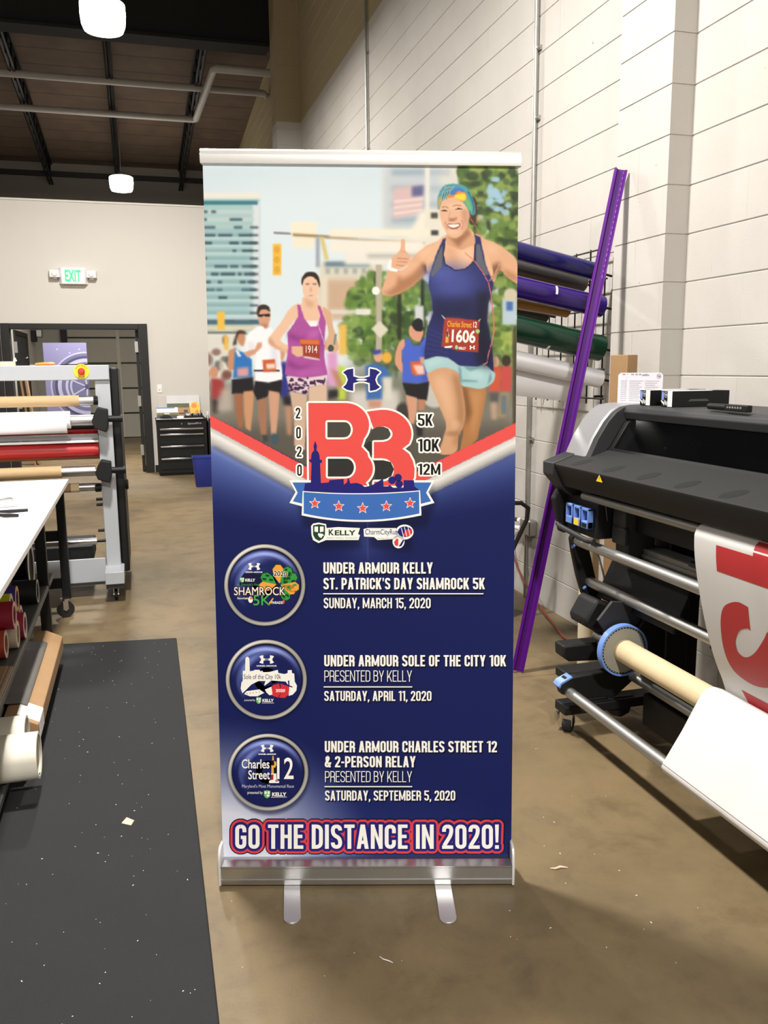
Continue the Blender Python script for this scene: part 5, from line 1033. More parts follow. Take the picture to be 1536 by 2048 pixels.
for k in range(44):
    q = 2 * math.pi * k / 44; dt.obox((TX + .0905 * math.cos(q), 2.7555, TZ + .0905 * math.sin(q)), (.007, .002, .003), Matrix.Rotation(-q + math.pi / 2, 3, 'Y'))
dt.build('flange_slots', M['black'], f_)
hb_ = MB()
for k in range(10):
    q = 2 * math.pi * k / 10; hb_.obox((TX + .036 * math.cos(q), 2.825, TZ + .036 * math.sin(q)), (.03, .085, .006), Matrix.Rotation(-q, 3, 'Y'))
hb_.tube((TX, 2.78, TZ), (TX, 2.96, TZ), .022, 18); hb_.build('hub', M['alu'], t)
la = MB(); la.prism([(1.545, .225), (1.58, .245), (1.86, .262), (1.88, .20), (1.80, .14), (1.66, .150), (1.56, .178)], 'y', 2.885, 2.925); la.build('loop_arm', M['blackmat'], t, bevel=.006)
tp = MB(); tp.prism([(1.54, .215), (1.552, .232), (1.60, .252), (1.605, .245), (1.555, .222), (1.548, .206)], 'y', 2.88, 2.93); tp.build('blue_tip', M['blueplastic'], t, bevel=.002)
MB().tube((1.592, .85, .185), (1.592, 2.925, .185), .0215, 28).build('loop_rod', M['steel'], t)
# ---- printed sheet hanging from the platen, wound on the take-up core
prof = [(1.76, .992), (1.72, .990), (1.69, .986), (1.668, .980), (1.654, .968), (1.647, .95), (1.652, .88), (1.672, .78), (1.704, .66), (1.745, .54), (1.79, .44), (1.82, .34), (1.82, .24), (1.76, .165), (1.66, .155), (1.592, .1615), (1.575, .1670), (1.5685, .185), (1.574, .197), (1.64, .30), (1.706, .418), (1.72, .430), (1.75, .437), (1.785, .425), (1.802, .385), (1.785, .348), (1.75, .333), (1.715, .345), (1.70, .385)]
def smooth(p, lo, hi, n=5):
    """rounds the run of the profile between two indices"""
    out = list(p[:lo])
    for i in range(lo, hi):
        a, b, c, d = (np.array(p[max(0, min(len(p) - 1, i + k - 1))]) for k in range(4))
        for q in np.linspace(0, 1, n, endpoint=False): out.append(tuple(.5 * ((2 * b) + (-a + c) * q + (2 * a - 5 * b + 4 * c - d) * q * q + (-a + 3 * b - 3 * c + d) * q ** 3)))
    return out + list(p[hi:])
SP = smooth(prof, 5, 15)
sh_ = thing('hanging_print', (1.7, 1.5, .5), 'white printed sheet with big red letters, feeding out of the printer onto its take-up reel', 'print')
ws = MB(); ws.strip(SP, 'y', .95, 2.226, 8); ws.build('sheet', M['media'], sh_, angle=60)
SA = np.array(SP); SS = np.r_[0, np.cumsum(np.linalg.norm(np.diff(SA, axis=0), axis=1))]
def on_sheet(y, s, off=.0006):
    s = s + .04; i = min(max(int(np.searchsorted(SS, s)) - 1, 0), len(SS) - 2); w = (s - SS[i]) / (SS[i + 1] - SS[i]); p = SA[i] + (SA[i + 1] - SA[i]) * w; d = SA[i + 1] - SA[i]; d = d / np.linalg.norm(d)
    return (p[0] + d[1] * off, y, p[1] - d[0] * off)
def sheet_shape(mb, pts):
    bm = bmesh.new(); f = bm.faces.new([bm.verts.new((y, s, 0)) for y, s in pts]); f.normal_update(); bmesh.ops.triangulate(bm, faces=[f])
    for q in np.arange(.0, 1.3, .012): bmesh.ops.bisect_plane(bm, geom=bm.verts[:] + bm.edges[:] + bm.faces[:], plane_co=(0, q, 0), plane_no=(0, 1, 0))
    bm.verts.index_update(); mb._add([on_sheet(v.co.x, v.co.y) for v in bm.verts], [tuple(v.index for v in f.verts) for f in bm.faces]); bm.free()
ink = MB()
sheet_shape(ink, [(2.12, .104), (1.96, .104), (1.96, .02), (1.70, .02), (1.70, .104), (1.62, .104), (1.62, .186), (2.121, .186)])
Sp = [(1.62, .27), (1.70, .262), (1.80, .268), (1.87, .288), (1.926, .324), (1.949, .355), (1.997, .412), (2.037, .445), (2.066, .455), (2.086, .446), (2.089, .424), (2.081, .399), (2.053, .361), (2.016, .343), (2.004, .346), (1.997, .268), (2.036, .264), (2.074, .276), (2.113, .302), (2.138, .349), (2.153, .415), (2.157, .47), (2.148, .515), (2.121, .542), (2.057, .553), (1.98, .53), (1.90, .47), (1.84, .40), (1.78, .35), (1.72, .34), (1.66, .37), (1.62, .42)]
def rounded_run(pts, corners, n=4):
    """closed outline, smooth except at its corners"""
    out = []; N = len(pts)
    for i in range(N):
        b, c = np.array(pts[i]), np.array(pts[(i + 1) % N]); a = b * 2 - c if pts[i] in corners else np.array(pts[i - 1]); d = c * 2 - b if pts[(i + 1) % N] in corners else np.array(pts[(i + 2) % N])
        for q in np.linspace(0, 1, n, endpoint=False): out.append(tuple(.5 * ((2 * b) + (-a + c) * q + (2 * a - 5 * b + 4 * c - d) * q * q + (-a + 3 * b - 3 * c + d) * q ** 3)))
    return out
sheet_shape(ink, rounded_run(Sp, ((1.62, .27), (1.62, .42), (2.004, .346), (1.997, .268)))); sheet_shape(ink, [(2.133, .605), (1.62, .605), (1.62, .685), (2.10, .685)])
ink.build('red_letters', mat('red printing ink', (178, 44, 48), .5, var=.02), sh_)

# ---- things on the printer's top
ZT = 1.3185
def cartridge_box(x0, y0, label):
    t = thing('cartridge_box', (x0, y0, ZT), label, 'box', 'cartridge boxes on the printer')
    b = MB(); b.box(x0, x0 + .245, y0, y0 + .068, ZT, ZT + .058); b.build('carton', M['black'], t, bevel=.001)
    w = MB(); w.box(x0 - .0008, x0 + .17, y0 - .0006, y0 + .0686, ZT + .0575, ZT + .0590); w.box(x0 - .0012, x0, y0, y0 + .027, ZT + .001, ZT + .058); w.build('white_label', M['white'], t)
    e = MB(); e.box(x0 - .0016, x0, y0 + .051, y0 + .064, ZT + .024, ZT + .054); e.build('blue_patch', mat('blue printed patch', (120, 150, 214), .5), t)
    k = MB(); c = Vector((x0 - .0014, y0 + .038, ZT + .044)); ring_emblem(k, c, Vector((0, -1, 0)), Vector((0, 0, 1)), .010, None)
    for q in range(6): k.obox((x0 - .001, y0 + .032 + q * .006, ZT + .012 + (q % 3) * .003), (.001, .003, .014), Matrix.Rotation(R(20 - 14 * q), 3, 'X'))
    k.build('printed_marks', M['white'], t)
    l_ = MB()
    for q, (a, b_) in enumerate(((.075, .15), (.07, .155))): l_.box(x0 + a, x0 + b_, y0 - .0008, y0, ZT + .026 - q * .005, ZT + .0275 - q * .005)
    l_.build('fine_print', M['rail_grey'], t)
cartridge_box(1.872, 2.70, 'black cartridge box with white end lying on the printer top, the nearer of the pair')
cartridge_box(1.872, 2.84, 'black and white cartridge box on the printer top, just behind the nearer box')
tl_ = thing('work_light', (1.83, 2.36, ZT), 'slim black pen work light with a row of small lenses, lying on the printer edge', 'torch')
ra, rb = Vector((1.862, 2.475, ZT + .0135)), Vector((1.852, 2.262, ZT + .0135)); dv = (rb - ra).normalized()
MB().tube(ra, ra + dv * .1, .0105, 16, r1=.0115).build('body', M['black'], tl_, bevel=.001)
MB().obox(ra + dv * .155, (.022, .115, .022), Matrix.Rotation(R(-2.7), 3, 'Z')).build('lamp_body', M['black'], tl_, bevel=.003)
le = MB()
for q in range(6): le.lathe([(.005, 0), (.0035, .002), (.0005, .003)], ra + dv * (.115 + q * .0135) + Vector((-.0112, 0, .001)), (-1, 0, 0), 12)
le.build('lens', M['chrome'], tl_)
M['card_paper'] = mat('printed card backing', (216, 212, 220), .5, var=.02)
for k, (y0, x0, lab) in enumerate(((3.10, 1.931, 'white printed blister card standing behind the cartridge boxes, the front one with the round mark'), (3.135, 1.913, 'white blister card with its left edge showing behind the front card'))):
    c = thing('blister_card', (x0, y0, ZT), lab, 'card pack', 'blister cards on the printer'); w_ = .148; h_ = .122; d_ = Vector((.62, -.785, 0)).normalized(); nn = Vector((-.785, -.62, 0)).normalized(); up_ = Vector((0, 0, 1))
    o_ = Vector((x0, y0, ZT)); m_ = MB(); pr = [(0, 0), (w_, 0), (w_, h_ - .01), (w_ - .01, h_), (.01, h_), (0, h_ - .01)]
    k2 = len(pr); m_._add([o_ + d_ * a + up_ * b + nn * s for s in (0, .004) for a, b in pr], [(i, (i + 1) % k2, k2 + (i + 1) % k2, k2 + i) for i in range(k2)] + [tuple(range(k2)), tuple(range(k2, 2 * k2))]); m_.build('card', M['card_paper'], c)
    ln_ = MB()
    for q in range(11):
        for a0, a1 in ((.012, .068), (.076, .134)): ln_.face([o_ + d_ * a + up_ * b + nn * .0045 for a, b in ((a0, .088 - q * .008), (a1 - (q * 37 % 5) * .004, .088 - q * .008), (a1 - (q * 37 % 5) * .004, .0895 - q * .008), (a0, .0895 - q * .008))])
    for a0, a1 in ((.018, .03), (.036, .045), (.05, .06)): ln_.face([o_ + d_ * a + up_ * b + nn * .0045 for a, b in ((a0, .113), (a1, .113), (a1, .118), (a0, .118))])
    hg = [o_ + d_ * (.078 + .016 * math.cos(q)) + up_ * (.110 + .007 * max(0, math.sin(q))) + nn * .0045 for q in np.linspace(0, math.pi, 9)]; ln_.face(hg)
    ln_.build('fine_print', mat('grey print', (150, 148, 156), .6), c)
    e_ = MB(); ring_emblem(e_, o_ + d_ * .132 + up_ * .108 + nn * .0047, d_, up_, .009, None); e_.build('round_mark', M['black'], c)
# ---------------------------------------------------------------- along the right wall
# leaning purple straightedge
ra, rb = Vector((1.705, 3.607, .0)), Vector((2.205, 3.66, 2.36))
ru = thing('straightedge', ra, 'long purple anodised straightedge leaning on the block pilaster', 'straightedge')
M['purple'] = mat('purple anodised aluminium', (78, 6, 116), .42, .1, var=.03, scale=20, spec=.25)
ax = (rb - ra).normalized(); sd = Vector((0, -1, 0)); sd = (sd - ax * sd.dot(ax)).normalized(); nm = ax.cross(sd); nm = nm if nm.x < 0 else -nm    # nm faces the aisle
vw = (Vector((0, 0, 1.47)) - (ra + rb) / 2); vw = (vw - ax * vw.dot(ax)).normalized(); sd = ax.cross(vw).normalized(); sd = sd if sd.y < 0 else -sd; nm = vw
L_ = (rb - ra).length; pr = [(-.030, 0), (-.030, .016), (-.024, .020), (-.017, .020), (-.012, .006), (.018, .006), (.022, .012), (.029, .012), (.030, .006), (.030, 0)]
m_ = MB(); k = len(pr); m_._add([ra + sd * a + nm * b + Vector((0, 0, .008)) for a, b in pr] + [rb + sd * a + nm * b for a, b in pr], [(i, (i + 1) % k, k + (i + 1) % k, k + i) for i in range(k)] + [tuple(range(k)), tuple(range(k, 2 * k))]); m_.build('rail', M['purple'], ru, angle=20)
tk = MB(); n_ = 96
for i in range(n_):
    c = ra.lerp(rb, (i + .5) / n_) + nm * .0062 + sd * .0145; a, b = ax * (.004 if i % 4 else .007), sd * .0022; tk.face([c - a - b, c + a - b, c + a + b, c - a + b])
tk.build('scale_marks', mat('silver scale marks', (132, 78, 160), .5, .3), ru)
# conduits on the wall, outlet box and cords
for y, z0, r_, lab in ((4.83, .52, .0135, 'slim galvanised conduit running down the block wall to the outlet box'), (8.6, 0, .014, 'far thin conduit running up the block wall above the banner')):
    c = thing('conduit', (XW - .03, y, z0), lab, 'conduit'); MB().tube((XW - .022, y, z0), (XW - .022, y, 6.3), r_, 12).build('tube', M['galv'], c)
    for z in ((1.02, 2.9, 3.28) if y < 5 else (2.0, 3.6, 4.5)):
        s_ = MB(); s_.box(XW - .012, XW - .001, y - .035, y + .035, z - .012, z + .012); s_.tube((XW - .03, y - .024, z), (XW, y - .024, z), .005, 8); s_.build('strap', M['galv'], c)
lo_ = thing('conduit', (XW - .03, 4.83, 0), 'lower length of conduit between the outlet box and the floor', 'conduit'); MB().tube((XW - .022, 4.83, .0), (XW - .022, 4.83, .42), .014, 12).build('tube', M['galv'], lo_)
ob = thing('outlet_box', (XW - .03, 4.79, .47), 'grey metal outlet box on the block wall with cords plugged in', 'outlet box'); MB().box(XW - .055, XW, 4.722, 4.872, .42, .52).build('box', M['galv'], ob, bevel=.012, seg=3)
for z in (.495, .445):
    rc = MB(); rc.tube((XW - .045, 4.865, z), (XW - .045, 4.893, z), .018, 16); rc.build('socket', M['white'], ob)
oc = thing('extension_cord', (2.25, 4.9, .3), 'orange extension cord running from the outlet box down to the floor', 'cord')
MB().tube((XW - .045, 4.895, .445), (XW - .05, 4.955, .44), .014, 12).build('plug', M['white'], oc)
cp = [(2.30, 4.955, .44), (2.295, 5.0, .42), (2.29, 5.0, .36), (2.29, 4.95, .27), (2.285, 4.86, .19), (2.275, 4.70, .11), (2.25, 4.48, .05), (2.21, 4.22, .018), (2.16, 4.0, .010), (2.17, 3.8, .009)]
MB().pipe(cp, .007, 8).build('cable', mat('orange cable', (120, 56, 36), .5), oc)
bc = thing('power_cord', (2.26, 4.95, .5), 'short black power cord plugged into the upper socket of the outlet box', 'cord')
MB().tube((XW - .045, 4.895, .495), (XW - .05, 4.95, .495), .013, 12).build('plug', M['black'], bc); MB().pipe([(2.30, 4.95, .495), (2.28, 5.03, .47), (2.27, 5.1, .40), (2.26, 5.2, .25), (2.25, 5.3, .06), (2.2, 5.5, .01)], .007, 8).build('cable', M['rubber'], bc)
# dark case behind the banner's right edge
cs = thing('equipment_case', (1.98, 4.62, 0), 'dark equipment case with a bent black handle, half hidden behind the banner', 'case')
MB().box(1.72, 2.02, 4.42, 4.9, .04, .66).build('case_body', mat('dark violet plastic', (52, 48, 58), .45, var=.05), cs, bevel=.02, seg=3)
MB().pipe([(2.0, 4.40, .36), (2.03, 4.37, .45), (2.10, 4.36, .60), (2.11, 4.36, .67), (2.07, 4.37, .70), (1.95, 4.40, .70)], .013, 10).build('handle', M['black'], cs)
# tall tubes standing behind the printer's end
ct = thing('paper_core', (2.06, 3.66, 0), 'tall cream paper core standing on the floor between straightedge and printer', 'tube'); MB().htube((2.075, 3.60, .003), (2.035, 3.54, 1.16), .046, .038, 32).build('tube', mat('cream paper core', (226, 214, 186), .65, var=.04), ct)
q_ = thing('cardboard_carton', (2.10, 3.46, 0), 'tall square brown carton standing upright behind the printer end', 'carton'); rt = Matrix.Rotation(R(28), 3, 'Z'); MB().obox((2.128, 3.447, .759), (.088, .088, 1.516), rt).build('carton', M['card'], q_, bevel=.003)
# wire grid rack with vinyl rolls
g_ = thing('wire_rack', (XW - .02, 4.3, 1.25), 'black wire grid rack on the block wall holding the vinyl rolls', 'rack'); gm = MB(); gx = XW - .05
for i in range(6): gm.tube((gx, 3.93 + i * .15, 1.27), (gx, 3.93 + i * .15, 2.06), .0045, 8)
for z in (1.30, 1.45, 1.60, 1.75, 1.90, 2.05): gm.tube((gx - .006, 3.9, z), (gx - .006, 4.74, z), .0045, 8)
for y in (4.0, 4.66):
    for z in (1.31, 2.04): gm.tube((gx, y, z), (XW, y, z), .006, 8)
gm.build('grid', M['black'], g_)
def vinyl_roll(name, p0, p1, r, col, label, rough=.2, metal=0.0, core=True, tape=None):
    t = thing(name, p1, label, 'vinyl roll', 'rolls on the wire rack'); p0, p1 = Vector(p0), Vector(p1); a = (p1 - p0).normalized()
    MB().htube(p0, p1, r, .038, 40).build('vinyl', mat(name + ' ' + col[0], col[1], rough, metal, var=.03, coat=.0), t, angle=50)
    MB().htube(p0 - a * .004, p1 + a * .006, .038, .033, 28).build('core', M['kraft'], t)
    if tape is not None:
        u_, s_, x_ = tape; c = p0.lerp(p1, u_); tm = MB(); f = Vector((0, -1, 0)); f = (f - a * f.dot(a)).normalized(); w = a.cross(f); w = w if w.z > 0 else -w
        pts = [c + (f * math.cos(R(d)) + w * math.sin(R(d))) * (r + .0006) for d in np.linspace(s_, x_, 7)]
        tm._add([p - a * .006 for p in pts] + [p + a * .006 + a * .0 for p in pts], [(i, i + 1, 8 + i, 7 + i) for i in range(6)]); tm.build('tape', M['white'], t)
    ORG[t.name] = Vector(t.location)
    hk = MB(); hk.tube(p1 + a * .06, p0.lerp(p1, .35), .006, 8); hk.build('hook', M['black'], g_)
vinyl_roll('vinyl_roll', (1.45, 3.9, 2.0945), (2.262, 3.9, 1.9235), .043, ('deep blue', (16, 11, 84)), 'glossy deep blue vinyl roll, topmost on the wire rack', .22)
vinyl_roll('vinyl_roll', (1.5, 4.1, 2.047), (2.276, 4.1, 1.892), .043, ('metallic grey', (84, 82, 82)), 'metallic grey vinyl roll just under the deep blue roll', .35, .4)
vinyl_roll('vinyl_roll', (1.45, 3.9, 1.917), (2.268, 3.9, 1.761), .053, ('violet', (44, 17, 104)), 'glossy violet vinyl roll with a strip of tape, under the grey roll', .2, tape=(.66, 0, 50))
vinyl_roll('vinyl_roll', (1.5, 4.1, 1.866), (2.185, 4.1, 1.768), .050, ('gold', (150, 102, 32)), 'gold vinyl roll peeking out below the violet roll', .35)
vinyl_roll('vinyl_roll', (1.5, 4.3, 1.845), (2.16, 4.3, 1.742), .046, ('black', (30, 32, 28)), 'black vinyl roll hidden behind the gold roll', .3)
vinyl_roll('vinyl_roll', (1.45, 3.9, 1.724), (2.27, 3.9, 1.556), .065, ('green', (7, 48, 31)), 'glossy dark green vinyl roll in the lower half of the rack', .2, tape=(.64, -88, -50))
vinyl_roll('vinyl_roll', (1.45, 3.9, 1.577), (2.272, 3.9, 1.402), .0455, ('white', (226, 226, 228)), 'white satin roll at the bottom of the rack', .35)
pp = thing('paper_sheet', (1.9, 3.93, 1.3), 'white sheet of paper hanging below the white satin roll', 'paper'); n_ = 12
m_ = MB(); T_ = lambda x: (1.577 + (x - 1.45) * (1.402 - 1.577) / (2.272 - 1.45)) - .004
xs = np.linspace(1.45, 2.185, n_ + 1); m_._add([(x, 3.9475 + .001 * math.sin(x * 9), T_(x)) for x in xs] + [(x, 3.945 + .006 * math.sin(x * 7), 1.372 - (x - 1.45) * .125) for x in xs], [(i, i + 1, n_ + 2 + i, n_ + 1 + i) for i in range(n_)]); m_.build('sheet', M['paper'], pp, thick=.0008)
# ---------------------------------------------------------------- left side: mat, worktable, laminator
mt = MB(); mt.prism([(.132, 4.63), (.118, 3.2), (.088, .8), (-1.1, .8), (-1.1, 4.80), (-.59, 4.728)], 'z', 0, .012)
M['mat'] = mat('black anti-fatigue mat', (34, 35, 36), .8, var=.06, scale=5, bump=.8, bscale=260, spec=.3)
tag(mt.build('floor_mat', M['mat'], org=(-.4, 3, 0), bevel=.005), 'black pebbled floor mat lying beside the worktable', 'mat')
fk = MB(); rs = random.Random(11)
for _ in range(150):
    x, y = rs.uniform(-.55, .085), rs.uniform(1.6, 4.6); s = rs.choice((.0009, .0012, .0014, .002)); q = rs.uniform(0, 6.28)
    if x > .08 + .012 * (y - .8): continue
    fk.obox((x, y, .0128), (s * rs.uniform(1, 3), s, .0006), Matrix.Rotation(q, 3, 'Z'))
tag(fk.build('paper_flecks', M['paper'], org=(-.2, 3, .012)), 'tiny white paper flecks scattered on the black mat', 'flecks', kind='stuff')
f2 = MB()
for _ in range(60):
    x, y = rs.uniform(.15, 1.5), rs.uniform(1.5, 3.6); s = rs.choice((.001, .0015, .002)); f2.obox((x, y, .0006), (s * rs.uniform(1, 3), s, .0005), Matrix.Rotation(rs.uniform(0, 6), 3, 'Z'))
tag(f2.build('floor_flecks', M['paper'], org=(.8, 2.4, 0)), 'tiny pale flecks scattered on the concrete around the banner', 'flecks', kind='stuff')
M['scrap'] = mat('pale wood-coloured scrap', (214, 186, 158), .7)
tag(MB().prism([(-.128, 2.695), (-.098, 2.672), (-.088, 2.70), (-.112, 2.728)], 'z', .0123, .0135).build('paper_scrap', M['scrap'], org=(-.108, 2.70, .0123)), 'small beige paper scrap lying on the black mat', 'scrap')
tag(MB().pipe([(1.098, 2.075, .003), (1.112, 2.068, .004), (1.13, 2.072, .004), (1.150, 2.063, .003)], [.001, .0028, .0036, .001], 6).build('paper_scrap', M['scrap'], org=(1.124, 2.069, 0)), 'pale twisted scrap on the concrete right of the banner base', 'scrap')
tag(MB().pipe([(.510, 1.856, .002), (.516, 1.842, .003), (.528, 1.832, .003), (.536, 1.824, .002)], [.0006, .0012, .0012, .0006], 6).build('paper_curl', M['paper'], org=(.52, 1.84, 0)), 'small white curl of paper on the concrete in front of the banner', 'scrap')

def caster(mb_w, mb_f, x, y, r=.045, w=.022, ang=0.0, zt=.12):
    rot = Matrix.Rotation(ang, 3, 'Z'); d = rot @ Vector((0, 1, 0)); c = Vector((x, y, r))
    mb_w.tube(c - d * w / 2, c + d * w / 2, r, 28); mb_f.tube((x, y, zt - .012), (x, y, zt), .03, 16)
    for s in (-1, 1): mb_f.obox(c + d * s * (w / 2 + .004) + Vector((0, 0, (zt - r) / 2)), (.03, .003, zt - r), rot)
    mb_f.tube(c - d * (w / 2 + .008), c + d * (w / 2 + .008), .008, 10)
# worktable
tbx = -.43; ZTb = .82
wt = thing('worktable', (-.95, 3.3, 0), 'white topped worktable on a black wheeled frame with loaded shelves', 'table')
MB().box(-1.65, tbx, .9, 5.43, ZTb - .026, ZTb).build('tabletop', mat('white laminate top', (238, 236, 238), .4, var=.01), wt, bevel=.003)
MB().box(-1.63, tbx - .02, .92, 5.41, ZTb - .05, ZTb - .0262).build('top_frame', mat('dark table edge', (70, 68, 66), .5), wt)
for x0, y0 in ((-.50, 5.29), (-.52, 4.36), (-.52, 1.2), (-1.6, 5.29), (-1.6, 1.2)):
    l_ = MB().box(x0, x0 + .048, y0 - .024, y0 + .024, .115, ZTb - .05).build('leg', M['black'], wt, bevel=.003)
    a, b = MB(), MB(); caster(a, b, x0 + .012, y0 - .01, .05, .024, R(15), .118); a.build('caster_wheel', M['rubber'], l_); b.build('caster_fork', M['chrome'], l_)
st = MB()
for z in (.47, .18): st.box(-1.56, -.50, 5.275, 5.305, z, z + .06)
st.box(-1.59, -1.56, 1.2, 5.29, .18, .24); st.build('stretcher', M['black'], wt, bevel=.003)
M['shelf'] = mat('dark laminate shelf', (78, 77, 76), .5, var=.06, scale=8)
for z, x1, y1 in ((.43, -.472, 4.62), (.075, -.505, 4.5)):
    MB().box(-1.6, x1, 1.1, y1, z - .024, z).build('shelf', M['shelf'], wt, bevel=.002)
ZS = .4305
def roll(name, x1, y, z, r, col, label, length=.6, core=.036, endc=(206, 190, 172), grp='rolls on the worktable shelf', hollow=True):
    t = thing(name, (x1, y, z - r), label, 'roll', grp)
    MB().htube((x1 - length, y, z), (x1, y, z), r, core, 30).build('roll_body', mat('roll ' + label[:14], col, .5, var=.03), t, angle=50)
    rg = MB(); rg.htube((x1 - .004, y, z), (x1 + .0012, y, z), r * .985, core, 30); rg.build('roll_end', mat('end ' + label[:14], endc, .7), t)
    return t
roll('paper_roll', -.485, 4.02, ZS + .054, .0535, (34, 34, 36), 'black tube with a white rim showing its round open end on the table shelf', .7, .046, (230, 228, 222))
sp = thing('cable_spool', (-.60, 4.22, ZS), 'black spool with a pale ring on its flange, on the shelf by the table leg', 'spool')
MB().lathe([(.04, -.10), (.125, -.10), (.125, -.09), (.06, -.088), (.06, -.01), (.125, -.008), (.125, 0), (.04, .0)], (-.53, 4.22, ZS + .126), (1, 0, 0), 40).build('spool_body', M['black'], sp)
MB().htube((-.531, 4.22, ZS + .126), (-.527, 4.22, ZS + .126), .115, .09, 40).build('pale_ring', M['white'], sp)
bx = thing('black_box', (-.75, 4.12, ZS), 'plain black box pushed back on the upper table shelf', 'box'); MB().box(-1.0, -.58, 3.70, 3.95, ZS, ZS + .16).build('carton', M['black'], bx, bevel=.004)
r_ = .052
for y, z, c, e, lab in ((3.60, ZS + r_, (150, 30, 70), (206, 196, 186), 'magenta vinyl roll in the lower layer on the shelf, beneath the purple roll'), (3.485, ZS + r_, (160, 36, 76), (200, 190, 180), 'magenta vinyl roll in the lower layer, beneath the yellow roll'), (3.37, ZS + r_, (206, 196, 176), (214, 200, 178), 'cream roll in the lower layer on the table shelf'), (3.255, ZS + r_, (178, 70, 52), (206, 190, 170), 'rust red roll in the lower layer, nearest'),
                        (3.55, ZS + r_ * 2.78, (66, 50, 130), (206, 160, 110), 'purple vinyl roll with an orange core on top of the roll stack'), (3.43, ZS + r_ * 2.78, (196, 196, 40), (206, 180, 180), 'yellow green vinyl roll on top of the roll stack'), (3.31, ZS + r_ * 2.78, (150, 30, 56), (214, 176, 170), 'crimson vinyl roll on top of the stack, nearest')):
    roll('vinyl_roll', -.495 + .02 * math.sin(y * 40), y, z, r_, c, lab, .6, .034, e)
lb = thing('long_carton', (-.47, 3.7, .0755), 'long brown carton with a white end label sticking out from the lower shelf', 'carton')
MB().prism([(-.545, .077), (-.445, .077), (-.425, .105), (-.425, .165), (-.50, .205), (-.545, .205)], 'y', 3.236, 4.34).build('carton', M['card'], lb, bevel=.003)
MB().prism([(-.500, .2065), (-.4235, .166), (-.4235, .104), (-.428, .104), (-.428, .163), (-.502, .203)], 'y', 3.26, 3.40).build('white_label', M['white'], lb)
ps = thing('plastic_sheet', (-.54, 3.8, .207), 'grey translucent packing sheet draped over the long carton', 'sheet'); m_ = MB()
m_.strip([(-.70, .238), (-.60, .225), (-.545, .2115), (-.502, .2105), (-.475, .198)], 'y', 3.36, 4.15, 6); m_.build('film', mat('grey packing film', (120, 118, 116), .3, spec=.6), ps, thick=.0012)
gb = thing('grey_carton', (-.75, 3.3, .0755), 'dark grey flat carton on the lower shelf beside the long brown carton', 'carton'); MB().box(-.98, -.56, 3.27, 3.9, .0755, .20).build('carton', mat('grey carton', (112, 110, 108), .7), gb, bevel=.003)
pb = thing('board_stack', (-.7, 2.75, ZS), 'edge of flat boards lying on the upper shelf, near end', 'boards'); m_ = MB()
for k, c in enumerate((0, 1, 0)): m_.m(c).box(-1.1, -.478 - .006 * k, 2.3, 3.13 - .02 * k, ZS + k * .008, ZS + .0075 + k * .008)
m_.build('boards', [M['card'], mat('grey board', (120, 116, 112), .6)], pb)
for y, z, x1, lab in ((2.98, .075 + .083, -.398, 'fat white tube with its open end sticking out of the lower shelf'), (3.148, .075 + .082, -.455, 'second fat pale tube just behind the white one on the lower shelf')):
    roll('large_core', x1, y, z, .081, (226, 222, 208), lab, .8, .070, (214, 208, 194), 'fat tubes on the lower shelf')
# hand tools on the table
sc = thing('pliers', (-.58, 4.12, ZTb), 'pliers with black rubber handles lying on the white tabletop', 'pliers')
for p in ([(-.66, 4.20, ZTb + .0105), (-.60, 4.19, ZTb + .0105), (-.52, 4.20, ZTb + .0105)], [(-.66, 4.12, ZTb + .0105), (-.60, 4.075, ZTb + .0105), (-.545, 4.055, ZTb + .0105)]): MB().pipe(p, [.006, .0085, .0075], 10).build('grip', M['rubber'], sc)
MB().pipe([(-.67, 4.195, ZTb + .011), (-.72, 4.15, ZTb + .011), (-.80, 4.12, ZTb + .011)], [.005, .010, .004], 8).build('jaws', M['steel'], sc)
sk = thing('steel_tube', (-.66, 4.38, ZTb), 'short silver metal rod lying on the tabletop behind the pliers', 'rod'); MB().tube((-.80, 4.36, ZTb + .008), (-.59, 4.40, ZTb + .008), .008, 12).build('rod', M['chrome'], sk)
kn = thing('silver_clip', (-.68, 4.62, ZTb), 'small silver clip on the tabletop near the far rod', 'clip'); MB().pipe([(-.78, 4.56, ZTb + .007), (-.70, 4.60, ZTb + .009), (-.655, 4.66, ZTb + .009), (-.64, 4.63, ZTb + .005)], [.004, .006, .007, .004], 8).build('clip', M['steel'], kn)

# ---- roll laminator beyond the table
lm = thing('roll_laminator', (-1.05, 6.0, 0), 'grey roll laminator with red rollers and kraft tubes, beyond the worktable', 'laminator')
LX0, LX1 = -2.05, -.165
MB().box(LX0, LX1, 5.68, 5.80, 1.408, 1.50).build('top_beam', M['grey_enamel'], lm, bevel=.004)
for x0, x1 in ((-.255, LX1), (LX0, LX0 + .09)):
    MB().box(x0, x1, 5.70, 5.98, .19, 1.408).build('upright', M['grey_enamel'], lm, bevel=.004)
sc_ = MB(); sc_.prism([(5.74, .15), (6.45, .12), (6.52, .30), (6.50, .9), (6.40, 1.42), (6.34, 1.478), (5.74, 1.484)], 'x', LX1 + .002, -.112); sc_.build('side_cover', M['black'], lm, bevel=.012, seg=3)
for x0, x1 in ((-.262, -.145), (LX0 - .02, LX0 + .1)):
    f_ = MB().box(x0, x1, 5.50, 6.62, .125, .205).build('base_rail', M['grey_enamel'], lm, bevel=.004)
    MB().box(x0 + .004, x1 - .004, 5.51, 6.61, .095, .126).build('rail_shadow', M['charcoal'], f_)
    for y in (5.6, 6.5):
        a, b = MB(), MB(); caster(a, b, (x0 + x1) / 2, y, .036, .02, R(90), .096); a.build('caster_wheel', M['rubber'], f_); b.build('caster_fork', M['chrome'], f_)
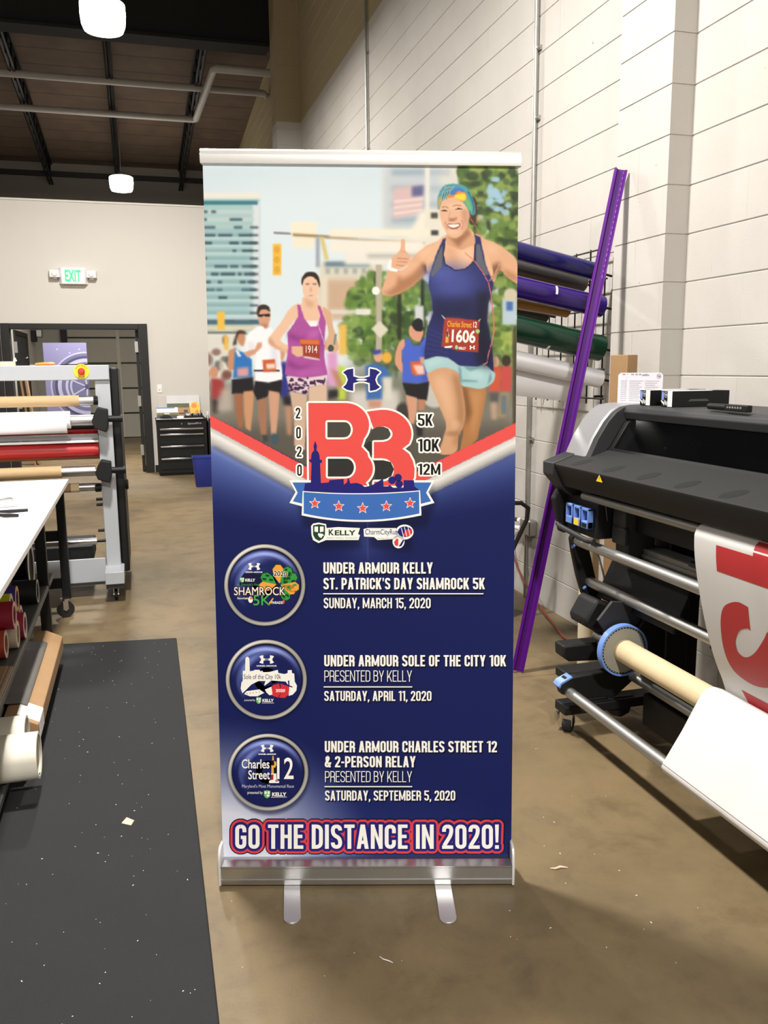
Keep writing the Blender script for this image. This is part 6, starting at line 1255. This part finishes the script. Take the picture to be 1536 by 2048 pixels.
fp = MB(); fp.box(LX0 + .09, -.262, 5.72, 5.735, .095, .255); fp.build('front_panel', M['grey_enamel'], lm, bevel=.003)
MB().box(LX0 + .09, -.262, 5.70, 5.72, .085, .10).build('panel_foot', M['charcoal'], lm)
MB().box(LX0 + .3, -.34, 5.80, 6.2, .22, .325).build('tray', M['blackmat'], lm, bevel=.004)

ed = MB().lathe([(.046, 0), (.046, .004), (.001, .0045)], (-.328, 5.68, 1.462), (0, -1, 0), 32).build('stop_plate', M['yellow'], lm)
MB().lathe([(.014, 0), (.014, .012), (.021, .016), (.021, .026), (.015, .032), (.001, .034)], (-.328, 5.677, 1.462), (0, -1, 0), 28).build('stop_button', M['redplastic'], ed)
tx = MB(); 
for body, flip in (('EMERGENCY', 1), ('STOP', -1)):
    n_ = len(body)
    for i, chx in enumerate(body):
        q = R(90 + (i - (n_ - 1) / 2) * (-15) * 1) if flip > 0 else R(270 + (i - (n_ - 1) / 2) * 15)
        c = Vector((-.328 + .036 * math.cos(q), 5.6752, 1.462 + .036 * math.sin(q))); u = Vector((math.sin(q), 0, -math.cos(q))) * flip; v = Vector((math.cos(q), 0, math.sin(q))) * flip
        letters(tx, chx, c - u * .003 - v * .004, u, v, .006, .008)
tx.build('stop_lettering', M['black'], ed)
def lroll(name, m, z, r, x1, y, x0=LX0 + .1, par=None): return MB().tube((x0, y, z), (x1, y, z), r, 28).build(name, m, lm)
lroll('kraft_core', M['kraft'], 1.281, .034, -.352, 5.66); lroll('shaft', M['alu'], 1.281, .030, -.268, 5.66)
lroll('film_roll', M['paper'], 1.165, .054, -.41, 5.64); fm_ = MB(); fm_.strip([(5.585, 1.17), (5.584, 1.13), (5.592, 1.10), (5.61, 1.085)], 'x', LX0 + .1, -.43); fm_.build('film_flap', M['paper'], lm, thick=.001)
lroll('shaft', M['alu'], 1.160, .033, -.27, 5.66); lroll('red_roller', M['red_roll'], 1.128, .016, -.255, 5.80)
lroll('red_roller', M['red_roll'], 1.088, .024, -.255, 5.78); MB().box(LX0 + .09, -.255, 5.69, 5.72, 1.035, 1.068).build('guide_bar', mat('grey guide bar', (130, 130, 132), .4), lm, bevel=.003)
MB().box(LX0 + .09, -.255, 5.66, 5.70, 1.018, 1.032).build('feed_edge', M['white'], lm, bevel=.002)
lroll('main_roller', M['red_roll'], .968, .048, -.258, 5.72); lroll('shaft', M['black'], 1.11, .012, -.25, 5.76)
MB().box(LX0 + .09, -.262, 5.80, 5.90, .90, .915).build('tray_lip', M['card'], lm)
lroll('kraft_core', M['kraft'], .838, .038, -.485, 5.66); lroll('shaft', M['alu'], .838, .033, -.285, 5.66)
lroll('kraft_core', M['card'], .727, .030, -.44, 5.72); lroll('tape_wrap', M['pale_kraft'], .727, .031, -.392, 5.72, -.442); lroll('shaft', M['alu'], .727, .026, -.29, 5.72)
lroll('lower_shaft', M['chrome'], .375, .022, -.305, 5.70); lroll('lower_pin', M['black'], .375, .010, -.25, 5.70, -.31)
for z, h in ((1.165, .075), (.838, .07)):
    b_ = MB(); b_.prism([(-.285, z - .01), (-.27, z - h * .75), (-.20, z - h * 1.1), (-.185, z - h * .3), (-.185, z + h * .8), (-.245, z + h), (-.27, z + h * .4)], 'y', 5.60, 5.70); k = b_.build('roll_bracket', M['blackmat'], lm, bevel=.006)
    MB().tube((-.19, 5.65, z), (-.10, 5.65, z), .02, 16, r1=.024).build('bracket_knob', M['black'], k); MB().tube((-.30, 5.65, z), (-.275, 5.65, z), .012, 12).build('bracket_pin', M['chrome'], k)
for z, x in ((1.281, -.262), (.727, -.275)):
    b_ = MB(); 
    for q in range(8): a = 2 * math.pi * q / 8; b_.obox((x, 5.68 + .022 * math.cos(a), z + .022 * math.sin(a)), (.035, .012, .012), Matrix.Rotation(a, 3, 'X'))
    b_.tube((x - .02, 5.68, z), (x + .02, 5.68, z), .022, 14); b_.build('star_knob', M['black'], lm)
for z in (.645, .61, .44): MB().tube((-.255, 5.72, z), (-.295, 5.72, z), .010, 10).build('knob', M['black'], lm)
MB().lathe([(.03, 0), (.036, .01), (.03, .02)], (-.11, 5.78, .727), (1, 0, 0), 16).build('side_knob', M['black'], lm)
# things lying on the laminator
tp_ = thing('masking_tape', (-.78, 5.73, 1.50), 'cream roll of masking tape lying flat on the laminator top', 'tape'); MB().htube((-.765, 5.74, 1.5005), (-.765, 5.74, 1.526), .052, .038, 40).build('tape_ring', mat('cream masking tape', (226, 220, 182), .6), tp_, angle=50)
pk = thing('marker_pen', (-.70, 5.78, 1.53), 'black marker pen poking up behind the masking tape', 'pen'); MB().tube((-.735, 5.80, 1.512), (-.655, 5.78, 1.548), .007, 12).build('barrel', M['black'], pk); MB().tube((-.655, 5.78, 1.548), (-.645, 5.778, 1.553), .005, 10).build('tip', M['chrome'], pk)
wb = thing('loose_cap', (-.70, 5.735, 1.527), 'tiny white cap standing on the masking tape roll', 'loose_cap'); MB().lathe([(.011, 0), (.011, .008), (.006, .014), (.006, .022)], (-.715, 5.735, 1.5265), n=16).build('cap_body', M['white'], wb)  # small loose white cap left on the tape roll
oc_ = thing('utility_knife', (-.53, 5.74, 1.50), 'orange handled cutter lying on the laminator top', 'cutter'); MB().pipe([(-.60, 5.735, 1.509), (-.56, 5.735, 1.511), (-.50, 5.735, 1.511), (-.485, 5.735, 1.509)], [.006, .0095, .0095, .005], 10).build('handle', mat('orange plastic', (240, 150, 60), .4), oc_); MB().box(-.632, -.598, 5.73, 5.74, 1.5005, 1.508).build('blade', M['chrome'], oc_)
dk = thing('black_ruler', (-.38, 5.75, 1.50), 'flat black strip lying on the laminator top near the stop button', 'strip'); MB().box(-.45, -.29, 5.74, 5.765, 1.5003, 1.507).build('strip', M['black'], dk)
# ---------------------------------------------------------------- by the partition and in the room beyond
tc = thing('tool_chest', (.56, 12.36, 0), 'black four drawer tool chest with silver handles against the partition', 'tool chest')
MB().box(.232, .905, 12.10, 12.58, .03, .765).build('body', M['black'], tc, bevel=.006)
MB().box(.245, .89, 12.12, 12.56, 0, .03).build('plinth', M['black'], tc)
MB().box(.222, .915, 12.085, 12.59, .765, .785).build('top_edge', M['black'], tc, bevel=.004)
for z0, z1 in ((.60, .665), (.435, .59), (.265, .425), (.09, .255)):
    d_ = MB().box(.262, .86, 12.088, 12.10, z0, z1).build('drawer', M['black'], tc, bevel=.003)
    MB().prism([(12.062, z1 - .005), (12.062, z1 - .028), (12.09, z1 - .03), (12.09, z1)], 'x', .268, .855).build('handle', M['chrome'], d_, bevel=.004)
lt = MB(); letters(lt, 'SpeedPro', (.645, 12.0985, .700), (1, 0, .02), (.18, 0, 1), .185, .030, bold=.012); lt.build('lettering', mat('silver lettering', (190, 190, 190), .4, .5), tc)
MB().tube((.565, 12.10, .718), (.565, 12.092, .718), .009, 14).build('lock', M['chrome'], tc)
ZC = .7855
pr = MB(); cv = thing('landscape_print', (.62, 12.55, ZC), 'landscape photo print with a yellow flower, leaning on the partition above the tool chest', 'picture')
def leaning(x0, x1, y, z0, h, lean, m_list, rects, par, name):
    """a board leaning back; rects are (u0, u1, v0, v1, material) in 0..1 on its face"""
    o = Vector((x0, y, z0)); u = Vector((x1 - x0, 0, 0)); v = Vector((0, lean, h)); n = Vector((0, -h, lean)).normalized()
    b = MB(); b._add([o + u * a + v * c - n * .006 * s for s in (1, 0) for a, c in ((0, 0), (1, 0), (1, 1), (0, 1))], [(0, 1, 2, 3), (4, 5, 6, 7), (0, 1, 5, 4), (1, 2, 6, 5), (2, 3, 7, 6), (3, 0, 4, 7)])
    for i, (a0, a1, c0, c1, mi) in enumerate(rects):
        k = .0006 + .0002 * i
        if isinstance(c1, str):
            b.m(mi).face([o + u * (a0 + a1 * math.cos(q)) + v * (c0 + a1 * 1.75 * math.sin(q)) + n * k for q in (2 * math.pi * j / 20 for j in range(20))]) if c1 == 'disc' else None
        else: b.m(mi).face([o + u * a + v * c + n * k for a, c in ((a0, c0), (a1, c0), (a1, c1), (a0, c1))])
    return b.build(name, m_list, par)
F_ = [mat('print backing', (224, 222, 222), .6), mat('print sky', (206, 204, 204), .6), mat('print trees', (84, 92, 62), .6, var=.2, scale=30), mat('print field', (150, 136, 86), .6, var=.15, scale=30), mat('print path', (176, 134, 96), .6, var=.1, scale=40), mat('print flower', (240, 190, 70), .6, var=.12, scale=20), mat('print petal', (226, 136, 60), .6, var=.1, scale=20), mat('print dark', (84, 66, 50), .6, var=.2)]
leaning(.395, .855, 12.50, ZC, .305, .10, F_, [(0, 1, .62, .998, 1), (0, .68, .44, .64, 2), (0, 1, 0, .45, 3), (.25, .68, .20, .42, 4), (.50, .62, .22, .34, 7), (.35, .66, .14, .21, 7), (.85, .165, .42, 'disc', 5), (.82, .08, .5, 'disc', 6), (.70, .98, .1, .42, 5), (.9, .05, .25, 'disc', 6)], cv, 'board')
c2 = thing('blue_catalogue', (.40, 12.34, ZC), 'small white and blue printed board standing on the left of the tool chest top', 'board')
leaning(.245, .535, 12.33, ZC, .15, .04, [M['white'], mat('board blue', (96, 130, 190), .6), mat('board olive', (120, 114, 80), .6, var=.2, scale=30), mat('board slate', (70, 72, 78), .6)], [(0, .85, .9, .998, 1), (0, 1, .28, .52, 2), (0, 1, 0, .3, 3), (.35, .6, .38, .46, 0)], c2, 'board')
c3 = thing('blank_board', (.36, 12.56, ZC), 'pale blank panel leaning on the partition behind the prints', 'panel'); leaning(.28, .50, 12.56, ZC, .30, .05, [mat('pale grey panel', (196, 192, 186), .7)], [], c3, 'panel')
ph = thing('paper_sheets', (.58, 12.2, ZC), 'white papers spread along the front of the tool chest top', 'paper'); m_ = MB(); m_.box(.45, .86, 12.095, 12.22, ZC, ZC + .003); m_.box(.23, .44, 12.09, 12.2, ZC, ZC + .002); m_.build('sheets', M['paper'], ph)
gv = thing('black_gloves', (.36, 12.2, ZC), 'crumpled black gloves lying on the left of the tool chest', 'gloves'); m_ = MB(); m_.pipe([(.28, 12.16, ZC + .020), (.33, 12.17, ZC + .034), (.39, 12.16, ZC + .03), (.44, 12.15, ZC + .014)], [.012, .028, .026, .01], 10); m_.pipe([(.31, 12.19, ZC + .02), (.36, 12.2, ZC + .03), (.42, 12.19, ZC + .02)], [.014, .024, .012], 10); m_.build('gloves', M['rubber'], gv)
sb_ = thing('small_carton', (.55, 12.19, ZC), 'small white carton on the tool chest, beside the gloves', 'box'); MB().obox((.555, 12.19, ZC + .0195), (.075, .06, .032), Matrix.Rotation(R(20), 3, 'Z')).build('carton', M['white'], sb_, bevel=.003)
tr_ = thing('parts_tray', (.74, 12.32, ZC), 'black tray holding shiny fittings on the right of the tool chest', 'tray'); MB().box(.62, .88, 12.25, 12.38, ZC, ZC + .03).build('tray', M['black'], tr_, bevel=.004)
rs = random.Random(3)
for k in range(11):
    x, y = .635 + k * .022 + rs.uniform(-.005, .005), 12.285 + rs.uniform(0, .05); a = thing('metal_fitting', (x, y, ZC + .03), 'shiny metal fitting in the black tray on the tool chest', 'fitting', 'fittings in the parts tray')
    MB().lathe([(.012, 0), (.015, .004), (.015, .022), (.009, .026), (.009, .034)], (x, y, ZC + .0305), (rs.uniform(-.2, .2), rs.uniform(-.2, .2), 1), 12).build('fitting', rs.choice([M['chrome'], M['white'], M['black'], M['alu']]), a)
sp_ = thing('spray_bottle', (.925, 12.35, 0), 'white bottle standing right of the tool chest top', 'bottle'); sp_.location = (.945, 12.36, .745); ORG[sp_.name] = Vector(sp_.location)
MB().lathe([(.022, 0), (.022, .04), (.012, .06), (.012, .07)], (.945, 12.36, .7452), n=16).build('bottle', M['galv'], sp_); MB().lathe([(.018, .07), (.018, .115), (.012, .12)], (.945, 12.36, .7452), n=16).build('cap', M['white'], sp_)
bc_ = thing('black_cabinet', (1.1, 12.36, 0), 'second black cabinet right of the tool chest, mostly behind the banner', 'cabinet'); MB().box(.925, 1.45, 12.12, 12.56, 0, .74).build('body', M['black'], bc_, bevel=.006)
hh = thing('hat', (1.02, 12.3, .7405), 'black hat lying on the second cabinet', 'hat'); MB().lathe([(.075, 0), (.07, .02), (.045, .045), (.001, .055)], (1.02, 12.28, .7408), n=20).build('crown', M['rubber'], hh)
bn = thing('waste_bin', (.76, 10.8, 0), 'blue plastic waste bin standing on the concrete before the tool chest', 'bin'); m_ = MB()
def rr(cx, cy, w, d, r, z, n=5):
    out = []
    for sx, sy, a0 in ((1, 1, 0), (-1, 1, 90), (-1, -1, 180), (1, -1, 270)):
        for q in np.linspace(0, 90, n): out.append((cx + sx * (w / 2 - r) + r * math.cos(R(a0 + q)), cy + sy * (d / 2 - r) + r * math.sin(R(a0 + q)), z))
    return out
lv = [rr(.79, 10.87, .28, .18, .03, .0), rr(.79, 10.87, .285, .185, .03, .004), rr(.79, 10.87, .345, .235, .035, .365), rr(.79, 10.87, .355, .245, .035, .368), rr(.79, 10.87, .357, .247, .035, .385), rr(.79, 10.87, .335, .225, .033, .385), rr(.79, 10.87, .27, .17, .03, .01)]
n_ = len(lv[0]); vs = [p for L_ in lv for p in L_]; m_._add(vs, [(k * n_ + i, k * n_ + (i + 1) % n_, (k + 1) * n_ + (i + 1) % n_, (k + 1) * n_ + i) for k in range(len(lv) - 1) for i in range(n_)] + [tuple(range(n_)), tuple(range((len(lv) - 1) * n_, len(lv) * n_))])
m_.build('bin_body', mat('blue bin plastic', (34, 50, 140), .45), bn, angle=40)
# room beyond: large lavender print of a vault door, emergency light, boards
vp = thing('vault_print', (-1.1, 15.0, 0), 'tall lavender panel printed with a round vault door, seen through the doorway', 'panel')
VM = [mat('lavender print', (112, 110, 146), .5, var=.04, scale=2), mat('pale lavender print', (150, 150, 178), .5), mat('dark lavender print', (56, 56, 88), .5), mat('mid lavender print', (88, 88, 120), .5)]
m_ = MB(); x0, x1 = -1.435, -.765; m_.m(0).box(x0, x1, 15.0, 15.03, 0, 1.905); cx, cz = -.79, 1.19
def clip_ring(mb, r0, r1, mi, y):
    k = 60
    for i in range(k):
        a, b = 2 * math.pi * i / k, 2 * math.pi * (i + 1) / k; q = [(cx + r * math.cos(t), cz + r * math.sin(t)) for r, t in ((r1, a), (r1, b), (r0, b), (r0, a))]
        q = [(min(max(x, x0 + .002), x1 - .002), min(max(z, .05), 1.90)) for x, z in q]
        if abs((q[0][0] - q[2][0]) * (q[1][1] - q[3][1]) - (q[1][0] - q[3][0]) * (q[0][1] - q[2][1])) > 1e-5: mb.m(mi).face([(x, y, z) for x, z in q])
for i, (r0, r1, mi) in enumerate(((.50, .57, 3), (.545, .57, 1), (.46, .50, 2), (.40, .46, 1), (.34, .40, 3), (.30, .34, 1), (.05, .30, 3), (.24, .27, 1), (.0, .06, 2))): clip_ring(m_, r0, r1, mi, 14.999 - i * .0006)
for a in (25, 100, 155, 210, 265): q = R(a); d = Vector((math.cos(q), 0, math.sin(q))); n = Vector((-d.z, 0, d.x)); c = Vector((cx, 14.993, cz)); pts = [c + d * .04 - n * .012, c + d * .30 - n * .012, c + d * .30 + n * .012, c + d * .04 + n * .012]; m_.m(1).face([(min(max(p.x, x0 + .002), x1 - .002), p.y, p.z) for p in pts])
for x, z in ((-1.03, 1.74), (-1.22, 1.80), (-.88, 1.80)): m_.m(1).face([(x + .014 * math.cos(t), 14.998, z + .014 * math.sin(t)) for t in (2 * math.pi * i / 10 for i in range(10))])
m_.build('panel', VM, vp)
em = thing('emergency_light', (-1.88, 18.4, 2.15), 'black wall mounted emergency light on the corridor wall beyond the doorway', 'emergency light'); MB().box(-1.95, -1.86, 18.2, 18.5, 2.02, 2.24).build('housing', M['black'], em, bevel=.01); MB().box(-1.86, -1.74, 18.22, 18.42, 2.1, 2.26).build('lamp_head', M['galv'], em, bevel=.02)
for k, x in enumerate((-1.62, -1.55)):
    w_ = thing('wood_board', (x, 14.2, 0), ('left one of two brown boards leaning in the room beyond the doorway', 'right one of two brown boards leaning in the room beyond the doorway')[k], 'board', 'leaning boards'); MB().obox((x - .04, 14.3, .70), (.03, .18, 1.42), Matrix.Rotation(R(-5), 3, 'Y')).build('board', M['card'], w_)
sn = thing('sign_holder', (-1.948, 15.2, 1.6), 'pale narrow notice on the corridor wall between the two side doors', 'notice'); MB().box(-1.95, -1.945, 15.05, 15.3, 1.2, 1.75).build('notice', mat('grey notice', (176, 174, 170), .6), sn)
